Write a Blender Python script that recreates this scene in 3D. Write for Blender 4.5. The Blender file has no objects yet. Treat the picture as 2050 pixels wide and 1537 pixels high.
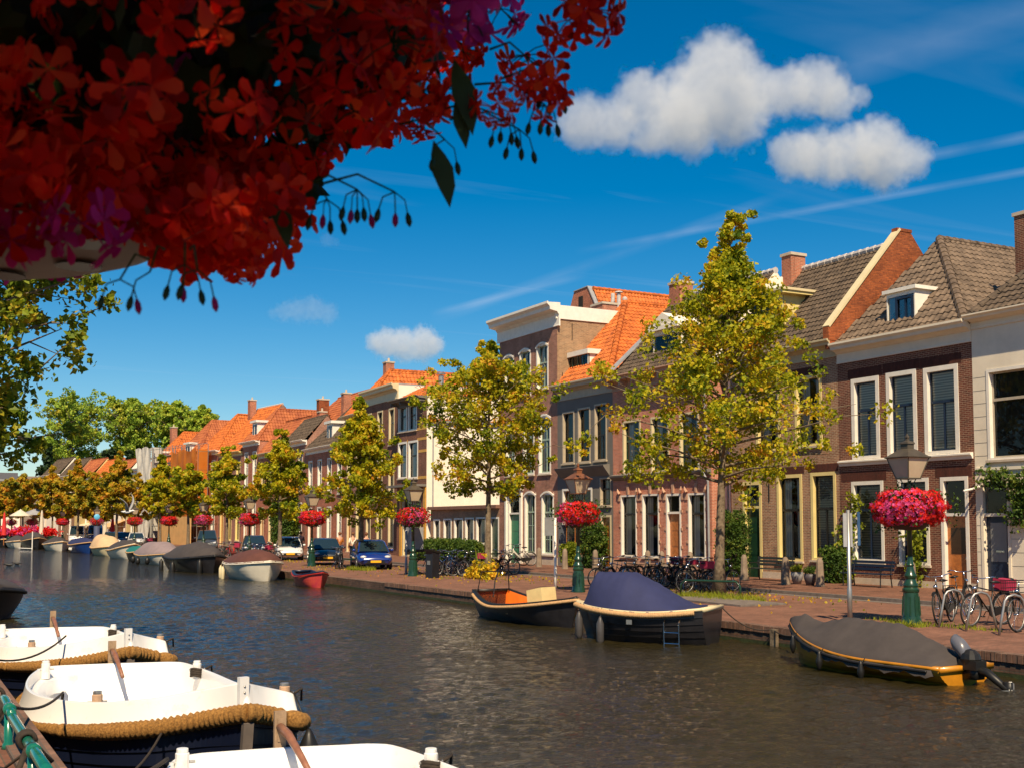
import bpy, math, random
import numpy as np
from mathutils import Vector, Matrix
S = bpy.context.scene
COL = S.collection
R = math.radians
# ------------------------------------------------------------------ camera
F_PX, YAW, PITCH, HOR, EYE = 2350.0, R(28.1), R(4.0), 1050.0, 2.2
cam_d = bpy.data.cameras.new('camera'); cam = bpy.data.objects.new('camera', cam_d); COL.objects.link(cam)
cam.location = (0, 0, EYE); cam.rotation_euler = (R(90) + PITCH, 0, -YAW)
cam_d.sensor_width = 36.0; cam_d.lens = 36.0 * F_PX / 2050
SHIFT = (HOR - 768.5) - F_PX * math.tan(PITCH)
cam_d.shift_y = SHIFT / 2050
cam_d.clip_start = 0.05; cam_d.clip_end = 9000
cam_d.dof.use_dof = True; cam_d.dof.focus_distance = 24; cam_d.dof.aperture_fstop = 10
S.camera = cam
# ------------------------------------------------------------------ light
SUN_EL, SUN_AZ = R(50), R(204)          # azimuth clockwise from +Y
w = bpy.data.worlds.new('World'); S.world = w; w.use_nodes = True
nt = w.node_tree; nt.nodes.clear()
wo = nt.nodes.new('ShaderNodeOutputWorld'); bg = nt.nodes.new('ShaderNodeBackground')
sky = nt.nodes.new('ShaderNodeTexSky'); sky.sky_type = 'NISHITA'; sky.sun_disc = False
sky.sun_elevation = SUN_EL; sky.sun_rotation = SUN_AZ; sky.air_density = 1.0; sky.dust_density = 0.0; sky.ozone_density = 4.0
hs = nt.nodes.new('ShaderNodeHueSaturation'); hs.inputs['Saturation'].default_value = 1.5; hs.inputs['Value'].default_value = 1.0
hs.inputs['Hue'].default_value = 0.495
nt.links.new(sky.outputs[0], hs.inputs['Color'])
# faint contrails and thin cirrus high in the sky
tc = nt.nodes.new('ShaderNodeTexCoord'); sx = nt.nodes.new('ShaderNodeSeparateXYZ'); nt.links.new(tc.outputs['Generated'], sx.inputs[0])
def wmath(op, a, b=None, c=None):
    n = nt.nodes.new('ShaderNodeMath'); n.operation = op
    for i, v in enumerate((a, b, c)):
        if v is None: continue
        if isinstance(v, (int, float)): n.inputs[i].default_value = v
        else: nt.links.new(v, n.inputs[i])
    return n.outputs[0]
pu = wmath('DIVIDE', sx.outputs[0], wmath('MAXIMUM', sx.outputs[2], 0.03))
pv = wmath('DIVIDE', sx.outputs[1], wmath('MAXIMUM', sx.outputs[2], 0.03))
cb = nt.nodes.new('ShaderNodeCombineXYZ'); nt.links.new(pu, cb.inputs[0]); nt.links.new(pv, cb.inputs[1])
mp = nt.nodes.new('ShaderNodeMapping'); mp.inputs['Rotation'].default_value = (0, 0, R(35)); mp.inputs['Scale'].default_value = (0.22, 1.5, 1)
nt.links.new(cb.outputs[0], mp.inputs[0])
nz = nt.nodes.new('ShaderNodeTexNoise'); nz.inputs['Scale'].default_value = 1.6; nz.inputs['Detail'].default_value = 6; nz.inputs['Distortion'].default_value = 0.8
nt.links.new(mp.outputs[0], nz.inputs['Vector'])
cirrus = wmath('MULTIPLY', wmath('MAXIMUM', wmath('SUBTRACT', nz.outputs[0], 0.58), 0.0), 0.45)
def contrail(px0, py0, px1, py1, width, strength):
    # straight trail through two sky directions: plane through the viewer
    a, b = ray(px0, py0).normalized(), ray(px1, py1).normalized()
    n = a.cross(b).normalized()
    d = nt.nodes.new('ShaderNodeVectorMath'); d.operation = 'DOT_PRODUCT'
    nt.links.new(tc.outputs['Generated'], d.inputs[0]); d.inputs[1].default_value = n
    dd = wmath('ABSOLUTE', d.outputs['Value'])
    m = wmath('MAXIMUM', wmath('SUBTRACT', 1.0, wmath('DIVIDE', dd, width)), 0.0)
    n2 = nt.nodes.new('ShaderNodeTexNoise'); n2.inputs['Scale'].default_value = 14; n2.inputs['Detail'].default_value = 4
    nt.links.new(tc.outputs['Generated'], n2.inputs['Vector'])
    m2 = wmath('MULTIPLY', m, wmath('MAXIMUM', wmath('SUBTRACT', wmath('MULTIPLY', n2.outputs[0], 2.2), 0.5), 0.0))
    t = (b - a).normalized(); mid = (a + b).normalized(); half = (b - a).length / 2
    e = nt.nodes.new('ShaderNodeVectorMath'); e.operation = 'DOT_PRODUCT'
    nt.links.new(tc.outputs['Generated'], e.inputs[0]); e.inputs[1].default_value = t
    u = wmath('ABSOLUTE', wmath('SUBTRACT', e.outputs['Value'], mid.dot(t)))
    m3 = wmath('MULTIPLY', m2, wmath('MINIMUM', wmath('MAXIMUM', wmath('SUBTRACT', 4.0, wmath('MULTIPLY', u, 4.0 / half)), 0.0), 1.0))
    return wmath('MULTIPLY', m3, strength)
def ray(px, py):
    Fw = Vector((math.sin(YAW) * math.cos(PITCH), math.cos(YAW) * math.cos(PITCH), math.sin(PITCH)))
    Rt = Vector((math.cos(YAW), -math.sin(YAW), 0))
    Up = Vector((-math.sin(YAW) * math.sin(PITCH), -math.cos(YAW) * math.sin(PITCH), math.cos(PITCH)))
    return Fw * F_PX + Rt * (px - 1025) + Up * (768.5 - py + SHIFT)
tot = wmath('ADD', cirrus, contrail(1700, 345, 2250, 235, 0.0055, 0.22))
for c in ((1150, 505, 2300, 300, 0.004, 0.20), (860, 645, 1600, 380, 0.006, 0.10), (860, 630, 1180, 550, 0.004, 0.12), (1650, 150, 2250, -40, 0.02, 0.10)):
    tot = wmath('ADD', tot, contrail(*c))
mx = nt.nodes.new('ShaderNodeMixRGB'); mx.inputs[2].default_value = (7.5, 8.2, 9.6, 1)
nt.links.new(tot, mx.inputs[0]); nt.links.new(hs.outputs[0], mx.inputs[1])
nt.links.new(mx.outputs[0], bg.inputs['Color']); bg.inputs['Strength'].default_value = 0.069
nt.links.new(bg.outputs[0], wo.inputs['Surface'])
sd = bpy.data.lights.new('sun', 'SUN'); sd.energy = 5.0; sd.angle = R(0.5); sd.color = (1.0, 0.81, 0.55)
sun = bpy.data.objects.new('sun', sd); COL.objects.link(sun)
SUN_DIR = Vector((-math.sin(SUN_AZ) * math.cos(SUN_EL), -math.cos(SUN_AZ) * math.cos(SUN_EL), -math.sin(SUN_EL)))
sun.rotation_euler = SUN_DIR.to_track_quat('-Z', 'Y').to_euler(); sun.location = (-20, -40, 60)
S.view_settings.view_transform = 'Standard'; S.view_settings.look = 'None'; S.view_settings.exposure = 0.50; S.view_settings.gamma = 1.0
S.render.engine = 'CYCLES'; S.cycles.use_denoising = True
S.cycles.max_bounces = 8; S.cycles.diffuse_bounces = 3; S.cycles.glossy_bounces = 3; S.cycles.transparent_max_bounces = 12
S.cycles.transmission_bounces = 4; S.cycles.volume_bounces = 5; S.cycles.caustics_reflective = False; S.cycles.caustics_refractive = False
S.cycles.sample_clamp_indirect = 6; S.cycles.volume_step_rate = 1.0; S.cycles.volume_max_steps = 64
# ------------------------------------------------------------------ measuring
def at_z(px, py, z=0.0):
    r = ray(px, py); t = (z - EYE) / r.z; return Vector((r.x * t, r.y * t, z))
def at_x(px, py, X):
    r = ray(px, py); t = X / r.x; return Vector((X, r.y * t, EYE + r.z * t))
def at_y(px, py, Y):
    r = ray(px, py); t = Y / r.y; return Vector((r.x * t, Y, EYE + r.z * t))
def proj(p):
    d = Vector(p) - Vector((0, 0, EYE))
    Fw = Vector((math.sin(YAW) * math.cos(PITCH), math.cos(YAW) * math.cos(PITCH), math.sin(PITCH)))
    Rt = Vector((math.cos(YAW), -math.sin(YAW), 0)); Up = Rt.cross(Fw)
    return 1025 + d.dot(Rt) / d.dot(Fw) * F_PX, 768.5 + SHIFT - d.dot(Up) / d.dot(Fw) * F_PX
# ------------------------------------------------------------------ objects
def tag(o, label=None, cat=None, group=None, kind=None):
    if label: o['label'] = label
    if cat: o['category'] = cat
    if group: o['group'] = group
    if kind: o['kind'] = kind
    return o
def empty(name, loc=(0, 0, 0), rz=0.0, label=None, cat=None, group=None):
    o = bpy.data.objects.new(name, None); COL.objects.link(o); o.location = loc; o.rotation_euler = (0, 0, rz)
    o.empty_display_size = 0.1
    return tag(o, label, cat, group)
def copy_tree(o, parent=None, loc=None, rz=None, label=None, scale=None):
    c = o.copy(); COL.objects.link(c); c.parent = parent
    for ch in list(o.children): copy_tree(ch, c)
    if loc is not None: c.location = loc
    if rz is not None: c.rotation_euler = (0, 0, rz)
    if scale is not None: c.scale = scale
    if label: c['label'] = label
    return c
def unit(v):
    l = math.sqrt(sum(a * a for a in v)) or 1.0
    return tuple(a / l for a in v)
class MB:
    def __init__(s): s.v = []; s.f = []; s.m = []
    def add(s, vs, fs, m=0):
        b = len(s.v); s.v.extend([tuple(p) for p in vs]); s.f.extend([tuple(i + b for i in f) for f in fs]); s.m.extend([m] * len(fs)); return s
    def box(s, x0, x1, y0, y1, z0, z1, m=0, faces='all'):
        v = [(x, y, z) for x in (x0, x1) for y in (y0, y1) for z in (z0, z1)]
        return s.add(v, [(0, 1, 3, 2), (4, 6, 7, 5), (0, 4, 5, 1), (2, 3, 7, 6), (0, 2, 6, 4), (1, 5, 7, 3)], m)
    def obox(s, c, ax, ay, az, m=0):   # oriented box: centre and three half vectors
        c, ax, ay, az = Vector(c), Vector(ax), Vector(ay), Vector(az)
        v = [c + i * ax + j * ay + k * az for i in (-1, 1) for j in (-1, 1) for k in (-1, 1)]
        return s.add(v, [(0, 1, 3, 2), (4, 6, 7, 5), (0, 4, 5, 1), (2, 3, 7, 6), (0, 2, 6, 4), (1, 5, 7, 3)], m)
    def beam(s, a, b, w, h, m=0):
        a, b = Vector(a), Vector(b); d = (b - a); L = d.length; d.normalize()
        up = Vector((0, 0, 1)) if abs(d.z) < 0.95 else Vector((1, 0, 0))
        sd_ = d.cross(up).normalized(); up = sd_.cross(d)
        return s.obox((a + b) / 2, d * L / 2, sd_ * w / 2, up * h / 2, m)
    def tube(s, pts, r, n=8, m=0, cap=True, closed=False):
        pts = [Vector(p) for p in pts]; N = len(pts)
        rs = r if isinstance(r, (list, tuple)) else [r] * N
        vs = []; prev = None
        for i, p in enumerate(pts):
            if closed: d = pts[(i + 1) % N] - pts[i - 1]
            else: d = pts[min(i + 1, N - 1)] - pts[max(i - 1, 0)]
            if d.length < 1e-9: d = Vector((0, 0, 1))
            d.normalize()
            if prev is None:
                a = Vector((0, 0, 1)) if abs(d.z) < 0.9 else Vector((1, 0, 0))
                u = d.cross(a).normalized()
            else:
                u = prev - d * prev.dot(d)
                u = u.normalized() if u.length > 1e-6 else d.orthogonal().normalized()
            prev = u; v = d.cross(u)
            for k in range(n):
                t = 2 * math.pi * k / n; vs.append(p + (u * math.cos(t) + v * math.sin(t)) * rs[i])
        fs = []
        for i in range(N if closed else N - 1):
            a, b = i * n, ((i + 1) % N) * n
            for k in range(n): fs.append((a + k, a + (k + 1) % n, b + (k + 1) % n, b + k))
        if cap and not closed: fs.append(tuple(range(n - 1, -1, -1))); fs.append(tuple(range((N - 1) * n, N * n)))
        return s.add(vs, fs, m)
    def lathe(s, prof, c=(0, 0, 0), n=16, m=0, cap=True, sx=1.0, sy=1.0, rot=0.0):
        vs = []; c = Vector(c)
        for r, z in prof:
            for k in range(n):
                t = 2 * math.pi * k / n + rot; vs.append(c + Vector((r * math.cos(t) * sx, r * math.sin(t) * sy, z)))
        fs = []
        for i in range(len(prof) - 1):
            for k in range(n): fs.append((i * n + k, i * n + (k + 1) % n, (i + 1) * n + (k + 1) % n, (i + 1) * n + k))
        if cap: fs.append(tuple(range(n - 1, -1, -1))); fs.append(tuple(range((len(prof) - 1) * n, len(prof) * n)))
        return s.add(vs, fs, m)
    def ball(s, c, rx, ry=None, rz=None, n=10, m=0):
        ry = ry or rx; rz = rz or rx; k = max(4, n // 2)
        prof = [(max(math.sin(math.pi * i / k), 1e-3), -math.cos(math.pi * i / k) * rz) for i in range(k + 1)]
        return s.lathe(prof, c, n, m, True, rx, ry)
    def prism(s, poly, axis, a, b, m=0):    # poly 2D; axis 'x': poly=(y,z); 'y': poly=(x,z); 'z': poly=(x,y)
        def P(p, t): return {'x': (t, p[0], p[1]), 'y': (p[0], t, p[1]), 'z': (p[0], p[1], t)}[axis]
        n = len(poly); vs = [P(p, a) for p in poly] + [P(p, b) for p in poly]
        fs = [tuple(range(n - 1, -1, -1)), tuple(range(n, 2 * n))] + [(i, (i + 1) % n, n + (i + 1) % n, n + i) for i in range(n)]
        return s.add(vs, fs, m)
    def loft(s, rings, m=0, closed=True, cap0=False, cap1=False):
        n = len(rings[0]); vs = [p for r in rings for p in r]; fs = []
        for i in range(len(rings) - 1):
            for k in range(n if closed else n - 1):
                fs.append((i * n + k, i * n + (k + 1) % n, (i + 1) * n + (k + 1) % n, (i + 1) * n + k))
        if cap0: fs.append(tuple(range(n - 1, -1, -1)))
        if cap1: fs.append(tuple(range((len(rings) - 1) * n, len(rings) * n)))
        return s.add(vs, fs, m)
    def build(s, name, mats, parent=None, smooth=False, loc=None):
        me = bpy.data.meshes.new(name); me.from_pydata(s.v, [], s.f)
        if not isinstance(mats, (list, tuple)): mats = [mats]
        for q in mats: me.materials.append(q)
        if len(mats) > 1: me.polygons.foreach_set('material_index', s.m)
        me.polygons.foreach_set('use_smooth', [bool(smooth)] * len(me.polygons))
        me.update()
        o = bpy.data.objects.new(name, me); COL.objects.link(o)
        if parent: o.parent = parent
        if loc is not None: o.location = loc
        if smooth == 'angle': me.set_sharp_from_angle(angle=R(35))
        return o
def np_mesh(name, V, Fc, mats, parent=None, smooth=False):
    """V (n,3) array, Fc (m,k) array of equal sized faces"""
    me = bpy.data.meshes.new(name); n, k = Fc.shape
    me.vertices.add(len(V)); me.vertices.foreach_set('co', V.astype(np.float32).ravel())
    me.loops.add(n * k); me.loops.foreach_set('vertex_index', Fc.astype(np.int32).ravel())
    me.polygons.add(n); me.polygons.foreach_set('loop_start', (np.arange(n) * k).astype(np.int32))
    me.polygons.foreach_set('loop_total', np.full(n, k, np.int32))
    me.polygons.foreach_set('use_smooth', np.full(n, bool(smooth)))
    if not isinstance(mats, (list, tuple)): mats = [mats]
    for q in mats: me.materials.append(q)
    me.update(calc_edges=True); me.validate()
    o = bpy.data.objects.new(name, me); COL.objects.link(o)
    if parent: o.parent = parent
    return o
# ------------------------------------------------------------------ materials
def newmat(name):
    m = bpy.data.materials.new(name); m.use_nodes = True; t = m.node_tree
    return m, t, t.nodes['Principled BSDF']
def N(t, ty, **kw):
    n = t.nodes.new('ShaderNode' + ty)
    for k, v in kw.items():
        if k in n.inputs: n.inputs[k].default_value = v
        else: setattr(n, k, v)
    return n
def c4(c, k=1.0): return (c[0] * k, c[1] * k, c[2] * k, 1)
MC = {}
def mat(name, col, rough=0.6, metal=0.0, var=0.12, scale=3.0, bump=0.0, bscale=40.0, spec=0.4, coat=0.0, col2=None, thr=None):
    if name in MC: return MC[name]
    m, t, b = newmat(name); L = t.links.new
    b.inputs['Roughness'].default_value = rough; b.inputs['Metallic'].default_value = metal
    b.inputs['Specular IOR Level'].default_value = spec
    if coat: b.inputs['Coat Weight'].default_value = coat; b.inputs['Coat Roughness'].default_value = 0.08
    tcn = N(t, 'TexCoord')
    nz = N(t, 'TexNoise', Scale=scale, Detail=6.0, Roughness=0.65); L(tcn.outputs['Object'], nz.inputs['Vector'])
    rp = N(t, 'ValToRGB')
    e = rp.color_ramp.elements
    if thr: e[0].position, e[1].position = thr
    else: e[0].position, e[1].position = 0.3, 0.7
    e[0].color = c4(col, 1 - var); e[1].color = c4(col2) if col2 else c4(col, 1 + var)
    L(nz.outputs[0], rp.inputs[0]); L(rp.outputs[0], b.inputs['Base Color'])
    if bump:
        n2 = N(t, 'TexNoise', Scale=bscale, Detail=4.0); L(tcn.outputs['Object'], n2.inputs['Vector'])
        bp = N(t, 'Bump', Strength=bump, Distance=0.02); L(n2.outputs[0], bp.inputs['Height']); L(bp.outputs[0], b.inputs['Normal'])
    MC[name] = m; return m
def brick(name, c1, c2, mortar, bw=0.21, rh=0.062, ms=0.009, horiz=False, rough=0.85, bump=0.5, dirt=0.25, msm=0.1):
    if name in MC: return MC[name]
    m, t, b = newmat(name); L = t.links.new
    tcn = N(t, 'TexCoord'); sp = N(t, 'SeparateXYZ'); L(tcn.outputs['Object'], sp.inputs[0])
    cbn = N(t, 'CombineXYZ')
    if horiz: L(sp.outputs[1], cbn.inputs[0]); L(sp.outputs[0], cbn.inputs[1])
    else:
        ad = N(t, 'Math', operation='ADD'); L(sp.outputs[0], ad.inputs[0]); L(sp.outputs[1], ad.inputs[1]); L(ad.outputs[0], cbn.inputs[0]); L(sp.outputs[2], cbn.inputs[1])
    bt = N(t, 'TexBrick', Color1=c4(c1), Color2=c4(c2), Mortar=c4(mortar), Scale=1.0)
    bt.inputs['Mortar Size'].default_value = ms; bt.inputs['Brick Width'].default_value = bw; bt.inputs['Row Height'].default_value = rh
    bt.inputs['Mortar Smooth'].default_value = msm
    L(cbn.outputs[0], bt.inputs['Vector'])
    n1 = N(t, 'TexNoise', Scale=0.9, Detail=8.0, Roughness=0.7); L(tcn.outputs['Object'], n1.inputs['Vector'])
    n3 = N(t, 'TexNoise', Scale=12.0, Detail=3.0); L(tcn.outputs['Object'], n3.inputs['Vector'])
    r1 = N(t, 'MapRange'); r1.inputs['From Min'].default_value = 0.3; r1.inputs['From Max'].default_value = 0.7
    r1.inputs['To Min'].default_value = 1 - dirt; r1.inputs['To Max'].default_value = 1 + dirt; L(n1.outputs[0], r1.inputs[0])
    r2 = N(t, 'MapRange'); r2.inputs['From Min'].default_value = 0.3; r2.inputs['From Max'].default_value = 0.7
    r2.inputs['To Min'].default_value = 0.85; r2.inputs['To Max'].default_value = 1.15; L(n3.outputs[0], r2.inputs[0])
    mu0 = N(t, 'Math', operation='MULTIPLY'); L(r1.outputs[0], mu0.inputs[0]); L(r2.outputs[0], mu0.inputs[1])
    mpp_ = N(t, 'Mapping'); mpp_.inputs['Scale'].default_value = (1.6, 1.6, 0.22) if not horiz else (.5, .5, 1); L(tcn.outputs['Object'], mpp_.inputs[0])
    n5 = N(t, 'TexNoise', Scale=1.7, Detail=7.0, Roughness=0.7); L(mpp_.outputs[0], n5.inputs['Vector'])
    r5 = N(t, 'MapRange'); r5.inputs['From Min'].default_value = 0.52; r5.inputs['From Max'].default_value = 0.72; r5.inputs['To Min'].default_value = 1.0; r5.inputs['To Max'].default_value = 0.62; L(n5.outputs[0], r5.inputs[0])
    mu = N(t, 'Math', operation='MULTIPLY'); L(mu0.outputs[0], mu.inputs[0]); L(r5.outputs[0], mu.inputs[1])
    vm = N(t, 'VectorMath', operation='SCALE'); L(bt.outputs[0], vm.inputs[0]); L(mu.outputs[0], vm.inputs['Scale'])
    L(vm.outputs[0], b.inputs['Base Color']); b.inputs['Roughness'].default_value = rough; b.inputs['Specular IOR Level'].default_value = 0.25
    iv = N(t, 'Math', operation='SUBTRACT'); iv.inputs[0].default_value = 1.0; L(bt.outputs['Fac'], iv.inputs[1])
    bp = N(t, 'Bump', Strength=bump, Distance=0.012); L(iv.outputs[0], bp.inputs['Height']); L(bp.outputs[0], b.inputs['Normal'])
    MC[name] = m; return m
def leafmat(name, stops, clump=0.8, trans=0.35, isl=0.5, rough=0.55):
    if name in MC: return MC[name]
    m, t, b = newmat(name); L = t.links.new
    tcn = N(t, 'TexCoord'); n1 = N(t, 'TexNoise', Scale=clump, Detail=4.0, Roughness=0.6); L(tcn.outputs['Object'], n1.inputs['Vector'])
    g = N(t, 'NewGeometry')
    a = N(t, 'Math', operation='MULTIPLY_ADD'); L(g.outputs['Random Per Island'], a.inputs[0]); a.inputs[1].default_value = isl; a.inputs[2].default_value = -isl / 2
    s_ = N(t, 'MapRange'); s_.inputs['From Min'].default_value = 0.3; s_.inputs['From Max'].default_value = 0.7; L(n1.outputs[0], s_.inputs[0])
    ad = N(t, 'Math', operation='ADD'); ad.use_clamp = True; L(s_.outputs[0], ad.inputs[0]); L(a.outputs[0], ad.inputs[1])
    rp = N(t, 'ValToRGB'); e = rp.color_ramp.elements
    while len(e) < len(stops): e.new(0.5)
    for i, (p, c) in enumerate(stops): e[i].position = p; e[i].color = c4(c)
    L(ad.outputs[0], rp.inputs[0]); L(rp.outputs[0], b.inputs['Base Color'])
    b.inputs['Roughness'].default_value = rough; b.inputs['Specular IOR Level'].default_value = 0.3
    tr = N(t, 'BsdfTranslucent'); L(rp.outputs[0], tr.inputs[0]); mxs = N(t, 'MixShader'); mxs.inputs[0].default_value = trans
    L(b.outputs[0], mxs.inputs[1]); L(tr.outputs[0], mxs.inputs[2]); L(mxs.outputs[0], t.nodes['Material Output'].inputs['Surface'])
    MC[name] = m; return m
def glassmat():
    if 'window glass' in MC: return MC['window glass']
    m, t, b = newmat('window glass'); L = t.links.new; t.nodes.remove(b)
    tr = N(t, 'BsdfTransparent'); tr.inputs[0].default_value = (0.93, 0.95, 0.94, 1)
    gl = N(t, 'BsdfGlossy', Roughness=0.03); gl.inputs[0].default_value = (0.9, 0.95, 1, 1)
    fr = N(t, 'Fresnel', IOR=1.38)
    tcn = N(t, 'TexCoord'); nz = N(t, 'TexNoise', Scale=1.3, Detail=1.0); L(tcn.outputs['Object'], nz.inputs['Vector'])
    bp = N(t, 'Bump', Strength=0.12, Distance=0.03); L(nz.outputs[0], bp.inputs['Height']); L(bp.outputs[0], gl.inputs['Normal'])
    mxs = N(t, 'MixShader'); L(fr.outputs[0], mxs.inputs[0]); L(tr.outputs[0], mxs.inputs[1]); L(gl.outputs[0], mxs.inputs[2])
    L(mxs.outputs[0], t.nodes['Material Output'].inputs['Surface']); MC['window glass'] = m; return m
def stripes(name, col, col2, scale, axis=2, rough=0.6, dist=0.02, bump=0.0):
    if name in MC: return MC[name]
    m, t, b = newmat(name); L = t.links.new
    tcn = N(t, 'TexCoord'); sp = N(t, 'SeparateXYZ'); L(tcn.outputs['Object'], sp.inputs[0])
    nz = N(t, 'TexNoise', Scale=2.5, Detail=3.0); L(tcn.outputs['Object'], nz.inputs['Vector'])
    a = N(t, 'Math', operation='MULTIPLY_ADD'); L(nz.outputs[0], a.inputs[0]); a.inputs[1].default_value = dist; L(sp.outputs[axis], a.inputs[2])
    mu = N(t, 'Math', operation='MULTIPLY'); L(a.outputs[0], mu.inputs[0]); mu.inputs[1].default_value = scale * 6.2832
    sn = N(t, 'Math', operation='SINE'); L(mu.outputs[0], sn.inputs[0])
    mr = N(t, 'MapRange'); mr.inputs['From Min'].default_value = -0.8; mr.inputs['From Max'].default_value = 0.8; L(sn.outputs[0], mr.inputs[0])
    mxn = N(t, 'MixRGB'); mxn.inputs[1].default_value = c4(col); mxn.inputs[2].default_value = c4(col2); L(mr.outputs[0], mxn.inputs[0])
    L(mxn.outputs[0], b.inputs['Base Color']); b.inputs['Roughness'].default_value = rough
    if bump:
        bp = N(t, 'Bump', Strength=bump, Distance=0.01); L(mr.outputs[0], bp.inputs['Height']); L(bp.outputs[0], b.inputs['Normal'])
    MC[name] = m; return m
M_WHITE = mat('white paint', (0.80, 0.75, 0.66), 0.5, var=0.08, bump=0.05)
M_CREAM = mat('cream paint', (0.66, 0.55, 0.33), 0.5, var=0.08)
M_YELLOW = mat('yellow ochre paint', (0.75, 0.60, 0.25), 0.5, var=0.08)
M_BOLL = mat('brown bollard stone', (0.24, 0.18, 0.13), 0.85, var=0.3, bump=0.3)
M_STONE = mat('pale stone', (0.52, 0.43, 0.33), 0.8, var=0.15, bump=0.2)
M_GREYP = mat('grey plaster', (0.17, 0.155, 0.135), 0.85, var=0.12, scale=1.2, bump=0.1)
M_NAVY = mat('navy paint', (0.012, 0.022, 0.05), 0.35, var=0.1)
M_DKGREEN = mat('dark green paint', (0.012, 0.045, 0.025), 0.3, var=0.25, scale=8, coat=0.3)
M_GREEN = mat('green paint', (0.03, 0.20, 0.10), 0.4, var=0.1)
M_WOOD = mat('varnished wood', (0.42, 0.14, 0.03), 0.4, var=0.35, scale=6, coat=0.3)
M_BLACK = mat('black', (0.012, 0.011, 0.010), 0.45, var=0.2)
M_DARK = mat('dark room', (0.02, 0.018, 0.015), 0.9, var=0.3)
M_CURT = stripes('pale curtain', (0.80, 0.74, 0.64), (0.50, 0.45, 0.38), 7, 1, dist=0.05)
M_BLIND = stripes('slatted blind', (0.85, 0.78, 0.60), (0.42, 0.38, 0.28), 11, 2, dist=0.0)
M_DBLIND = stripes('dark slatted blind', (0.24, 0.22, 0.18), (0.07, 0.065, 0.055), 11, 2, dist=0.0)
M_LEAD = mat('lead flashing', (0.30, 0.30, 0.31), 0.6, var=0.2)
M_STEEL = mat('galvanised steel', (0.36, 0.35, 0.33), 0.4, metal=0.7, var=0.15)
M_CHROME = mat('chrome', (0.7, 0.7, 0.7), 0.18, metal=1.0, var=0.05)
M_RUBBER = mat('rubber', (0.02, 0.018, 0.017), 0.75, var=0.2)
# ------------------------------------------------------------------ street plan (the canal bends gently)
_by = [-50, 60, 74, 88, 102, 116, 130, 144, 158, 172, 200, 300, 400]; _bx = [0, 0, .5, .9, 1.3, 1.0, -.4, -2, -3.8, -5, -8.5, -22, -38]
def bx(Y): return float(np.interp(Y, _by, _bx))
def bslope(Y): return (bx(Y + 4) - bx(Y - 4)) / 8
QX, KX, FX, NX, ZW, ZN = 16.95, 25.5, 31.0, 1.1, -0.38, 0.6
YS = [-50, -10, 0, 10, 20, 30, 40, 50, 60, 67, 74, 81, 88, 95, 102, 109, 116, 123, 130, 137, 144, 151, 158, 172, 186, 200, 230, 260, 300, 350]
def strip(mb, x0, x1, z0, z1, m=0, ys=YS, sub=1):
    for a, b in zip(ys[:-1], ys[1:]):
        mb.add([(x0 + bx(a), a, z0), (x1 + bx(a), a, z1), (x1 + bx(b), b, z1), (x0 + bx(b), b, z0)], [(0, 1, 2, 3)], m)
# water
def water_mat():
    m, t, b = newmat('canal water'); L = t.links.new
    b.inputs['Base Color'].default_value = (0.024, 0.019, 0.007, 1); b.inputs['Roughness'].default_value = 0.05; b.inputs['IOR'].default_value = 1.36
    b.inputs['Specular IOR Level'].default_value = 0.6
    g = N(t, 'TexCoord'); mp_ = N(t, 'Mapping'); mp_.inputs['Rotation'].default_value = (0, 0, R(-20)); mp_.inputs['Scale'].default_value = (1.0, 1.9, 1)
    L(g.outputs['Object'], mp_.inputs[0])
    n1 = N(t, 'TexNoise', Scale=6.5, Detail=5.0, Roughness=0.60, Distortion=0.8); L(mp_.outputs[0], n1.inputs['Vector'])
    n2 = N(t, 'TexNoise', Scale=0.35, Detail=2.0); L(g.outputs['Object'], n2.inputs['Vector'])
    mr = N(t, 'MapRange'); mr.inputs['From Min'].default_value = 0.35; mr.inputs['From Max'].default_value = 0.65
    mr.inputs['To Min'].default_value = 0.55; mr.inputs['To Max'].default_value = 1.1; L(n2.outputs[0], mr.inputs[0])
    bp = N(t, 'Bump', Distance=0.045); L(n1.outputs[0], bp.inputs['Height']); L(mr.outputs[0], bp.inputs['Strength'])
    sy_ = N(t, 'SeparateXYZ'); L(g.outputs['Object'], sy_.inputs[0]); mf = N(t, 'MapRange'); mf.inputs['From Min'].default_value = 34; mf.inputs['From Max'].default_value = 64; mf.inputs['To Max'].default_value = 1.0; L(sy_.outputs[1], mf.inputs[0])
    n4 = N(t, 'TexNoise', Scale=2.6, Detail=5.0, Roughness=0.6); L(mp_.outputs[0], n4.inputs['Vector'])
    b2 = N(t, 'Bump', Distance=0.21); L(n4.outputs[0], b2.inputs['Height']); L(mf.outputs[0], b2.inputs['Strength']); L(bp.outputs[0], b2.inputs['Normal']); L(b2.outputs[0], b.inputs['Normal'])
    return m
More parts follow.
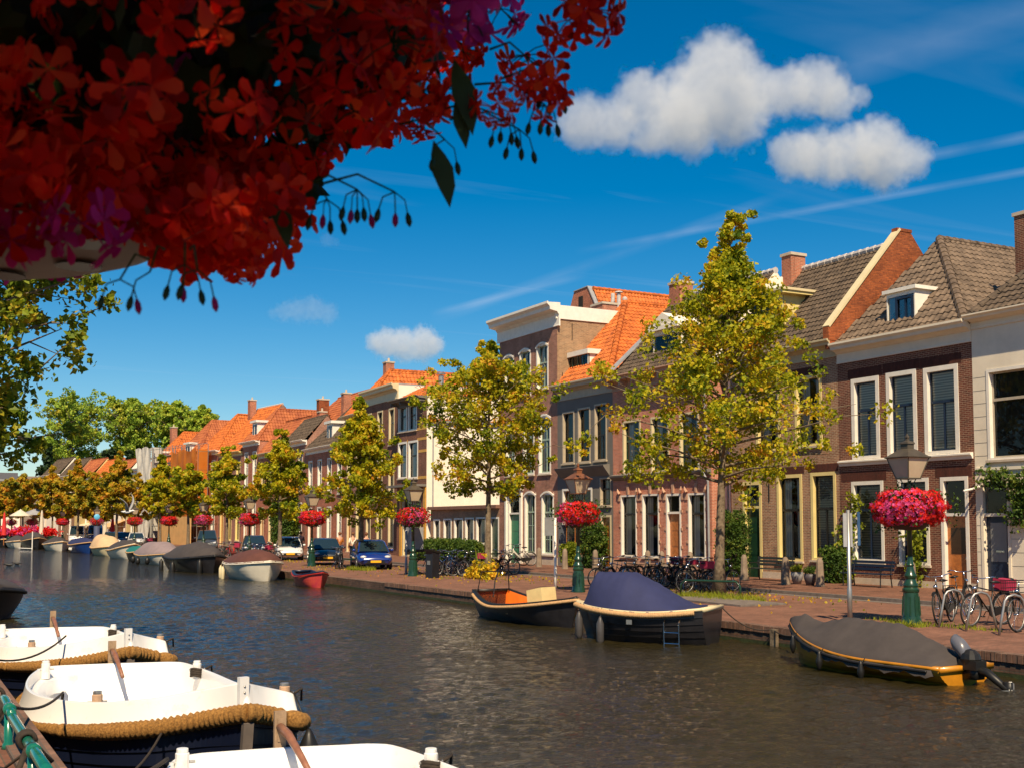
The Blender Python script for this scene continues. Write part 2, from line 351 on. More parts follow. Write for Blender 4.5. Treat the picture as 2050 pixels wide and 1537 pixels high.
def make_water():
    # near part: real waves on a fine grid; far part: coarse strips with the same surface
    xs = np.arange(0.9, QX + 0.12, 0.052); ys = np.arange(3.0, 62.0, 0.052); GX, GY = np.meshgrid(xs, ys)
    rs_ = np.random.RandomState(8); Z = np.zeros_like(GX)
    wx = 0.5 * np.sin(GX * .7 + GY * .31) + .4 * np.sin(GX * .23 - GY * .57 + 2)
    for k in range(34):
        lam = 0.17 * (4.2 ** rs_.rand()); th = rs_.normal() * .75 + 1.15; kx, ky = math.cos(th) * 6.2832 / lam, math.sin(th) * 6.2832 / lam
        Z += np.sin(kx * GX + ky * GY + rs_.rand() * 6.28 + wx * rs_.normal() * 2.2) * lam * .0058
    patch = .72 + .38 * np.sin(GX * .35 + GY * .17 + 1) * np.sin(GY * .29 - GX * .13)
    Z *= patch; Z *= np.clip((62 - GY) / 26, 0, 1)
    V = np.stack([GX, GY, Z + ZW], -1).reshape(-1, 3); nr, nc = GX.shape; idx = np.arange(nr * nc).reshape(nr, nc)
    Fq = np.stack([idx[:-1, :-1], idx[:-1, 1:], idx[1:, 1:], idx[1:, :-1]], -1).reshape(-1, 4)
    far = []; fy = [v for v in YS if v > 62]; base = len(V); fv = []
    prev = 62 - .065 + 0.0; ylast = float(ys[-1])
    rows = [ylast] + [v for v in YS if v > 62.5]
    for v in rows: fv += [(0.9 + bx(v), v, ZW), (QX + .1 + bx(v), v, ZW)]
    V = np.concatenate([V, np.array(fv)]); n_ = len(rows)
    Fq = np.concatenate([Fq, np.array([[base + 2 * i, base + 2 * i + 1, base + 2 * i + 3, base + 2 * i + 2] for i in range(n_ - 1)])])
    rest = [v for v in YS if v <= 0] + [3.0]; base = len(V); fv = []
    for v in rest: fv += [(0.9, v, ZW), (QX + .1, v, ZW)]
    V = np.concatenate([V, np.array(fv)]); Fq = np.concatenate([Fq, np.array([[base + 2 * i, base + 2 * i + 1, base + 2 * i + 3, base + 2 * i + 2] for i in range(len(rest) - 1)])])
    tag(np_mesh('water', V, Fq, water_mat(), None, True), kind='structure')
make_water()
M_PAVE = brick('red brick paving', (0.23, 0.10, 0.062), (0.15, 0.068, 0.045), (0.11, 0.075, 0.05), 0.21, 0.07, 0.006, horiz=True, dirt=0.3, bump=0.3)
M_ROAD = brick('worn red brick road', (0.24, 0.11, 0.070), (0.17, 0.080, 0.053), (0.12, 0.085, 0.06), 0.105, 0.21, 0.006, horiz=True, dirt=0.3, bump=0.3)
M_QWALL = brick('quay wall brick', (0.16, 0.085, 0.055), (0.10, 0.06, 0.045), (0.10, 0.08, 0.06), 0.21, 0.07, 0.010, dirt=0.5, bump=0.8)
M_KERB = mat('kerb stone', (0.16, 0.13, 0.11), 0.85, var=0.3, scale=5, bump=0.2)
M_MOSS = mat('wet mossy stone', (0.035, 0.045, 0.015), 0.7, var=0.5, scale=6, bump=0.4)
mb = MB(); strip(mb, QX + 0.22, KX, 0, 0); tag(mb.build('road', M_ROAD), kind='structure')
mb = MB(); strip(mb, KX, KX + 0.16, 0.10, 0.10, 0); strip(mb, KX, KX, 0, 0.10, 0); strip(mb, KX - 0.45, KX - 0.05, 0.004, 0.004, 0)
tag(mb.build('kerb', M_KERB), kind='structure')
mb = MB(); strip(mb, KX + 0.16, FX + 30, 0.10, 0.10); tag(mb.build('pavement', M_PAVE), kind='structure')
mb = MB(); strip(mb, QX, QX, ZW - 0.3, -0.005); strip(mb, QX, QX + 0.22, -0.004, 0.012, 1); strip(mb, QX - 0.01, QX - 0.01, ZW - 0.3, ZW + 0.07, 2)
M_COPE = brick('quay edge brick', (0.22, 0.12, 0.08), (0.15, 0.085, 0.06), (0.12, 0.09, 0.07), 0.22, 0.075, 0.010, horiz=True, dirt=0.4)
tag(mb.build('quay_wall', [M_QWALL, M_COPE, M_MOSS]), 'low brick quay wall along the far side of the canal', 'quay wall')
# soldier course along quay edge: uneven bricks, real geometry near the camera
rnd = random.Random(5)
mb = MB()
y = 8.0
while y < 42:
    dz = rnd.uniform(-0.006, 0.012); dx = rnd.uniform(-0.008, 0.008)
    mb.box(QX - 0.03 + dx, QX + 0.2, y, y + 0.095, -0.13, 0.012 + dz); y += 0.108
tag(mb.build('quay_coping', M_COPE), 'upright brick coping on the edge of the far quay', 'coping')
# near quay
YN = [-30, -5, 0, 5, 10, 15, 20, 30, 45, 60]
mb = MB(); strip(mb, -40, NX - 0.28, ZN, ZN, 0, YN); tag(mb.build('near_quay_pavement', M_PAVE), kind='structure')
mb = MB(); strip(mb, NX - 0.28, NX, ZN + 0.03, ZN + 0.03, 0, YN); strip(mb, NX, NX, ZW - 0.4, ZN + 0.03, 1, YN); strip(mb, NX - 0.28, NX - 0.28, ZN, ZN + 0.03, 0, YN)
tag(mb.build('near_quay_wall', [M_COPE, M_QWALL]), 'brick edge of the near quay beside the white boats', 'quay wall')
mb = MB(); mb.add([(-60, 350, -0.6), (900, 350, -0.6), (900, 1500, -0.6), (-500, 1500, -0.6)], [(0, 1, 2, 3)])
mb.add([(FX - 3, 120, -0.02), (900, 120, -0.02), (900, 350, -0.02), (FX - 30, 350, -0.02)], [(0, 1, 2, 3)])
mb.add([(-200, 60, -0.02), (-0.6, 60, -0.02), (-30, 350, -0.02), (-300, 350, -0.02)], [(0, 1, 2, 3)])
tag(mb.build('ground', mat('earth', (0.12, 0.10, 0.07), 0.9)), kind='structure')
# ------------------------------------------------------------------ house kit
BR_DARK = brick('dark red brick', (0.20, 0.060, 0.036), (0.11, 0.036, 0.025), (0.34, 0.23, 0.15), ms=0.009, dirt=0.25)
BR_SOLD = brick('soldier course brick', (0.10, 0.030, 0.020), (0.075, 0.026, 0.018), (0.07, 0.035, 0.025), 0.065, 0.25, 0.006, dirt=0.15)
BR_BROWN = brick('brown brick', (0.38, 0.18, 0.10), (0.24, 0.11, 0.065), (0.46, 0.36, 0.23), ms=0.010)
BR_PINK = brick('pink red brick', (0.56, 0.19, 0.115), (0.42, 0.13, 0.08), (0.58, 0.38, 0.27), ms=0.009)
BR_MAUVE = brick('mauve brick', (0.36, 0.145, 0.105), (0.22, 0.09, 0.065), (0.44, 0.30, 0.21), ms=0.009)
BR_SAND = brick('sunlit sandy brick', (0.36, 0.19, 0.10), (0.20, 0.10, 0.06), (0.40, 0.31, 0.19), ms=0.012)
BR_RED = brick('bright red brick', (0.50, 0.155, 0.085), (0.34, 0.10, 0.055), (0.44, 0.27, 0.18), ms=0.009)
BR_ORAN = brick('orange weathered brick', (0.38, 0.10, 0.03), (0.20, 0.05, 0.02), (0.22, 0.08, 0.035), ms=0.008, dirt=0.45)
M_TILE_G = mat('grey brown roof tile', (0.115, 0.078, 0.052), 0.75, var=0.45, scale=2.6, col2=(0.22, 0.155, 0.105))
M_TILE_D = mat('dark mossy roof tile', (0.065, 0.045, 0.032), 0.8, var=0.5, scale=3.0, col2=(0.15, 0.105, 0.068))
M_TILE_O = mat('orange roof tile', (0.60, 0.13, 0.02), 0.7, var=0.6, scale=2.6, col2=(0.74, 0.20, 0.035))
M_TILE_R = mat('old red roof tile', (0.36, 0.075, 0.03), 0.75, var=0.4, scale=1.2, col2=(0.50, 0.16, 0.05))
M_MORT = mat('ridge mortar', (0.50, 0.46, 0.44), 0.85, var=0.3, scale=6)
M_PLWH = mat('cream render', (0.85, 0.77, 0.64), 0.85, var=0.07, scale=1.5, bump=0.1)
M_PLH1 = mat('warm white render', (0.78, 0.69, 0.54), 0.8, var=0.09, scale=1.2, bump=0.08)
GLASS = glassmat()
def tri_in(poly, P):
    x, y = P[:, 0], P[:, 1]; ins = np.zeros(len(P), bool); n = len(poly)
    for i in range(n):
        x0, y0 = poly[i]; x1, y1 = poly[(i + 1) % n]
        c = (y0 > y) != (y1 > y)
        ins ^= c & (x < (x1 - x0) * (y - y0) / ((y1 - y0) if abs(y1 - y0) > 1e-9 else 1e-9) + x0)
    return ins
def tiles(parent, m, pts, tw=0.25, th=0.33, amp=0.035, nu=5, name='roof_slope'):
    """tiled slope on the plane of pts (first two points = eave)"""
    P = [Vector(p) for p in pts]; O = P[0]; U = (P[1] - P[0]).normalized()
    nrm = U.cross(P[2] - P[0]).normalized()
    if nrm.z < 0: nrm = -nrm
    V = nrm.cross(U)
    if V.z < 0: V = -V
    poly = [((p - O).dot(U), (p - O).dot(V)) for p in P]
    u0, u1 = min(p[0] for p in poly), max(p[0] for p in poly); v0, v1 = min(p[1] for p in poly), max(p[1] for p in poly)
    du = tw / nu; us = np.arange(u0, u1 + du, du); nv = int((v1 - v0) / th) + 1
    t = np.tile([0.0, 0.97], nv); k = np.repeat(np.arange(nv), 2); vs = v0 + (k + t) * th
    ph = (us / tw) % 1.0
    hu = amp * np.where(ph < 0.62, np.sin(np.pi * ph / 0.62), -0.35 * np.sin(np.pi * (ph - 0.62) / 0.38))
    rr = np.random.RandomState(3); jit = rr.rand(nv, len(us) // nu + 2) * 0.012
    H = hu[None, :] + (0.035 * (1 - t))[:, None] + jit[k][:, (np.arange(len(us)) // nu)]
    A = np.array(O)[None, None, :] + us[None, :, None] * np.array(U) + vs[:, None, None] * np.array(V) + H[:, :, None] * np.array(nrm)
    nr, nc = H.shape
    idx = np.arange(nr * nc).reshape(nr, nc)
    Fc = np.stack([idx[:-1, :-1], idx[:-1, 1:], idx[1:, 1:], idx[1:, :-1]], -1).reshape(-1, 4)
    cu = (us[:-1] + us[1:]) / 2; cv = (vs[:-1] + vs[1:]) / 2
    C = np.stack(np.meshgrid(cu, cv), -1).reshape(-1, 2)
    keep = tri_in(poly, C); Fc = Fc[keep]
    used = np.unique(Fc); rem = np.full(nr * nc, -1); rem[used] = np.arange(len(used))
    return np_mesh(name, A.reshape(-1, 3)[used], rem[Fc], m, parent)
def ridge(mb, a, b, r=0.11, m=0, seg=0.38):
    a, b = Vector(a), Vector(b); n = max(1, int((b - a).length / seg)); pts = []; rs = []
    for i in range(n):
        p, q = a.lerp(b, i / n), a.lerp(b, (i + 0.98) / n); pts += [p, q]; rs += [r * 1.15, r * 0.9]
    mb.tube(pts, rs, 8, m)
def wall_open(mb, y0, y1, z0, z1, holes, dep=0.2, m=0, x=0.0, rm=None):
    ys = sorted({y0, y1, *[v for h in holes for v in h[:2] if y0 < v < y1]}); zs = sorted({z0, z1, *[v for h in holes for v in h[2:4] if z0 < v < z1]})
    for i in range(len(ys) - 1):
        for j in range(len(zs) - 1):
            cy, cz = (ys[i] + ys[i + 1]) / 2, (zs[j] + zs[j + 1]) / 2
            if any(h[0] < cy < h[1] and h[2] < cz < h[3] for h in holes): continue
            mb.add([(x, ys[i], zs[j]), (x, ys[i], zs[j + 1]), (x, ys[i + 1], zs[j + 1]), (x, ys[i + 1], zs[j])], [(0, 1, 2, 3)], m)
    r = m if rm is None else rm
    for h in holes:
        a, b, c, d = h[:4]
        mb.add([(x, a, c), (x + dep, a, c), (x + dep, a, d), (x, a, d)], [(0, 1, 2, 3)], r); mb.add([(x, b, c), (x + dep, b, c), (x + dep, b, d), (x, b, d)], [(3, 2, 1, 0)], r)
        mb.add([(x, a, d), (x + dep, a, d), (x + dep, b, d), (x, b, d)], [(0, 1, 2, 3)], r); mb.add([(x, a, c), (x + dep, a, c), (x + dep, b, c), (x, b, c)], [(3, 2, 1, 0)], r)
def window(parent, y0, y1, z0, z1, fm=M_WHITE, sm=None, fw=0.11, cur=M_DARK, lay='T', sill=M_STONE, split=0.62, arch=0.0, bars=0, x=0.0, name='window', low=True):
    """frame, with pane and curtain as its own sub-parts. y/z = clear opening in the wall"""
    sm = sm or fm; f = MB(); e = 0.004; W = y1 - y0
    a, b, c, d = y0 + e, y1 - e, z0 + e, z1 - e
    X0, X1 = x - 0.02, x + 0.21
    f.box(X0, X1, a, a + fw, c, d); f.box(X0, X1, b - fw, b, c, d); f.box(X0, X1, a + fw, b - fw, d - fw, d); f.box(X0, X1, a + fw, b - fw, c, c + fw * 0.7)
    ia, ib, ic, id_ = a + fw, b - fw, c + fw * 0.7, d - fw; s = min(0.055, W * 0.06)
    xs0, xs1 = x + 0.13, x + 0.18
    f.box(xs0, xs1, ia, ia + s, ic, id_, 1); f.box(xs0, xs1, ib - s, ib, ic, id_, 1); f.box(xs0, xs1, ia + s, ib - s, id_ - s, id_, 1); f.box(xs0, xs1, ia + s, ib - s, ic, ic + s, 1)
    zt = ic + (id_ - ic) * split; mid = (ia + ib) / 2
    if lay in ('T', 'S', 'X', 'G'): f.box(xs0 - 0.02, xs1 - 0.003, ia + s, ib - s, zt - s * 0.8, zt + s * 0.8, 1)
    if lay in ('T', 'X', 'G'): f.box(xs0 + 0.005, xs1 - 0.005, mid - s * 0.6, mid + s * 0.6, ic + s, zt - s * 0.8, 1)
    if lay in ('X', 'G'): f.box(xs0 + 0.005, xs1 - 0.005, mid - s * 0.5, mid + s * 0.5, zt + s * 0.8, id_ - s, 1)
    if lay == 'G':
        for k in (1, 2): zz = ic + (zt - ic) * k / 3; f.box(xs0 + 0.01, xs1 - 0.008, ia + s, ib - s, zz - s * 0.35, zz + s * 0.35, 1)
    if lay == 'V':
        for k in (1, 2): yy = ia + (ib - ia) * k / 3; f.box(xs0 + 0.005, xs1 - 0.005, yy - s * 0.5, yy + s * 0.5, ic + s, id_ - s, 1)
    if sill: f.box(x - 0.09, x + 0.05, a - 0.05, b + 0.05, c - 0.075, c - 0.002, 2)
    if arch: # arched head: moulding ring proud of the wall
        ym = (y0 + y1) / 2; hw = W / 2; pts = []
        for k in range(9):
            t = -1 + k / 4; pts.append((x - 0.035, ym + t * (hw + 0.02), z1 - arch + arch * (1 - t * t) + 0.03))
        for p, q in zip(pts[:-1], pts[1:]): f.beam(p, q, 0.07, 0.10, 0)
        # spandrels fill
        vs = []; n = 8
        for sgn in (-1, 1):
            poly = [(ym + sgn * hw * 0.99, d)] + [(ym + sgn * hw * (1 - k / n) * 0.99, d - arch + arch * (1 - (1 - k / n) ** 2)) for k in range(n + 1)]
            f.prism(poly, 'x', x - 0.024, x + 0.05, 3)
    o = f.build(name, [fm, sm, sill or M_STONE, parent_wall(parent)], parent)
    g = MB(); g.add([(x + 0.155, ia, ic), (x + 0.155, ia, id_), (x + 0.155, ib, id_), (x + 0.155, ib, ic)], [(0, 1, 2, 3)]); g.build('pane', GLASS, o)
    if cur is not None:
        q = MB(); K = 7
        if cur is M_CURT:    # hanging cloth with folds, parted in the middle
            for (ya, yb) in ((ia - 0.02, ia + (ib - ia) * 0.36), (ib - (ib - ia) * 0.36, ib + 0.02)):
                pts = [(x + 0.27 + 0.02 * math.sin(k * 2.1), ya + (yb - ya) * k / 14) for k in range(15)]
                for p1, p2 in zip(pts[:-1], pts[1:]): q.add([(p1[0], p1[1], ic), (p1[0], p1[1], id_), (p2[0], p2[1], id_), (p2[0], p2[1], ic)], [(0, 1, 2, 3)])
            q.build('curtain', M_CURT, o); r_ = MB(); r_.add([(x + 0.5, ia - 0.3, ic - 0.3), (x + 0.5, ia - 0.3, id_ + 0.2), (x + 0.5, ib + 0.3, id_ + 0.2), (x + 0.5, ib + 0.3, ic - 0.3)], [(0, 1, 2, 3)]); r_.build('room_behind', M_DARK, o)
        else:
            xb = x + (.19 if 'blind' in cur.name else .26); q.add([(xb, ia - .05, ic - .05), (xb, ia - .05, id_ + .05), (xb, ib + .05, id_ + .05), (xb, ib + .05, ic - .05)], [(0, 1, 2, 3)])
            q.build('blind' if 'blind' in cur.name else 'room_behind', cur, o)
    return o
WALLM = {}
def parent_wall(p): return WALLM.get(p.name, M_STONE)
def door(parent, y0, y1, z0, z1, fm, dm, transom=0.0, x=0.0, glass=None, fw=0.1, panels=3, gm=None):
    f = MB(); e = 0.004; a, b, c, d = y0 + e, y1 - e, z0 + e, z1 - e
    f.box(x - 0.02, x + 0.16, a, a + fw, c, d); f.box(x - 0.02, x + 0.16, b - fw, b, c, d); f.box(x - 0.02, x + 0.16, a + fw, b - fw, d - fw, d)
    zt = d - fw - transom
    if transom: f.box(x + 0.0, x + 0.16, a + fw, b - fw, zt - 0.05, zt + 0.05)
    f.box(x - 0.12, x + 0.2, a, b, c - 0.12, c, 1)
    ja, jb = a + fw, b - fw; top = zt - (0.05 if transom else 0.0)
    f.box(x + 0.13, x + 0.17, ja, jb, c, top, 2); H = top - c
    for k in range(panels):
        za, zb = c + 0.12 + (H - 0.15) * k / panels, c + (H - 0.15) * (k + 1) / panels
        if k == 0 or not glass:
            f.box(x + 0.118, x + 0.131, ja + 0.12, jb - 0.12, za, zb, 2)
    o = f.build('door', [fm, M_STONE, dm], parent)
    g = MB()
    if transom: g.add([(x + 0.1, ja, zt + .05), (x + 0.1, ja, d - fw), (x + 0.1, jb, d - fw), (x + 0.1, jb, zt + .05)], [(0, 1, 2, 3)]); g.add([(x + 0.2, ja, zt), (x + 0.2, ja, d), (x + 0.2, jb, d), (x + 0.2, jb, zt)], [(0, 1, 2, 3)], 1)
    if glass: g.box(x + 0.120, x + 0.129, ja + 0.15, jb - 0.15, c + H * glass[0], c + H * glass[1], 2)
    if g.v: g.build('pane', [GLASS, M_DARK, gm or M_FROST], o)
    h = MB(); h.ball((x + 0.08, ja + 0.08, c + 1.0), 0.035); h.box(x + 0.08, x + 0.13, ja + 0.07, ja + 0.09, c + 0.99, c + 1.01); h.build('handle', M_CHROME, o)
    return o
M_FROST = mat('frosted glass', (0.20, 0.20, 0.20), 0.25, var=0.1)
def cornice(parent, y0, y1, zb, zt, m, out=0.42, name='cornice', m2=None, dentils=0):
    H = zt - zb; mb = MB()
    prof = [(0.0, zb), (-0.05, zb), (-0.05, zb + 0.05), (-0.03, zb + 0.07), (-0.03, zb + H * 0.48), (-0.10, zb + H * 0.54), (-0.14, zb + H * 0.60), (-out * 0.75, zb + H * 0.66),
            (-out * 0.80, zb + H * 0.80), (-out, zb + H * 0.90), (-out, zt), (-out + 0.06, zt), (-out + 0.08, zt - 0.05), (0.05, zt - 0.02), (0.05, zb)]
    mb.prism(prof, 'y', y0, y1)
    if dentils:
        n = dentils
        for k in range(n + 1):
            yy = y0 + 0.15 + (y1 - y0 - 0.3) * k / n; mb.box(-out * 0.72, -0.03, yy - 0.06, yy + 0.06, zb + H * 0.25, zb + H * 0.655)
    return mb.build(name, [m], parent)
def chimney(parent, x, y, z0, z1, w=0.6, d=0.6, m=None, pots=1, name='chimney'):
    mb = MB(); mb.box(x - w / 2, x + w / 2, y - d / 2, y + d / 2, z0, z1 - 0.12); mb.box(x - w / 2 - .05, x + w / 2 + .05, y - d / 2 - .05, y + d / 2 + .05, z1 - 0.12, z1, 1)
    for k in range(pots): mb.lathe([(0.1, 0), (0.09, 0.3)], (x, y + (k - (pots - 1) / 2) * 0.3, z1), 8, 1)
    return mb.build(name, [m or BR_RED, M_STONE], parent)
def shell(mb, W, D, zt, side=1, z0=0.05):
    """side and back walls of a house body"""
    e = 0.006
    mb.add([(0, e, z0), (D, e, z0), (D, e, zt), (0, e, zt)], [(0, 1, 2, 3)], side); mb.add([(0, W - e, z0), (D, W - e, z0), (D, W - e, zt), (0, W - e, zt)], [(3, 2, 1, 0)], side)
    mb.add([(D, e, z0), (D, W - e, z0), (D, W - e, zt), (D, e, zt)], [(0, 1, 2, 3)], side)
class House:
    def __init__(s, name, label, Y0, Y1, X=FX, D=10.0, wall=BR_DARK, bent=False):
        s.Y0, s.Y1, s.W, s.D, s.X, s.wall = Y0, Y1, Y1 - Y0, D, X, wall
        s.root = empty(name, (X, Y0, 0), 0, label, 'house')
        WALLM[s.root.name] = wall; s.holes = []; s.wm = MB(); s.extra = []
    def loc(s, px, py, X=None):
        p = at_x(px, py, X or s.X); return Vector((p.x - s.X, p.y - s.Y0, p.z))
    def hole(s, xl, xr, yt, yb):
        m = (yt + yb) / 2; xm = (xl + xr) / 2
        a, b = s.loc(xr, m).y, s.loc(xl, m).y; t, c = s.loc(xm, yt).z, s.loc(xm, yb).z
        h = (max(a, 0.05), min(b, s.W - 0.05), c, t); s.holes.append(h); return h
    def finish(s, zt, mats=None, side=None, z0=0.05, facade_z0=None):
        wall_open(s.wm, 0.002, s.W - 0.002, z0, zt, s.holes, 0.3, 0)
        shell(s.wm, s.W, s.D, zt, 1, z0)
        return s.wm.build('wall', [s.wall, side or s.wall] + (mats or []), s.root)
def yx(px, py=900, X=FX): return at_x(px, py, X).y
# ================================================================== H1 white rendered house (right edge)
yb12 = yx(1948, 800); yb23 = yx(1678, 830); yb3r = yx(1463, 900); yb4r = yx(1424, 900); yb45 = yx(1227, 900); yb56 = yx(1116, 860); yb6 = yx(1000, 860)
h = House('rendered_house', 'warm white rendered house at the right edge with a navy door', yb12 - 6.6, yb12, wall=M_PLH1); r = h.root
zt = h.loc(2000, 648).z; ztop = h.loc(2000, 623).z
h.hole(1976, 2150, 728, 916); h.hole(1965, 2024, 955, 1190); h.hole(2062, 2160, 960, 1130)
H = h.holes
window(r, *H[0], M_WHITE, mat('greige paint', (0.42, 0.36, 0.27), 0.5), 0.10, M_DARK, 'X', split=0.68)
door(r, *H[1], M_PLH1, M_NAVY, transom=(h.loc(1995, 962).z - h.loc(1995, 1030).z), glass=(0.42, 0.92))
window(r, *H[2], M_WHITE, None, 0.1, M_DARK, 'T')
for k in range(7):        # scored joints
    z = H[0][2] + 0.15 + k * 0.42
    h.wm.box(-0.004, 0.0, H[0][1] + 0.02, h.W - 0.02, z, z + 0.012, 2)
for k in range(6): z = 0.5 + k * 0.42; h.wm.box(-0.004, 0, H[1][1] + 0.02, h.W - 0.02, z, z + 0.012, 2); h.wm.box(-0.004, 0, H[2][1] + 0.1, H[1][0] - 0.02, z, z + 0.012, 2)
h.finish(zt, [M_GREYP])
cornice(r, -0.2, h.W - 0.003, zt - 0.05, ztop, M_PLH1, 0.45)
fl = MB(); fl.box(-0.05, 0, 0.02, h.W - .04, H[0][2] - 0.32, H[0][2] - 0.22); fl.box(-0.06, 0, .02, H[1][0] - .05, .05, .4); fl.build('moulding', M_PLH1, r)
eav = [(-0.1, h.W + 0.3, ztop - 0.1), (-0.1, -2, ztop - 0.1), (4.6, -2, ztop + 3.9), (4.6, h.W - 2.2, ztop + 3.9)]
tiles(r, M_TILE_D, eav, amp=0.03); mb = MB(); ridge(mb, eav[0], eav[3]); ridge(mb, eav[3], eav[2]); mb.build('ridge_tiles', M_TILE_D, r)
cp = h.loc(2055, 500, 34.0); chimney(r, cp.x, cp.y, cp.z - 2.5, h.loc(2048, 428, 34.0).z, 0.6, 0.45, BR_DARK, 0)
lt = MB(); q = h.loc(1955, 975); lt.tube([(0, q.y - .1, q.z), (-0.55, q.y + .05, q.z - 0.12)], 0.035, 8); lt.ball((-0.02, q.y - .1, q.z), .06); lt.build('wall_light', M_WHITE, r)
ml = MB(); q = h.loc(1998, 1103); ml.box(0.10, 0.118, q.y - 0.16, q.y + 0.16, q.z - 0.03, q.z + 0.03); ml.build('letter_slot', M_CHROME, r)
# ================================================================== H2 dark brick house
h = House('brick_house', 'dark red brick house with three tall white framed windows and a varnished wooden door', yb12, yb23, wall=BR_DARK, D=9); r = h.root
zt = h.loc(1810, 738).z; zc0 = h.loc(1810, 706).z; ztop = h.loc(1810, 665).z
up = [h.hole(1705, 1761, 755, 918), h.hole(1775, 1836, 742, 912), h.hole(1850, 1920, 732, 908)]
g1 = h.hole(1706, 1770, 962, 1124); g2 = h.hole(1799, 1861, 956, 1130); dr = h.hole(1885, 1941, 953, 1178)
for u in up: window(r, *u, M_WHITE, M_NAVY, 0.16, M_BLIND, 'T', None, split=0.62)
for u in (g1, g2): window(r, *u, M_WHITE, M_NAVY, 0.13, M_DBLIND, 'T', M_STONE, split=0.66)
door(r, *dr, M_WHITE, M_WOOD, transom=h.loc(1910, 960).z - h.loc(1910, 1028).z, glass=(0.48, 0.84), fw=0.13, gm=mat('brown door glass', (.05, .025, .012), .2))
for u in up: h.wm.box(-0.006, 0, u[0] - 0.15, u[1] + 0.15, u[3] + 0.01, u[3] + 0.34, 2)
h.wm.box(-0.006, 0, g1[0] - 0.15, h.W - 0.1, g1[3] + 0.02, g1[3] + 0.36, 2); h.wm.box(-0.006, 0, 0.12, g2[0] - .3, g1[3] + 0.02, g1[3] + 0.36, 2)
h.wm.box(-0.03, 0, 0.02, dr[0] - .02, 0.05, 0.32, 3); h.wm.box(-0.03, 0, dr[1] + .02, h.W - 0.02, 0.05, 0.32, 3)
h.finish(zc0 + .3, [BR_SOLD, M_STONE])
cornice(r, 0.003, h.W - 0.003, zc0 - 0.02, ztop, M_PLH1, 0.45)
zs = h.loc(1810, 916).z; mb = MB(); mb.prism([(0, zs - .16), (-.05, zs - .16), (-.08, zs - .08), (-.14, zs - .03), (-.14, zs + .02), (0, zs + .05)], 'y', 0.05, h.W - 0.05); mb.build('string_course', M_WHITE, r)
A = h.loc(1880, 478, 34.6); e0 = Vector((-0.2, h.W + .1, ztop - .1)); e1 = Vector((-0.2, 0.05, ztop - .1))
Bk = A + Vector((7, 0, 0)); e2 = Vector((A.x + 7, 0.05, ztop - .1)); Al = Vector((A.x, h.W + .1, A.z))
tiles(r, M_TILE_G, [e0, e1, A], amp=0.04, tw=0.27, th=0.36); tiles(r, M_TILE_G, [e1, e2, Bk, A], amp=0.04, tw=0.27, th=0.36)
mb = MB(); ridge(mb, e1, A, 0.15); ridge(mb, A, Bk, 0.13); mb.build('ridge_tiles', M_TILE_G, r)
# dormer
dL = h.loc(1778, 655, 31.35); dW = 1.35; yb = h.loc(1833, 655, 31.35).y; ya = h.loc(1776, 655, 31.35).y; dz0 = h.loc(1800, 667, 31.35).z; dz1 = h.loc(1800, 585, 31.35).z
mb = MB(); x0 = .35; x1 = 2.6
mb.box(x0, x1, yb, yb + .05, dz0, dz1); mb.box(x0, x1, ya - .05, ya, dz0, dz1); mb.box(x0, x0 + .08, yb + .05, ya - .05, dz1 - .15, dz1); mb.box(x0 - .1, x1, yb - .12, ya + .12, dz1, dz1 + .13); mb.box(x0 - .05, x0 + .1, yb - .03, ya + .03, dz0 - .1, dz0)
do = mb.build('dormer', M_WHITE, r); w_ = MB(); w_.box(x0 + .02, x0 + .07, yb + .42, yb + .5, dz0, dz1 - .15); w_.box(x0 - .03, x0 + .02, yb + .08, yb + .16, dz0 + .05, dz1 - .2); w_.box(x0 - .03, x0 + .02, ya - .5, ya - .42, dz0 + .05, dz1 - .2)
w_.box(x0 - .03, x0 + .02, yb + .16, ya - .5, dz0 + .05, dz0 + .12); w_.box(x0 - .03, x0 + .02, yb + .16, ya - .5, dz1 - .27, dz1 - .2); w_.build('dormer_sash', M_NAVY, do)
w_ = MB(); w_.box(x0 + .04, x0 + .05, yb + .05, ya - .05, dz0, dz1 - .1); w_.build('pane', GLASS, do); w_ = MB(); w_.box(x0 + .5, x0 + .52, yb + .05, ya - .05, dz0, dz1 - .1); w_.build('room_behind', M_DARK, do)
# ================================================================== H3 brown brick house, yellow trim, open gable
h = House('gabled_brick_house', 'brown brick house with pale yellow trim and a bare orange brick gable end', yb23, yb3r, wall=BR_BROWN, D=9); r = h.root
ztop = h.loc(1600, 694).z; zc0 = h.loc(1600, 727).z
u = [h.hole(1591, 1646, 751, 893), h.hole(1513, 1562, 760, 903)]; g = [h.hole(1556, 1607, 949, 1122), h.hole(1624, 1675, 944, 1121)]; d_ = h.hole(1488, 1526, 963, 1161)
for q in u: window(r, *q, M_YELLOW, M_BLACK, 0.13, M_CURT, 'T', M_STONE)
window(r, *g[0], M_YELLOW, M_BLACK, 0.13, M_CURT, 'T', M_STONE, split=.6); window(r, *g[1], M_YELLOW, M_BLACK, 0.13, M_DBLIND, 'T', M_STONE, split=.6)
door(r, *d_, M_YELLOW, M_DKGREEN, transom=.9, fw=.14)
h.wm.box(-0.03, 0, 0.02, d_[0] - .02, 0.05, 0.35, 2)
for q in u + g: h.wm.box(-0.006, 0, q[0] - 0.12, q[1] + 0.12, q[3] + 0.01, q[3] + 0.30, 3)
h.finish(zc0 + .3, [M_STONE, BR_SOLD]); cornice(r, 0.003, h.W + .2, zc0, ztop, mat('cornice beige', (.50, .42, .26), .6), 0.5)
rx = 3.6; pk = h.loc(1817, 478, h.X + rx); rz = pk.z; W = h.W
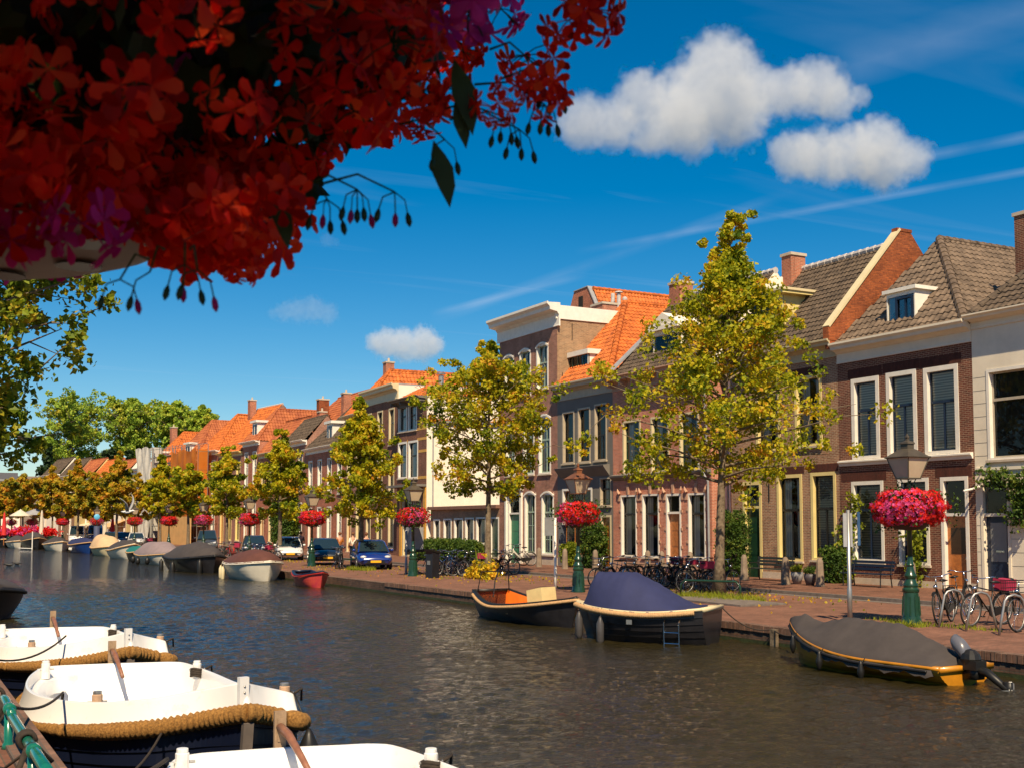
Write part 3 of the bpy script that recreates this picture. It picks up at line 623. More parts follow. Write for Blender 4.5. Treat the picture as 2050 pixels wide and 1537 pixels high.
e = [(-.2, .25, ztop - .1), (-.2, W, ztop - .1), (rx, W, rz - .1), (rx, .25, rz - .1)]
tiles(r, M_TILE_D, e, amp=.03, tw=.22, th=.30); tiles(r, M_TILE_D, [(rx * 2, W, ztop - .1), (rx * 2, .25, ztop - .1), (rx, .25, rz - .1), (rx, W, rz - .1)], amp=.03)
mb = MB(); ridge(mb, (rx, .3, rz - .05), (rx, W, rz - .05), .13); mb.build('ridge_tiles', M_MORT, r)
mb = MB(); gp = [(-.35, ztop - .35), (-.35, ztop + .35), (rx - .35, rz + .3), (rx + .35, rz + .3), (2 * rx + .35, ztop + .2), (2 * rx + .35, ztop - .35)]
mb.prism(gp, 'y', .0, .24); mb.box(-.42, .1, -.02, .27, ztop - .05, ztop + .45); mb.box(rx - .4, rx + .4, -.02, .27, rz + .3, rz + .42)
mb.build('gable_wall', BR_ORAN, r)
mb = MB(); mb.beam((-.4, .12, ztop + .45), (rx - .25, .12, rz + .38), .34, .09); mb.build('gable_coping', M_CREAM, r)
cp = h.loc(1535, 560, h.X + rx - .3); chimney(r, cp.x, W - .3, rz - 1.0, h.loc(1535, 534, h.X + rx).z + .1, .8, .6, BR_RED, 0)
mb = MB(); mb.prism([(.2, ztop), (.2, ztop + .3), (rx - .3, rz + .15), (rx, rz + .2), (rx + .3, ztop)], 'y', W - .06, W + .1); mb.build('party_wall', M_PLWH, r)
# dormer with cream cornice
ya, yb = h.loc(1512, 640, h.X + 1.0).y, h.loc(1575, 640, h.X + 1.0).y; z1 = h.loc(1540, 598, h.X + 1).z; z0 = h.loc(1540, 690, h.X + 1).z
mb = MB(); mb.box(.8, 3.4, yb, yb + .06, z0, z1); mb.box(.8, 3.4, ya - .06, ya, z0, z1); mb.box(.8, .9, yb + .06, ya - .06, z1 - .2, z1); mb.box(.8, .9, yb + .06, ya - .06, z0, z0 + .1); mb.box(.55, 3.5, yb - .3, ya + .3, z1, z1 + .12); mb.box(.5, 3.5, yb - .36, ya + .36, z1 + .12, z1 + .22, 1)
do = mb.build('dormer', [M_YELLOW, M_CREAM], r); mb = MB(); mb.box(.84, .86, yb, ya, z0, z1); mb.build('pane', GLASS, do); mb = MB(); mb.box(1.2, 1.22, yb + .07, ya - .07, z0, z1); mb.build('room_behind', M_CURT, do)
mb = MB(); mb.box(.82, .88, (ya + yb) / 2 - .04, (ya + yb) / 2 + .04, z0 + .1, z1 - .2); mb.box(.82, .88, yb + .06, yb + .12, z0 + .1, z1 - .2); mb.box(.82, .88, ya - .12, ya - .06, z0 + .1, z1 - .2); mb.build('dormer_sash', M_BLACK, do)
mb = MB()
for q in ((1540, 985),): a = h.loc(*q); mb.box(-.03, 0, a.y - .015, a.y + .015, a.z - .35, a.z + .35)
mb.build('wall_anchor', M_BLACK, r)
# ================================================================== set-back link between H3 and H4
h = House('set_back_house', 'narrow set back brick house with one curtained window behind the ivy', yb3r, yb4r, X=31.7, D=8, wall=BR_PINK); r = h.root
a = h.hole(1443, 1463, 963, 1029); window(r, *a, M_WHITE, M_BLACK, .07, M_CURT, 'T'); a = h.hole(1443, 1462, 850, 912); window(r, *a, M_WHITE, M_BLACK, .07, M_CURT, 'T'); h.finish(8.4)
cornice(r, 0.01, h.W - .01, 8.0, 8.6, M_WHITE, .3)
tiles(r, M_TILE_D, [(-.2, 0, 8.5), (-.2, h.W, 8.5), (3.4, h.W, 12), (3.4, 0, 12)])
# ================================================================== H4 pink brick, ornate lintels
h = House('ornate_brick_house', 'pink red brick house with stone hood lintels and a wooden front door', yb4r, yb45, wall=BR_PINK, D=9); r = h.root
ztop = h.loc(1300, 742).z; zc0 = h.loc(1300, 772).z
us = [h.hole(1247, 1283, 840, 946), h.hole(1303, 1340, 832, 944), h.hole(1360, 1400, 824, 940)]
gs = [h.hole(1243, 1275, 990, 1113), h.hole(1286, 1320, 988, 1115), h.hole(1378, 1413, 986, 1117)]; d_ = h.hole(1334, 1364, 987, 1130)
for q in us: window(r, *q, M_CREAM, M_DKGREEN, .10, M_CURT, 'S', M_STONE)
for q in gs: window(r, *q, M_WHITE, M_BLACK, .08, M_CURT, 'S', M_STONE, split=.70)
door(r, *d_, M_WHITE, M_WOOD, transom=.75)
M_SAND = mat('red sandstone', (.50, .30, .20), .8, var=.12, bump=.2)
for q in gs + [d_]:
    ym = (q[0] + q[1]) / 2; hw = (q[1] - q[0]) / 2; z = q[3]
    for s in (-1, 1):      # horn shaped corner stones
        pts = [(-.07, ym + s * (hw + .02), z + .05), (-.09, ym + s * (hw + .10), z + .16), (-.10, ym + s * (hw + .14), z + .30)]; h.wm.tube(pts, [.07, .06, .02], 6, 2)
        h.wm.box(-.04, 0, ym + s * (hw + .12) - .09, ym + s * (hw + .12) + .09, z - .28, z - .02, 2)
        for kk in (.25, .5, .75): zz = q[2] + (q[3] - q[2]) * kk; h.wm.box(-.03, 0, ym + s * (hw + .05) - .06, ym + s * (hw + .05) + .06, zz - .06, zz + .06, 2)
    h.wm.prism([(ym - .06, z + .02), (ym + .06, z + .02), (ym + .10, z + .45), (ym - .10, z + .45)], 'x', -.06, 0, 2)
zs = h.loc(1320, 949).z; h.wm.box(-.03, 0, .02, h.W - .02, .05, .55, 2)
h.finish(zc0 + .3, [M_SAND])
mb = MB(); mb.prism([(0, zs - .18), (-.08, zs - .14), (-.22, zs - .02), (-.24, zs + .06), (0, zs + .12)], 'y', .02, h.W - .02); mb.build('string_course', M_GREYP, r)
cornice(r, .003, h.W - .003, zc0, ztop, M_SAND, .6, dentils=7)
W = h.W; rx = 3.7; rz = ztop + 4.2
tiles(r, M_TILE_D, [(-.2, 0, ztop - .1), (-.2, W, ztop - .1), (rx, W, rz), (rx, 0, rz)], tw=.22, th=.3, amp=.03)
tiles(r, M_TILE_D, [(2 * rx, W, ztop - .1), (2 * rx, 0, ztop - .1), (rx, 0, rz), (rx, W, rz)], tw=.22, th=.3, amp=.03)
mb = MB(); ridge(mb, (rx, 0, rz), (rx, W, rz), .13); mb.build('ridge_tiles', M_MORT, r)
for y_ in (.003, W - .2): mb = MB(); mb.prism([(0, ztop - .2), (rx, rz), (2 * rx, ztop - .2)], 'y', y_, y_ + .197); mb.build('gable_wall', M_PLWH, r)
chimney(r, rx, W - .6, rz - .5, rz + .75, .8, .9, BR_RED, 0)
y_ = W * .55; mb = MB(); mb.box(.7, 3, y_ - 1.0, y_ - .94, ztop - .1, ztop + 1.9); mb.box(.7, 3, y_ + .94, y_ + 1, ztop - .1, ztop + 1.9); mb.box(.7, .8, y_ - .94, y_ + .94, ztop + 1.7, ztop + 1.9); mb.box(.45, 3.1, y_ - 1.25, y_ + 1.25, ztop + 1.9, ztop + 2.1)
mb.prism([(y_ - 1.25, ztop + 2.1), (y_ + 1.25, ztop + 2.1), (y_, ztop + 2.7)], 'x', .5, 3.0); do = mb.build('dormer', M_PLWH, r)
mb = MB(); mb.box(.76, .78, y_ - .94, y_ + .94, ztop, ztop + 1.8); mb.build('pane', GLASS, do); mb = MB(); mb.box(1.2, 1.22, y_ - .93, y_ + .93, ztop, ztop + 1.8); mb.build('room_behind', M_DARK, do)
dp = h.loc(1423, 930); mb = MB(); mb.tube([(-.3, .15, ztop - .3), (-.12, .12, dp.z + .6), (-.35, .5, dp.z + .1), (-.12, .10, dp.z - .7), (-.1, .10, .1)], .05, 8); mb.build('downpipe', M_LEAD, r)
# ================================================================== H5 grey rendered, orange hipped roof
h = House('grey_house', 'grey rendered house with a steep orange hipped roof and small dormer', yb45, yb56, wall=M_GREYP, D=9); r = h.root
ztop = h.loc(1160, 764).z; zc0 = h.loc(1160, 796).z
us = [h.hole(1126, 1150, 823, 927), h.hole(1157, 1182, 815, 925), h.hole(1190, 1215, 807, 921)]
sm_ = h.hole(1201, 1224, 955, 1012); sh = h.hole(1126, 1186, 976, 1112); d_ = h.hole(1203, 1224, 1030, 1133)
BEI = mat('beige trim', (.46, .38, .27), .6)
for q in us: window(r, *q, BEI, M_BLACK, .09, M_DARK, 'T', BEI, split=.45)
window(r, *sm_, BEI, M_BLACK, .07, M_CURT, 'S', BEI); window(r, *sh, M_WHITE, M_WOOD, .12, M_DARK, 'V', M_STONE); door(r, *d_, M_CREAM, M_WOOD)
zs = h.loc(1170, 934).z; h.wm.prism([(0, zs - .5), (-.05, zs - .45), (-.35, zs - .08), (-.38, zs), (0, zs + .05)], 'y', .3, h.W - .3, 0)
h.finish(zc0 + .3); cornice(r, .003, h.W - .003, zc0, ztop, BEI, .5)
W = h.W; A = h.loc(1251, 605, h.X + 4.4); eL = Vector((-.2, W + .1, ztop - .1)); eR = Vector((-.2, .0, ztop - .1)); eB = Vector((9, 0, ztop - .1)); Bk = Vector((9, A.y, A.z))
A.y = max(A.y, W * .2)
tiles(r, M_TILE_O, [eL, eR, A], tw=.24, th=.34, amp=.045); tiles(r, M_TILE_O, [eR, eB, Bk, A], tw=.24, th=.34, amp=.045)
tiles(r, M_TILE_O, [Vector((9, W + .1, ztop - .1)), eL, A, Bk], tw=.24, th=.34, amp=.045)
mb = MB(); ridge(mb, eR, A, .16); ridge(mb, eL, A, .12); ridge(mb, A, Bk, .14); mb.ball(A + Vector((0, 0, .15)), .15, m=1); mb.lathe([(.08, 0), (.06, .3)], A, 8, 1); mb.build('ridge_tiles', [M_TILE_O, M_MORT], r)
ya, yb = h.loc(1141, 735, h.X + .9).y, h.loc(1184, 730, h.X + .9).y; z1 = h.loc(1160, 714, h.X + .9).z; z0 = h.loc(1160, 752, h.X + .9).z - .15
mb = MB(); mb.box(.7, 2.8, yb, yb + .05, z0, z1); mb.box(.7, 2.8, ya - .05, ya, z0, z1); mb.box(.6, 2.9, yb - .12, ya + .12, z1, z1 + .25); mb.box(.66, .8, yb + .05, ya - .05, z0, z0 + .14)
do = mb.build('dormer', M_WHITE, r); mb = MB()
for k in range(5): yy = yb + (ya - yb) * k / 4; mb.box(.72, .77, yy - .03, yy + .03, z0 + .1, z1)
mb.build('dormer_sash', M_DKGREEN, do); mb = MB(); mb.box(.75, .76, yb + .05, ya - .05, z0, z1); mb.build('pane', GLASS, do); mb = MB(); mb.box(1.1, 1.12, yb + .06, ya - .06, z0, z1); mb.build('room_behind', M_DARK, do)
mb = MB(); q = eR + Vector((.3, 0, .3)); mb.beam(q + Vector((-.4, 0, -.2)), q + Vector((2.2, -.1, 2.2)), .5, .06); mb.build('lead_valley', M_LEAD, r)
# ================================================================== H6 tall brick house with arched windows
h = House('tall_brick_house', 'tall mauve brick house with arched white windows and a heavy cream cornice', yb56, yb6, wall=BR_MAUVE, D=7.5); r = h.root
ztop = h.loc(1050, 628).z; zc0 = h.loc(1050, 669).z; zt = zc0 + .2
PG = mat('pale green paint', (.32, .42, .33), .45)
rows = [[(1009, 1029, 712, 803), (1040, 1063, 700, 793), (1074, 1098, 688, 779)], [(1012, 1032, 850, 952), (1047, 1070, 840, 950), (1078, 1103, 831, 948)], [(1050, 1073, 985, 1108), (1084, 1109, 985, 1110)]]
for i, row in enumerate(rows):
    for q in row:
        H = h.hole(*q); window(r, *H, M_WHITE, PG, .12, M_CURT, 'G' if i == 2 else 'X', M_STONE, split=.7 if i == 2 else .6, arch=.22)
d_ = h.hole(1017, 1043, 985, 1131); door(r, *d_, M_WHITE, M_GREEN, transom=1.0, fw=.16)
mb = MB()
for yy in (d_[0] - .2, d_[1] + .02): mb.box(-.12, 0, yy, yy + .18, .1, d_[3] + .1); mb.box(-.15, 0, yy - .02, yy + .2, .1, .5)
mb.box(-.2, 0, d_[0] - .3, d_[1] + .3, d_[3] + .1, d_[3] + .35); mb.box(-.3, 0, d_[0] - .4, d_[1] + .4, d_[3] + .35, d_[3] + .5); mb.build('door_surround', M_WHITE, r)
h.wm.box(-.03, 0, .02, d_[0] - .25, .05, .5, 2)
h.finish(zt + .3, [M_STONE], side=BR_SAND); cornice(r, -.25, h.W + .25, zc0 - .1, ztop, M_WHITE, .75)
mb = MB(); mb.box(-.1, 7.5, -.06, .1, zt + .1, ztop - .12); mb.box(.1, 7.5, .1, h.W - .1, ztop - .5, ztop - .4, 1); mb.build('parapet', [M_WHITE, M_LEAD], r)
mb = MB()
for (px_, py_) in ((1138, 660),): z = h.loc(1117, py_).z; mb.box(.9, .93, -.02, 0.0, z - .5, z + .4); mb.box(.3, .33, -.02, 0, 9.2, 10.2)
mb.build('wall_anchor', M_BLACK, r)
# house behind, with orange roof and trapezoid gable
yr0 = at_x(1196, 610, 38.5).y; h = House('rear_house', 'brick gable and orange roof rising behind the tall brick house', yr0 - .4, at_x(1140, 610, 38.5).y + .2, X=38.5, D=9, wall=BR_RED); r = h.root
G_ = [h.loc(*q) for q in ((1142, 614), (1149, 586), (1177, 575), (1192, 610))]; rp = h.loc(1182, 577); zr = rp.z
mb = MB(); mb.prism([(G_[0].y, 8), (G_[0].y, G_[0].z), (G_[1].y, G_[1].z), (G_[2].y, G_[2].z), (G_[3].y, G_[3].z), (G_[3].y - .5, 8)], 'x', 0, .3); mb.build('gable_wall', BR_RED, r)
tiles(r, M_TILE_O, [(0.2, rp.y - 2.6, zr - 4.4), (9, rp.y - 2.6, zr - 4.4), (9, rp.y, zr), (.2, rp.y, zr)], tw=.24, th=.34, amp=.045)
mb = MB(); ridge(mb, (.2, rp.y, zr), (9, rp.y, zr), .13); mb.beam((.15, G_[2].y, G_[2].z + .05), (.15, G_[3].y, G_[3].z + .05), .4, .06, 1); mb.beam((.15, G_[2].y, G_[2].z + .05), (.15, G_[1].y, G_[1].z + .05), .4, .06, 1); mb.build('ridge_tiles', [M_TILE_O, M_LEAD], r)
q = h.loc(1163, 605); mb = MB(); mb.box(-.03, -.001, q.y - .25, q.y + .25, q.z - .45, q.z + .35); mb.build('window', M_DARK, r)
cp = h.loc(1210, 640, 36.0); chimney(r, cp.x, cp.y, 8, h.loc(1210, 609, 36).z, 1.0, 1.2, BR_RED, 0)
mb = MB()
for px_ in (1227, 1239): q = h.loc(px_, 610, 38); mb.tube([(q.x, q.y, q.z - 1), (q.x, q.y, h.loc(px_, 588, 38).z)], .12, 10)
mb.lathe([(.25, 0), (.2, .06)], (q.x, q.y, h.loc(1239, 586, 38).z), 10); mb.build('flue_pipe', M_MORT, r)
# ================================================================== low extension
yl = yx(862, 1060); h = House('low_annex', 'single storey brick annex with a row of windows left of the green door', yb6, yl, wall=BR_BROWN, D=5, X=31.0); r = h.root
zt = h.loc(940, 1018).z
for q in ((868, 881, 1038, 1088), (888, 904, 1037, 1088), (909, 927, 1036, 1088), (931, 949, 1035, 1090), (953, 973, 1034, 1088)):
    window(r, *h.hole(*q), M_WHITE, M_BLACK, .10, M_CURT, 'N', M_STONE)
q = h.hole(980, 1001, 1034, 1115); door(r, *q, M_WHITE, M_DKGREEN)
h.finish(zt); mb = MB(); mb.box(-.25, 5, -.02, h.W, zt, zt + .2); mb.build('roof', mat('brown coping', (.20, .10, .07), .8, var=.2), r)
# ================================================================== H7 corner house with white side wall
y7 = yx(854, 950); y78 = yx(795, 950); h = House('banded_brick_house', 'brick corner house with yellow bands, orange roof and blank cream side wall', y7, y78, wall=BR_DARK, D=12); r = h.root
ztop = h.loc(822, 798).z; zs = h.loc(853, 841).z
M_BAND = mat('yellow glazed brick', (.62, .33, .06), .5, var=.2, scale=6)
at_ = [h.hole(798, 815, 812, 864), h.hole(817, 835, 808, 861)]; mid = [h.hole(797, 815, 884, 957), h.hole(817, 837, 881, 957)]
for q in at_ + mid: window(r, *q, M_WHITE, M_BLACK, .14, M_CURT, 'S', M_STONE)
sh = h.hole(806, 824, 990, 1112); window(r, *sh, M_CREAM, M_BLACK, .1, M_DARK, 'T', M_STONE); d_ = h.hole(828, 842, 1000, 1118); door(r, *d_, M_CREAM, M_GREYP)
for py_ in (861, 881, 905, 957): z = h.loc(822, py_).z; h.wm.box(-.012, 0, .02, at_[1][0] - .05, z - .09, z + .09, 2); h.wm.box(-.012, 0, at_[1][1] + .03, at_[0][0] - .03, z - .09, z + .09, 2)
for yy in (.05, sh[1] + .1): h.wm.box(-.06, 0, yy, yy + .35, .1, h.loc(822, 972).z, 2)
h.finish(ztop, [M_BAND], side=M_PLWH)
cornice(r, 0.0, h.W, ztop - .5, ztop, M_GREYP, .8, dentils=3)
zl = h.loc(822, 975).z; mb = MB(); mb.box(-.9, 0, 0, h.W, zl, zl + .15); mb.build('canopy', M_GREYP, r)
# the side eave is lower than the front cornice: mansard slope over the white wall
A = h.loc(856, 771, h.X + 3.2); Bk = Vector((12, A.y, A.z)); s0 = Vector((.3, -.15, zs)); s1 = Vector((12, -.15, zs))
tiles(r, M_TILE_O, [s0, s1, Bk, A], tw=.26, th=.36, amp=.05); tiles(r, M_TILE_O, [Vector((-.3, h.W, ztop - .05)), Vector((-.3, .1, ztop - .05)), A], tw=.26, th=.36, amp=.05)
mb = MB(); ridge(mb, A, Bk, .13); ridge(mb, (-.2, .05, ztop), A, .12); mb.build('ridge_tiles', M_TILE_O, r)
mb = MB(); mb.box(0, 12, -.2, -.02, zs - .12, zs); mb.tube([(.4, -.12, zs - .1), (.4, -.12, .2)], .05, 8); mb.build('gutter', M_LEAD, r)
q = h.loc(883, 760, h.X + 7); mb = MB(); mb.tube([(q.x, q.y, A.z - .5), (q.x, q.y, h.loc(883, 752, h.X + 7).z)], .22, 10); mb.lathe([(.35, 0), (.35, .12)], (q.x, q.y, h.loc(883, 750, h.X + 7).z), 10); mb.build('flue_pipe', M_STEEL, r)
# ------------------------------------------------------------------ farther houses along the street, found by their place in the row
def Yof(px, X=FX, py=1000):
    Y = 80.0
    for _ in range(40): Y = at_x(px, py, X + bx(Y)).y * 0.5 + Y * 0.5
    return Y
def zof(px, py, X=FX):
    Y = Yof(px, X, py); return at_x(px, py, X + bx(Y)).z
def far_house(name, label, pl, pr, ytop, wall, roofm, rtype='hip', rise=3.5, nw=3, floors=2, trim=M_WHITE, cz=.45, side=None, D=9, shop=None, dormer=0, lead=False, lay='S', cur=M_DARK, wfm=None, chim=1, win0=None):
    Y0, Y1 = Yof(pr), Yof(pl); ztop = zof((pl + pr) / 2, ytop)
    h = House(name, label, Y0, Y1, X=FX + bx(Y0), wall=wall, D=D); r = h.root
    ang = -math.atan2(bx(Y1) - bx(Y0), Y1 - Y0); r.rotation_euler = (0, 0, ang)
    W = h.W / math.cos(ang); h.W = W
    fh = (ztop - cz - .3) / floors
    for fl in range(floors):
        for k in range(nw):
            yc = W * (k + .5) / nw; ww = min(1.15, W / nw * .62); z0 = fl * fh + (.7 if fl else .6); z1 = (fl + 1) * fh - .25
            if fl == 0 and k == nw - 1 and not shop:
                q = (yc - ww * .45, yc + ww * .45, .15, z1); h.holes.append(q); door(r, *q, trim, wfm or M_WOOD, transom=.5); continue
            q = (yc - ww / 2, yc + ww / 2, z0, z1); h.holes.append(q)
            window(r, *q, trim, trim if not wfm else wfm, .11, cur if (k + fl) % 2 else M_CURT, lay, M_STONE)
    h.finish(ztop - .1, side=side); cornice(r, -.02, W - .02, ztop - cz, ztop, trim, .5)
    e0, e1 = Vector((-.2, W, ztop - .05)), Vector((-.2, 0, ztop - .05)); kw = dict(tw=.3, th=.4, amp=.05, nu=4)
    rz = ztop + rise; mb = MB()
    if rtype == 'hip':
        A = Vector((min(3.2, rise * .8), W / 2, rz)); B = Vector((D, W / 2, rz))
        tiles(r, roofm, [e0, e1, A], **kw); tiles(r, roofm, [e1, Vector((D, 0, ztop - .05)), B, A], **kw); tiles(r, roofm, [Vector((D, W, ztop - .05)), e0, A, B], **kw)
        ridge(mb, e1, A); ridge(mb, e0, A); ridge(mb, A, B)
    elif rtype == 'par':
        x_ = rise * .85
        tiles(r, roofm, [e0, e1, Vector((x_, 0, rz)), Vector((x_, W, rz))], **kw); tiles(r, roofm, [Vector((2 * x_, 0, ztop)), Vector((2 * x_, W, ztop)), Vector((x_, W, rz)), Vector((x_, 0, rz))], **kw)
        ridge(mb, (x_, 0, rz), (x_, W, rz)); g = MB(); g.prism([(0, ztop - .3), (x_, rz), (2 * x_, ztop - .3)], 'y', .003, .2); g.build('gable_wall', side or wall, r)
    elif rtype == 'flat':
        mb.box(0, D, 0, W, ztop - .12, ztop - .02)
    if mb.v: mb.build('ridge_tiles', M_MORT if lead else roofm if roofm else M_LEAD, r)
    for k in range(dormer):
        yc = W * (k + .5) / dormer; z0, z1 = ztop + .1, ztop + 1.9; d = MB()
        d.box(.4, 2.6, yc - .75, yc + .75, z0, z1 - .01); d.box(.2, 2.7, yc - .95, yc + .95, z1, z1 + .22); d.box(.37, .399, yc - .55, yc + .55, z0 + .3, z1 - .2, 1); d.box(.34, .369, yc - .04, yc + .04, z0 + .3, z1 - .2)
        d.build('dormer', [trim, M_NAVY], r)
    if chim: chimney(r, 3.4, W - .5, ztop + 1, rz + .9 if rtype != 'flat' else ztop + 1.6, .7, .7, BR_RED, 1)
    return h
CRB = mat('pale yellow render', (.70, .52, .22), .8, var=.08)
far_house('banded_cornice_house', 'narrow brick house with heavy bracketed cream cornice beside the banded corner house', 727, 795, 777, BR_DARK, None, 'flat', 0, 3, 3, trim=M_CREAM, cz=1.1, side=M_PLWH, lay='T', wfm=M_NAVY, chim=0)
far_house('bay_window_house', 'brick house with cream frames and orange hipped roof behind the third tree', 690, 727, 830, BR_MAUVE, M_TILE_O, 'hip', 3.6, 2, 2, trim=M_CREAM)
far_house('dormer_house', 'brick house with grey dormer, dark tiled roof and white shop windows', 612, 690, 893, BR_RED, M_TILE_D, 'hip', 4.2, 4, 2, trim=M_WHITE, dormer=1)
far_house('small_dark_roof_house', 'low brick house with a dark roof beside an ivy covered gap', 568, 612, 884, BR_MAUVE, M_TILE_D, 'par', 2.2, 2, 2, trim=M_WHITE, chim=1)
far_house('flat_cornice_house', 'red brick house with long cream cornice in front of the big red roof', 517, 568, 905, BR_RED, M_TILE_R, 'par', 3.2, 3, 2, trim=M_CREAM, chim=0)
far_house('white_dormer_house', 'red brick house with a tall white dormer left of the big red roof', 484, 517, 884, BR_RED, M_TILE_R, 'hip', 3.4, 2, 2, trim=M_WHITE, dormer=1, chim=0)
far_house('yellow_window_house', 'brick house with yellow window frames below a steep orange roof', 437, 484, 905, BR_MAUVE, M_TILE_O, 'par', 5.0, 3, 2, trim=M_YELLOW, lead=True, chim=1)
far_house('netted_house', 'house under an orange tiled roof behind orange building netting', 396, 437, 903, BR_RED, M_TILE_O, 'hip', 4.2, 2, 2, trim=M_WHITE, chim=0)
far_house('scaffolded_house', 'house with small orange hipped roof behind steel scaffolding', 340, 396, 922, BR_MAUVE, M_TILE_R, 'hip', 4.8, 3, 2, trim=M_WHITE, dormer=1, chim=0)
far_house('steep_red_roof_house', 'brick house with steep narrow red roof beside the white sheeting', 288, 340, 938, BR_RED, M_TILE_O, 'hip', 4.6, 2, 2, trim=M_WHITE, dormer=1)
far_house('yellow_rendered_house', 'pale yellow rendered house with white cornice left of the steep red roof', 244, 288, 938, CRB, None, 'flat', 0, 3, 2, trim=M_WHITE, cz=.9, chim=0)
fl_ = [('low_white_house', 'low white fronted house under a red roof', M_PLWH, M_TILE_R), ('small_brick_house', 'small brick house with an orange roof', BR_RED, M_TILE_O), ('shop_house', 'cream shop house with an awning', CRB, M_TILE_R), ('narrow_house', 'narrow brown brick house', BR_BROWN, M_TILE_D), ('end_house', 'pale end house near the bridge', M_PLWH, M_TILE_D)]
for k, (n_, l_, m_, rm_) in enumerate(fl_):
    p1, p0 = [(214, 244), (182, 214), (150, 182), (118, 150), (84, 118)][k]
    far_house(n_, l_ + ' ' + ['right of the poplars', 'below the dark poplars', 'behind the striped awning', 'behind the parked van', 'behind the red flowers'][k], p1, p0, 958 - k * 2, m_, rm_, 'par', 2.6, 2, 2, chim=0, D=8)
# big red hipped roof behind
h = House('big_roof_house', 'large old red hipped roof rising behind the dormer house', Yof(640), Yof(508), X=FX + 4, wall=BR_RED, D=14); r = h.root
W = h.W; zr = at_x(600, 819, FX + 9).z; ze = zr - 5.5
mb = MB(); wall_open(mb, 0, W, 0, ze, [], .2); shell(mb, W, 14, ze); mb.build('wall', [BR_RED, BR_RED], r)
P = [Vector(p) for p in ((-.3, W + 2, ze), (-.3, -2, ze), (5, 2.5, zr), (5, W - 2, zr), (13, 2.5, zr), (14, -2, ze), (14, W + 2, ze))]
tiles(r, M_TILE_R, [P[0], P[1], P[2], P[3]], tw=.3, th=.4, nu=4); tiles(r, M_TILE_R, [P[1], P[5], P[4], P[2]], tw=.3, th=.4, nu=4)
mb = MB(); ridge(mb, P[3], P[2]); ridge(mb, P[1], P[2]); ridge(mb, P[2], P[4]); mb.build('ridge_tiles', M_TILE_R, r); chimney(r, 2.0, W * .7, ze, zr - .6, 1.0, .8, BR_ORAN, 1)
# modern block far left
q = at_y(0, 945, 300); z1 = q.z
b = empty('office_block', (q.x, 300, 0), 0, 'distant flat grey modern building at the far left above the trees', 'building')
mb = MB(); L_ = at_y(36, 945, 300).x - q.x; mb.box(-30, L_, 0, 12, 0, z1); mb.build('tower', mat('slate cladding', (.12, .12, .14), .7), b)
z2 = at_y(60, 952, 300).z; L2 = at_y(80, 952, 300).x - q.x; mb = MB(); mb.box(L_ + .02, L2, 2, 14, 0, z2); mb.build('wing', mat('grey brown cladding', (.26, .20, .16), .7), b)
mb = MB()
for k in range(9): x_ = L_ + .6 + k * 1.0; mb.box(x_, x_ + .45, 1.95, 1.995, z2 - 3.2, z2 - 1.6)
mb.build('window_band', M_NAVY, b)
b = empty('white_pavilion', (at_y(-10, 990, 230).x, 230, 0), 0, 'small white flat building with red umbrella terrace at the far left', 'building'); z1 = at_y(20, 962, 230).z
mb = MB(); mb.box(-12, at_y(28, 990, 230).x + 12 - at_y(0, 990, 230).x - 10, 0, 8, 0, z1); mb.build('wall', M_PLWH, b); mb = MB(); mb.box(-12.3, 5, -.3, 8.3, z1, z1 + .3); mb.build('roof', M_LEAD, b)
# scaffolds and sheeting
def scaffold(pl, pr, ptop, dx, label, net=None):
    Y0, Y1 = Yof(pr), Yof(pl); X = FX + bx(Y0) - dx; r = empty('scaffold', (X, Y0, .1), -math.atan2(bx(Y1) - bx(Y0), Y1 - Y0), label, 'scaffold'); W = Y1 - Y0; zt = at_x((pl + pr) / 2, ptop, X).z
    mb = MB(); n = max(2, int(W / 2.2))
    for k in range(n + 1):
        for x_ in (0, 1.1): mb.tube([(x_, W * k / n, 0), (x_, W * k / n, zt)], .045, 5)
    z = 2.0
    while z < zt:
        for x_ in (0, 1.1):
            mb.tube([(x_, 0, z), (x_, W, z)], .035, 5); mb.tube([(x_, 0, z + .9), (x_, W, z + .9)], .03, 5)
        z += 2.0
    mb.build('pole_frame', M_STEEL, r); mb = MB(); z = 2.0
    while z < zt: mb.box(.05, 1.05, 0, W, z - .06, z); z += 2.0
    mb.build('plank_deck', mat('scaffold plank', (.42, .30, .16), .8, var=.2), r)
    return r, W, zt
r, W, zt = scaffold(374, 425, 888, 1.6, 'scaffold wrapped in bright orange netting above a plywood hoarding')
def cloth(parent, name, m, W, z0, z1, x, wav=.12, seed=1, sides=True, top=False):
    rr = random.Random(seed); nu, nv = 40, 16; vs = []; ph = [rr.uniform(0, 6) for _ in range(6)]
    for j in range(nv + 1):
        for i in range(nu + 1):
            u, v = i / nu, j / nv; d = wav * (math.sin(u * 17 + ph[0] + 2 * v) * .5 + math.sin(u * 41 + ph[1]) * .25 + math.sin(v * 13 + u * 5 + ph[2]) * .4)
            vs.append((x - abs(d), u * W, z0 + (z1 - z0) * v + (.15 * math.sin(u * 12 + ph[3]) if v == 1 else 0)))
    fs = [(j * (nu + 1) + i, j * (nu + 1) + i + 1, (j + 1) * (nu + 1) + i + 1, (j + 1) * (nu + 1) + i) for j in range(nv) for i in range(nu)]
    mb = MB(); mb.add(vs, fs)
    if sides: mb.add([(x, 0, z0), (x + 1.2, 0, z0), (x + 1.2, 0, z1), (x, 0, z1)], [(0, 1, 2, 3)])
    return mb.build(name, m, parent, True)
M_NET = leafmat('orange netting', [(0, (.75, .20, .02)), (1, (.85, .30, .05))], .6, .45, .0)
cloth(r, 'netting', M_NET, W, 3.0, zt - .6, -.15, .18)
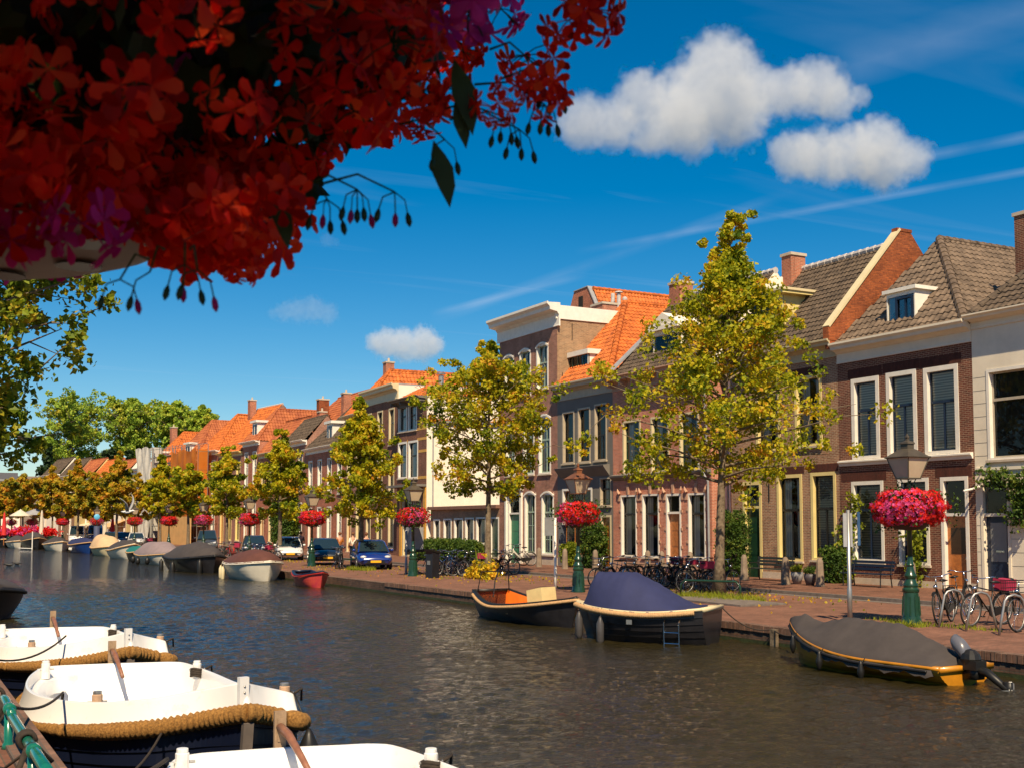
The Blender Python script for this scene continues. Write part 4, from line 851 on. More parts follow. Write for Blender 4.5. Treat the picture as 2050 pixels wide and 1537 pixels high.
mb = MB(); mb.box(-1.2, -1.12, -1.5, W + 1.2, 0, 3.0); mb.build('hoarding', mat('plywood', (.62, .36, .14), .8, var=.12, scale=1.5), r)
r, W, zt = scaffold(333, 372, 890, 1.6, 'bare steel scaffold with plank decks left of the orange netting')
r, W, zt = scaffold(303, 331, 893, 1.6, 'scaffold hung with pale grey sheeting'); cloth(r, 'sheeting', mat('grey white sheeting', (.50, .47, .42), .7, var=.12), W, .6, zt, -.1, .35, 3)
# awnings
def awning(pl, pr, py0, py1, m, label, out=1.6):
    Y0, Y1 = Yof(pr), Yof(pl); z0, z1 = zof((pl + pr) / 2, py1, FX - out), zof((pl + pr) / 2, py0); X = FX + bx(Y0)
    r = empty('awning', (X, Y0, z0), 0, label, 'awning'); W = Y1 - Y0; mb = MB()
    mb.prism([(0, z1 - z0), (-out, .25), (-out, 0), (-out + .03, 0), (-out + .03, .22), (0, z1 - z0 - .05)], 'y', 0, W); mb.build('canopy_cloth', m, r)
    mb = MB(); mb.tube([(0, .1, z1 - z0 - .8), (-out, .1, .2)], .03, 5); mb.tube([(0, W - .1, z1 - z0 - .8), (-out, W - .1, .2)], .03, 5); mb.build('arm', M_STEEL, r)
M_AWO = leafmat('orange awning cloth', [(0, (.80, .36, .04)), (1, (.85, .40, .06))], .6, .3, 0)
awning(570, 606, 944, 978, M_AWO, 'orange sun awning on the upper floor beside the ivy gap', 1.2)
awning(164, 205, 1042, 1056, mat('cream awning cloth', (.72, .58, .38), .8), 'cream shop awning behind the pole with blue sign', 2.0)
awning(220, 252, 1040, 1058, mat('sand awning cloth', (.62, .38, .18), .8), 'sand coloured awning behind the gull', 2.0)
# ivy filled gap between houses
# ------------------------------------------------------------------ foliage kit
def leaves_np(centers, per, spread, size, rs, droop=0.3, flat=1.0):
    """centers (n,3), spread scalar or (n,); returns V, F : one folded 4-corner leaf each (2 tris)"""
    n = len(centers); C = np.repeat(centers, per, 0); sp = np.repeat(np.broadcast_to(spread, (n,)), per)
    d = rs.normal(size=C.shape); d /= np.linalg.norm(d, axis=1)[:, None]; rad = rs.rand(len(C)) ** 0.45
    P = C + d * (rad * sp)[:, None] * np.array([1, 1, flat])
    a = rs.normal(size=P.shape); a[:, 2] -= droop; a /= np.linalg.norm(a, axis=1)[:, None]
    b = np.cross(a, rs.normal(size=P.shape)); b /= np.linalg.norm(b, axis=1)[:, None]; c = np.cross(a, b)
    s = size * (0.6 + 0.8 * rs.rand(len(P)))[:, None]
    V = np.stack([P - a * s * .5, P + b * s * .42 + c * s * .12, P + a * s * .55, P - b * s * .42 + c * s * .12], 1).reshape(-1, 3)
    i = np.arange(len(P)) * 4
    F = np.concatenate([np.stack([i, i + 1, i + 2], 1), np.stack([i, i + 2, i + 3], 1)])
    return V, F
M_BARK = mat('mottled bark', (.13, .085, .05), .9, var=.45, scale=7, bump=.6, bscale=18, col2=(.26, .20, .13))
M_LEAF_Y = leafmat('turning leaves', [(0.0, (.07, .14, .006)), (.30, (.26, .30, .010)), (.62, (.55, .50, .014)), (.88, (.68, .46, .02)), (1.0, (.62, .27, .02))], .75, .48, .55)
M_LEAF_Y2 = leafmat('golden leaves', [(0.0, (.10, .14, .01)), (.35, (.30, .28, .015)), (.65, (.58, .38, .02)), (1.0, (.60, .20, .02))], .6, .38, .5)
M_LEAF_G = leafmat('poplar leaves', [(0, (.14, .26, .03)), (.5, (.30, .42, .04)), (.85, (.46, .50, .05)), (1, (.55, .46, .05))], .25, .3, .5)
M_LEAF_D = leafmat('dark evergreen leaves', [(0, (.008, .022, .008)), (1, (.025, .055, .012))], .4, .15, .5)
M_LEAF_H = leafmat('hedge leaves', [(0, (.03, .07, .008)), (.6, (.07, .13, .015)), (1, (.16, .20, .02))], 1.5, .3, .6)
M_LEAF_L = leafmat('fresh yellow green leaves', [(0, (.12, .19, .01)), (1, (.42, .42, .03))], 1.5, .45, .6)
def tree(name, label, base, H, crown0, rad, seed, nclus=150, per=70, leaf=.13, lm=None, group=None, trunk_r=.14, shape='egg', lean=(0, 0), cat='tree', spiky=True, dens_sp=.46, cen=None, ex=.75):
    rs = np.random.RandomState(seed); rr = random.Random(seed); base = Vector(base); root = empty(name, base, 0, label, cat, group)
    Hc = H - crown0; top = Vector((lean[0], lean[1], H)); tp = []; trr = []
    for k in range(12):
        t = k / 11; p = top * t; p = p + Vector((math.sin(t * 5 + seed) * .10 * t, math.cos(t * 4 + seed) * .10 * t, 0)); tp.append(p); trr.append(trunk_r * (1 - .93 * t) * (1.5 if k == 0 else 1))
    tb = MB(); tb.tube(tp, trr, 9, 0); C = []; SP = []
    def axis(z):
        t = min(max(z / H, 0), 1) * 11; i = min(int(t), 10); return tp[i].lerp(tp[i + 1], t - i)
    nl = max(8, nclus // 7)
    for i in range(nl):   # limbs: start on trunk, reach outward and up
        t = (i + .5) / nl; zs = crown0 * .92 + Hc * .86 * t
        if shape == 'egg': env = rad * (math.sin(math.pi * min(1, (t * .85 + .14))) ** .75)
        elif shape == 'cone': env = rad * (1 - t) ** ex * (.55 + .45 * min(1, t * 5)) + .1
        else: env = rad * (.55 + .45 * math.sin(math.pi * t))
        az = i * 2.39996 + rr.uniform(-.4, .4); env *= rr.uniform(.72, 1.12); s0 = axis(zs); el = rr.uniform(.05, .45) + .45 * t
        e = s0 + Vector((math.cos(az), math.sin(az), 0)) * env + Vector((0, 0, env * el - (.25 if t < .2 else 0)))
        m_ = s0.lerp(e, .5) + Vector((rr.uniform(-.1, .1), rr.uniform(-.1, .1), rr.uniform(-.05, .2))) * env * .3
        r0 = trunk_r * .38 * (1 - t * .6); pts = [s0, s0.lerp(m_, .5), m_, m_.lerp(e, .5) , e]; tb.tube(pts, [r0, r0 * .7, r0 * .5, r0 * .32, r0 * .12], 5, 0, cap=False)
        k_ = max(2, nclus // nl)
        for j in range(k_):
            f = .30 + .70 * (j + rr.random()) / k_; p = (s0.lerp(m_, f * 2) if f < .5 else m_.lerp(e, f * 2 - 1))
            off = Vector((rr.gauss(0, 1), rr.gauss(0, 1), rr.gauss(0, .7))) * env * .17; q = p + off
            C.append(q); SP.append(dens_sp * rr.uniform(.45, 1.15) * (.75 + .5 * (1 - f)) * (rad / 3.0) ** .5)
            if j % 2 == 0: tb.tube([p, q], [r0 * .25, r0 * .06], 4, 0, cap=False)
    # top spire
    nsp = nclus // 10 if spiky else 3
    for j in range(nsp):
        z = H - Hc * .22 * rr.random() ** 1.3; C.append(axis(z) + Vector((rr.gauss(0, .12), rr.gauss(0, .12), 0)) * rad * .5); SP.append(dens_sp * .4)
    if cen: # dense inner foliage
        for j in range(cen): t = rr.uniform(.05, .75); C.append(axis(crown0 + Hc * t) + Vector((rr.gauss(0, .3), rr.gauss(0, .3), 0)) * rad * .8); SP.append(dens_sp)
    tb.build('trunk', M_BARK, root, True)
    V, F = leaves_np(np.array([tuple(c) for c in C]), per, np.array(SP), leaf, rs, flat=.8)
    np_mesh('crown', V, F, lm or M_LEAF_Y, root)
    return root
GR = 'plane trees along the far quay'
def tpos(px, X=21.8):
    Y = Yof(px, X); return (X + bx(Y), Y, 0.02)
def zt_at(px, py, p): # height of a picture point at the distance of p
    r_ = ray(px, py); t = (p[0] * math.sin(YAW) + p[1] * math.cos(YAW)) / (r_.x * math.sin(YAW) + r_.y * math.cos(YAW)); return EYE + r_.z * t
def mpp(p): return (p[0] * math.sin(YAW) + p[1] * math.cos(YAW)) / F_PX  # metres per pixel
p = tpos(1437, 23.2); tree('plane_tree', 'tallest nearest tree with a thin spire, between the blue covered boat and the ivy', p, zt_at(1475, 432, p), zt_at(1437, 960, p), 235 * mpp(p) * 1.3, 11, 400, 60, .125, group=GR, trunk_r=.165, cen=22, lean=(.35, -.35), shape='cone', ex=1.0)
p = tpos(977, 22.5); tree('plane_tree', 'second nearest tree, golden brown, before the white blank wall and arched windows', p, zt_at(1000, 690, p), zt_at(977, 975, p), 138 * mpp(p) * 1.15, 12, 320, 55, .14, M_LEAF_Y, GR, .15, cen=16, shape='egg')
p = tpos(723, 21.3); tree('plane_tree', 'third tree from the right, its trunk in front of the blue car', p, zt_at(722, 800, p), zt_at(723, 1035, p), 92 * mpp(p) * 1.2, 13, 200, 60, .17, M_LEAF_Y, GR, .16, cen=16, shape='cone')
p = tpos(561, 21.5); tree('plane_tree', 'fourth tree from the right, its trunk in front of the white car', p, zt_at(565, 862, p), zt_at(561, 1030, p), 72 * mpp(p) * 1.2, 14, 160, 55, .2, M_LEAF_Y, GR, .16, cen=12, shape='cone')
lab = ['tree beside the yellow window house, right of the orange netting', 'tree in front of the plywood hoarding', 'tree in front of the grey sheeting scaffold', 'tree behind the cream and black covered boats, with orange top', 'tree beside the dark van, below the right poplar',
       'tree over the blue covered boat and cream awning', 'tree over the black covered boat at the far left', 'leftmost tall tree over the red flower boxes', 'tree at the left picture edge over the first boats']
for k, (px_, ty, wd, lm_) in enumerate([(455, 895, 52, 0), (378, 930, 48, 0), (322, 912, 40, 0), (235, 905, 46, 1), (193, 950, 36, 1), (157, 922, 44, 1), (106, 935, 36, 1), (47, 950, 44, 1), (2, 965, 34, 1)]):
    p = tpos(px_, 21.8 if k < 3 else 21.5); tree('plane_tree', lab[k], p, zt_at(px_, ty, p), zt_at(px_, 1030, p), wd * mpp(p) * 1.2, 20 + k, 150, 50, .22 + .03 * k, [M_LEAF_Y, M_LEAF_Y2][lm_], GR, .16, cen=16, shape=['cone', 'egg', 'cone'][k % 3])
# small trees farther along, filling the row
for k, (px_, ty) in enumerate([(275, 948), (130, 955), (80, 955), (25, 960)]):
    p = tpos(px_, 26); tree('plane_tree', ['smaller tree behind the row right of the gull', 'smaller tree behind the row over the van', 'smaller tree behind the row over the terrace', 'smaller tree behind the row above the closed red umbrella'][k], p, zt_at(px_, ty, p), zt_at(px_, 1030, p), 34 * mpp(p), 40 + k, 80, 40, .35, M_LEAF_Y2, GR, .16, cen=14)
# poplars behind the houses
GP = 'tall trees behind the houses'
for k, (px_, ty, by_, wd, s_, lb) in enumerate([(140, 792, 935, 82, 61, 'leftmost tall green tree, widest of the group behind the houses'), (262, 798, 905, 62, 62, 'middle tall green tree with forked pale trunk behind the houses'), (350, 805, 890, 48, 63, 'tall green tree above the white sheeting'), (402, 812, 885, 34, 64, 'rightmost tall green tree touching the orange roof')]):
    q = at_y(px_, 1000, 235 - k * 12); q.z = 0; tree('poplar_tree', lb, q, zt_at(px_, ty, q), zt_at(px_, by_, q), wd * mpp(q), s_, 420, 42, .42, M_LEAF_G, GP, .6, 'round', spiky=True, dens_sp=.75, cen=0)
for k, (px_, ty, wd) in enumerate([(95, 890, 22), (118, 925, 24), (190, 925, 16), (207, 905, 12), (222, 895, 12), (258, 905, 16), (290, 905, 14)]):
    q = at_y(px_, 1000, 215); q.z = 0
    tree('dark_poplar', 'dark slim tree below the tall green trees, ' + ['leftmost', 'second from the left', 'third from the left', 'fourth from the left', 'fifth from the left', 'sixth from the left', 'rightmost'][k], q, zt_at(px_, ty, q), 3, wd * mpp(q), 70 + k, 70, 50, .7, M_LEAF_D, 'dark slim trees behind the houses', .25, 'cone', dens_sp=1.2, cen=20)
# linden at the near quay, left of the picture: only its outer branches reach the view
p = (.5, 22.0, ZN); rt = tree('linden_tree', 'branches of a green yellow linden reaching in at the left edge under the flowers', p, 9.3, 2.9, 2.8, 81, 600, 55, .12, leafmat('linden leaves', [(0, (.07, .13, .008)), (.5, (.20, .26, .012)), (.8, (.40, .36, .02)), (1, (.50, .32, .02))], 1.6, .4, .6), None, .18, 'round', dens_sp=.46)
p = (-2.1, -1.9, ZN); rt = tree('shade_linden', 'unseen linden added behind the viewpoint to shade the near flower basket', p, 8.6, 3.6, 3.4, 82, 84, 50, .19, M_LEAF_G, None, .2, 'round', dens_sp=.9, cen=25)  # unseen tree, added to keep most direct sun off the near basket
# shrubs, hedges, climbers
def bush(name, label, boxc, half, n, leaf, lm, seed, cat='shrub', group=None, stems=True):
    rs = np.random.RandomState(seed); c = np.array(boxc); P = (rs.rand(n, 3) * 2 - 1)
    m_ = (np.abs(P) ** 4).sum(1) < 1.05; P = P[m_] * np.array(half)
    base = Vector((boxc[0], boxc[1], boxc[2] - half[2])); root = empty(name, base, 0, label, cat, group); P[:, 2] += half[2]
    V, F = leaves_np(P, 12, leaf * 1.6, leaf, rs); np_mesh('foliage', V, F, lm, root)
    if stems:
        mb = MB(); rr = random.Random(seed)
        for k in range(6): mb.tube([(rr.uniform(-.1, .1), rr.uniform(-.2, .2) * half[1], 0), (rr.uniform(-.5, .5) * half[0], rr.uniform(-.7, .7) * half[1], half[2] * 1.2)], [.025, .008], 5)
        mb.build('stem', M_BARK, root)
    return root
c = at_x(1472, 1115, 30.6); bush('ivy_shrub', 'dense tall ivy shrub against the wall behind the nearest tree', (30.5, c.y, 1.45), (.5, .75, 1.35), 900, .07, M_LEAF_H, 1)
c = at_x(1190, 1100, 30.6); bush('climbing_shrub', 'leafy climber between the shop window and door of the grey house', (30.6, c.y, 1.2), (.45, .75, 1.15), 600, .09, M_LEAF_H, 2)
c = at_x(1142, 1106, 30.4); bush('yellow_shrub', 'low yellow green shrub under the shop window of the grey house', (30.4, c.y, .75), (.4, .55, .55), 300, .09, M_LEAF_L, 3)
y0_, y1_ = Yof(962, 28.5), Yof(838, 28.5); bush('hedge', 'clipped green hedge in front of the low annex', (28.6, (y0_ + y1_) / 2, .72), (.45, (y1_ - y0_) / 2, .64), 2600, .09, M_LEAF_H, 4, 'hedge')
y0_ = Yof(585); bush('ivy_wall', 'tall ivy covering the gap beside the orange awning', (30.2 + bx(y0_), y0_ - .5, 2.6), (.8, 2.3, 2.5), 1600, .16, M_LEAF_H, 5, 'ivy')
c = at_x(1670, 1135, 30.5); bush('rose_shrub', 'flowering shrub beside the left end of the blue bench', (30.5, c.y, .75), (.4, .55, .65), 350, .08, M_LEAF_H, 6)
def climber(label, pts, w_, n, leaf, lm, seed, name='climbing_vine', X=30.85):
    rs = np.random.RandomState(seed); root = empty(name, tuple(pts[0]), 0, label, 'vine'); P = []; o = Vector(pts[0])
    for a, b in zip(pts[:-1], pts[1:]):
        for _ in range(n): t = rs.rand(); q = Vector(a).lerp(Vector(b), t) - o; P.append((q.x - rs.rand() * .15, q.y + rs.normal() * w_, q.z + rs.normal() * w_))
    V, F = leaves_np(np.array(P), 5, leaf * 1.2, leaf, rs, droop=1.2); np_mesh('foliage', V, F, lm, root)
    mb = MB(); mb.tube([tuple(Vector(q) - o) for q in pts], .015, 5); mb.build('stem', M_BARK, root)
q = lambda px_, py_, X=30.85: at_x(px_, py_, X)
climber('leafy vine climbing the pier left of the first window of the dark brick house', [q(1702, 1165), q(1696, 1100), q(1705, 1045), q(1712, 1000)], .2, 45, .12, M_LEAF_L, 1)
climber('leafy vine climbing the pier between the two lower windows behind the nearest lamp', [q(1838, 1180), q(1832, 1120), q(1838, 1080), q(1830, 1045)], .17, 45, .12, M_LEAF_L, 2)
climber('vine hanging over the navy door of the white house', [q(2100, 1010), q(2048, 975), q(2010, 955), q(1965, 960)], .16, 60, .10, M_LEAF_H, 3); climber('thick vine mass at the right picture edge beside the navy door', [q(2046, 1045), q(2044, 1010), q(2050, 975), q(2085, 950)], .25, 90, .10, M_LEAF_H, 4)
# ------------------------------------------------------------------ street lamps and flower baskets
M_LGLASS = mat('lantern glass', (.55, .44, .30), .15, var=.1, spec=.6)
M_COPPER = mat('weathered copper', (.30, .12, .06), .45, metal=.5, var=.25)
M_LROOF = mat('lantern roof', (.10, .08, .055), .5, metal=.3, var=.3)
def petalmat(name, a, b): return leafmat(name, [(0, a), (.6, b), (1, tuple(min(1, v * 1.25) for v in b))], 3.0, .35, .5, .5)
M_RED = petalmat('red petals', (.42, .008, .006), (.78, .022, .015)); M_PINK = petalmat('pink petals', (.50, .03, .16), (.72, .09, .30))
M_GER = leafmat('geranium leaves', [(0, (.015, .045, .006)), (1, (.07, .13, .012))], 2.0, .25, .6)
def make_lamp(roofm=M_LROOF, copper=False):
    root = empty('street_lamp', (0, 0, 0), 0, 'x', 'street lamp', 'street lamps along the far quay')
    b = MB(); prof = [(.23, 0), (.23, .05), (.215, .08), (.215, .12), (.20, .16), (.19, .28), (.17, .62), (.165, .70), (.185, .73), (.185, .78), (.15, .82), (.165, .85), (.165, .88), (.13, .93), (.11, 1.0), (.135, 1.04), (.14, 1.08), (.11, 1.13), (.085, 1.20), (.07, 1.28), (.09, 1.31), (.07, 1.34), (.058, 1.5)]
    b.lathe(prof, n=20); 
    for k in range(10): t = k * math.pi / 5; b.tube([(.192 * math.cos(t), .192 * math.sin(t), .2), (.168 * math.cos(t), .168 * math.sin(t), .62)], .02, 5)
    b.build('base', M_DKGREEN, root, 'angle')
    p = MB(); p.lathe([(.056, 1.5), (.05, 3.0), (.07, 3.02), (.05, 3.06)], n=12)
    for s in range(4):
        t = s * math.pi / 2 + math.pi / 4; c_, s_ = math.cos(t), math.sin(t); p.tube([(0.05 * c_, .05 * s_, 2.95), (.16 * c_, .16 * s_, 3.05), (.13 * c_, .13 * s_, 3.16), (.17 * c_, .17 * s_, 3.24)], .012, 5)
    p.build('pole', M_DKGREEN, root, True)
    f = MB(); sq = math.pi / 4
    for k in range(4):
        t = k * math.pi / 2 + sq; f.beam((.26 * math.cos(t), .26 * math.sin(t), 3.24), (.45 * math.cos(t), .45 * math.sin(t), 3.70), .022, .022)
    f.lathe([(.28, 3.22), (.28, 3.25)], n=4, rot=sq); f.lathe([(.49, 3.69), (.505, 3.71), (.49, 3.73), (.45, 3.735), (.20, 3.88), (.14, 3.90), (.14, 4.0), (.17, 4.01), (.15, 4.05), (.05, 4.08), (.035, 4.12), (.05, 4.16), (.01, 4.25)], n=4, rot=sq)
    f.build('lantern_frame', M_COPPER if copper else roofm, root)
    g = MB(); g.lathe([(.255, 3.25), (.44, 3.69)], n=4, rot=sq, cap=False); g.build('lantern_glass', M_LGLASS, root)
    return root
def blossoms_np(n, rx, rz, size, rs, region=None, zb=-1.0):
    """five petal blossoms spread over a lumpy ellipsoid surface -> V, F quads"""
    d = rs.normal(size=(n, 3)); d /= np.linalg.norm(d, axis=1)[:, None]; d = d[d[:, 2] > zb]
    if region is not None: d = d[region(d)]
    lump = 1 + .10 * np.sin(d[:, 0] * 7 + 1) * np.cos(d[:, 1] * 6) + .06 * np.sin(d[:, 2] * 11)
    P = d * lump[:, None] * (rs.rand(len(d)) * .2 + .84)[:, None] * np.array([rx, rx, rz])
    nrm = d + rs.normal(size=d.shape) * .35; nrm /= np.linalg.norm(nrm, axis=1)[:, None]
    a = np.cross(nrm, rs.normal(size=d.shape)); a /= np.linalg.norm(a, axis=1)[:, None]; b = np.cross(nrm, a); Vs = []
    s = (size * (.7 + .6 * rs.rand(len(P))))[:, None]
    for k in range(5):
        t = 2 * math.pi * k / 5; u = a * math.cos(t) + b * math.sin(t); v = -a * math.sin(t) + b * math.cos(t)
        Vs.append(np.stack([P, P + (u * .6 + v * .32 + nrm * .15) * s, P + (u + nrm * .25) * s, P + (u * .6 - v * .32 + nrm * .15) * s], 1))
    V = np.concatenate(Vs, 1).reshape(-1, 3); return V, np.arange(len(V)).reshape(-1, 4)
def make_basket(seed, nb=1500, pink=.4):
    rs = np.random.RandomState(seed); root = empty('flower_basket', (0, 0, 0), 0, 'x', 'flower basket', 'flower baskets on the street lamps')
    m = MB(); m.lathe([(.06, -.48), (.30, -.46), (.46, -.30), (.52, -.12), (.50, -.12), (.40, -.26), (.06, -.40)], n=20); m.build('bowl', mat('brown bowl', (.06, .035, .025), .7), root, True)
    V, F = leaves_np(np.array([[0, 0, 0.0]]).repeat(60, 0) + rs.normal(size=(60, 3)) * np.array([.33, .33, .2]), 22, .28, .075, rs)
    tag(np_mesh('foliage', V, F, M_GER, root), kind='stuff')
    ph = rs.rand(3) * 6
    isp = lambda d: (np.sin(d[:, 0] * 3 + ph[0]) + np.sin(d[:, 1] * 3.3 + ph[1]) + np.sin(d[:, 2] * 3 + ph[2]) + rs.normal(size=len(d)) * 1.1) > (1.1 - 2.2 * pink)
    V, F = blossoms_np(nb, .80, .46, .042, rs, lambda d: ~isp(d), -.85); tag(np_mesh('red_blossoms', V, F, M_RED, root), kind='stuff')
    V, F = blossoms_np(int(nb * .9), .79, .45, .042, rs, isp, -.85); tag(np_mesh('pink_blossoms', V, F, M_PINK, root), kind='stuff')
    return root
LY = [19.0, 33.2, 46.9, 60.6, 74.6, 88.5, 102.4, 116.3, 130, 144, 158, 172]
lampA = make_lamp(); lampB = make_lamp(copper=True)
bkA = make_basket(1, 3400, .02); bkB = make_basket(2, 2200, .25); bkC = make_basket(3, 1500, .35)
LL = ['street lamp nearest the camera, dark green base beside the leaning bicycle', 'street lamp with a copper coloured lantern in front of the grey house', 'street lamp beside the black litter bin and the hedge', 'street lamp in front of the dark parked car']
WH = ['right of the white car', 'in front of the dark van by the hoarding', 'right of the grey sheeting', 'over the white parked van left of the scaffold', 'behind the blue topped post', 'left of the white van by the bright red basket', 'second from the left end of the row', 'at the left end of the row']
for i, Y in enumerate(LY):
    X = 20.2 + bx(Y); l = LL[i] if i < 4 else 'distant street lamp ' + WH[i - 4]
    if i == 0: o = lampA
    elif i == 1: o = lampB
    else: o = copy_tree(lampA)
    o.location = (X, Y, 0.0); o['label'] = l
    b = [bkA, bkB, bkC][i] if i < 3 else copy_tree([bkA, bkB, bkC][i % 3]); b.location = (X, Y, 2.56); b.rotation_euler = (0, 0, 1.7 * i if i > 2 else 0)
    b['label'] = ['large red and pink flower basket on the nearest street lamp', 'red and pink flower basket under the copper coloured lantern', 'flower basket with a pink lower right on the lamp by the hedge', 'red flower basket above the dark parked car'][i] if i < 4 else 'distant flower basket ' + WH[i - 4]
    if i > 0: b.scale = (.9, .9, .95)
# ------------------------------------------------------------------ sign posts, bin, bollards, benches, pots
def post(name, label, p, h, r, m, cat='sign post'):
    root = empty(name, p, 0, label, cat); mb = MB(); mb.lathe([(r * 1.25, 0), (r * 1.25, h * .3), (r, h * .31), (r, h)], n=12); mb.build('pole', m, root, True); return root
p = at_z(1702, 1246); q = zt_at(1702, 1020, p); r = post('sign_post', 'galvanised sign post with blue and white plate seen edge on', p, q, .045, M_STEEL)
mb = MB(); mb.obox((-.02, .0, q - .45), (.10, -.04, 0), (.004, .01, 0), (0, 0, .38)); mb.obox((.22, -.1, q - .42), (.09, .05, 0), (.006, .011, 0), (0, 0, .38), 1); mb.build('sign_plate', [mat('grey sign back', (.33, .34, .36), .5), mat('blue sign', (.02, .13, .34), .4)], r)
p = at_z(1112, 1180); q = zt_at(1112, 1036, p); r = post('sign_post', 'thin white sign post with grey plate left of the second lamp', p, q, .04, M_WHITE)
mb = MB(); mb.obox((-.17, .1, q - .30), (.15, -.08, 0), (.006, .011, 0), (0, 0, .30)); mb.obox((.22, -.11, q - .55), (.11, -.06, 0), (.02, .04, 0), (0, 0, .32), 1); mb.beam((-.32, .18, q - .0), (.2, -.1, q - .0), .04, .04); mb.build('sign_plate', [M_STEEL, mat('slate sign', (.06, .07, .09), .5)], r)
p = at_z(813, 1149); r = post('sign_post', 'dark sign post with pale panel close to the third lamp', p, zt_at(813, 1060, p), .05, M_LEAD)
mb = MB(); mb.box(.1, .7, -.3, .3, 1.0, 2.1); mb.box(.05, .75, -.35, .35, 1.0, 1.12, 1); mb.build('panel', [M_LEAD, M_BLACK], r)
p = at_z(866, 1156); r = empty('litter_bin', p, R(20), 'black standing litter bin beside the bicycles and hedge', 'litter bin')
mb = MB(); mb.prism([(-.22, 0), (-.20, 1.0), (-.26, 1.16), (.24, 1.05), (.20, .98), (.20, 0)], 'y', -.2, .2); mb.build('body', mat('black bin plastic', (.015, .016, .022), .35, var=.2), r)
mb = MB(); mb.prism([(-.28, 1.12), (-.30, 1.2), (.28, 1.09), (.26, 1.0)], 'y', -.23, .23); mb.build('lid', M_BLACK, r); mb = MB(); mb.box(-.235, -.226, -.09, .09, .55, .72); mb.build('notice', M_STEEL, r)
def bollard(px, py):
    m = MB(); m.lathe([(.17, 0), (.15, .1), (.12, .7), (.11, .78), (.06, .86), (.01, .87)], n=8, rot=.4); return m
GB = 'stone bollards along the house fronts'
b0 = None
for px_, py_, lb in [(1573, 1169, 'between the dark bench and round grey pot'), (1642, 1173, 'right of the dark square pot'), (1826, 1186, 'behind the nearest lamp'), (1490, 1160, 'right of the ivy shrub'), (1382, 1150, 'below the pink brick house door'), (1325, 1147, 'left of the pink house door'), (1297, 1145, 'under the second window of the pink house'), (1192, 1142, 'right of the leafy climber'), (1131, 1138, 'in front of the yellow shrub'), (1079, 1134, 'between the arched lower windows')]:
    p = at_z(px_, py_, .1)
    o = (bollard(px_, py_).build('bollard', M_BOLL, None, 'angle') if b0 is None else b0.copy())
    if b0 is None: b0 = o
    else: COL.objects.link(o)
    o.location = p; o.rotation_euler = (0, 0, px_ * 1.3); o.scale = (1, 1, 1.12); tag(o, 'stone bollard ' + lb, 'bollard', GB)
def bench(px0, px1, py, label, m, X=29.9):
    a, b_ = at_x(px1, py, X), at_x(px0, py, X); L_ = b_.y - a.y; root = empty('bench', (X, a.y, .1), 0, label, 'bench')
    s = MB(); [s.box(-.45 + k * .13, -.34 + k * .13, 0, L_, .43, .46) for k in range(4)]; s.build('seat', m, root)
    s = MB(); [s.box(.10 + k * .02, .12 + k * .02, 0, L_, .55 + k * .12, .64 + k * .12) for k in range(3)]; s.build('backrest', m, root)
    for yy in (.12, L_ - .12):
        s = MB(); s.tube([(-.42, yy, 0), (-.40, yy, .43), (.06, yy, .43), (.17, yy, .9)], .022, 6); s.tube([(.06, yy, .43), (.12, yy, 0)], .022, 6); s.tube([(-.4, yy, .43), (-.40, yy, .65), (.1, yy, .66)], .018, 6); s.build('leg', M_BLACK, root)
bench(1512, 1586, 1160, 'dark slatted bench beside the yellow framed doorway', mat('dark bench wood', (.03, .035, .03), .5)); bench(1701, 1786, 1168, 'navy bench under the first window of the dark brick house', M_NAVY)
for px_, py_, r_, h_, m_, lm_, lb in [(1596, 1168, .22, .42, mat('grey pot', (.28, .27, .27), .5), M_LEAF_L, 'round grey plant pot with a green tuft between two bollards'), (1622, 1171, .22, .40, mat('dark pot', (.07, .06, .07), .5), M_LEAF_H, 'dark tapered plant pot with a brownish tuft right of the grey pot')]:
    p = at_z(px_, py_, .1); root = empty('plant_pot', p, 0, lb, 'plant pot'); mb = MB(); mb.lathe([(r_ * .6, 0), (r_ * .95, h_ * .6), (r_, h_), (r_ * .9, h_), (r_ * .85, h_ * .9)], n=16); mb.build('pot', m_, root, True)
    rs = np.random.RandomState(4); V, F = leaves_np(rs.normal(size=(60, 3)) * [.09, .09, .05] + [0, 0, h_ + .12], 12, .08, .05, rs); np_mesh('foliage', V, F, lm_, root)
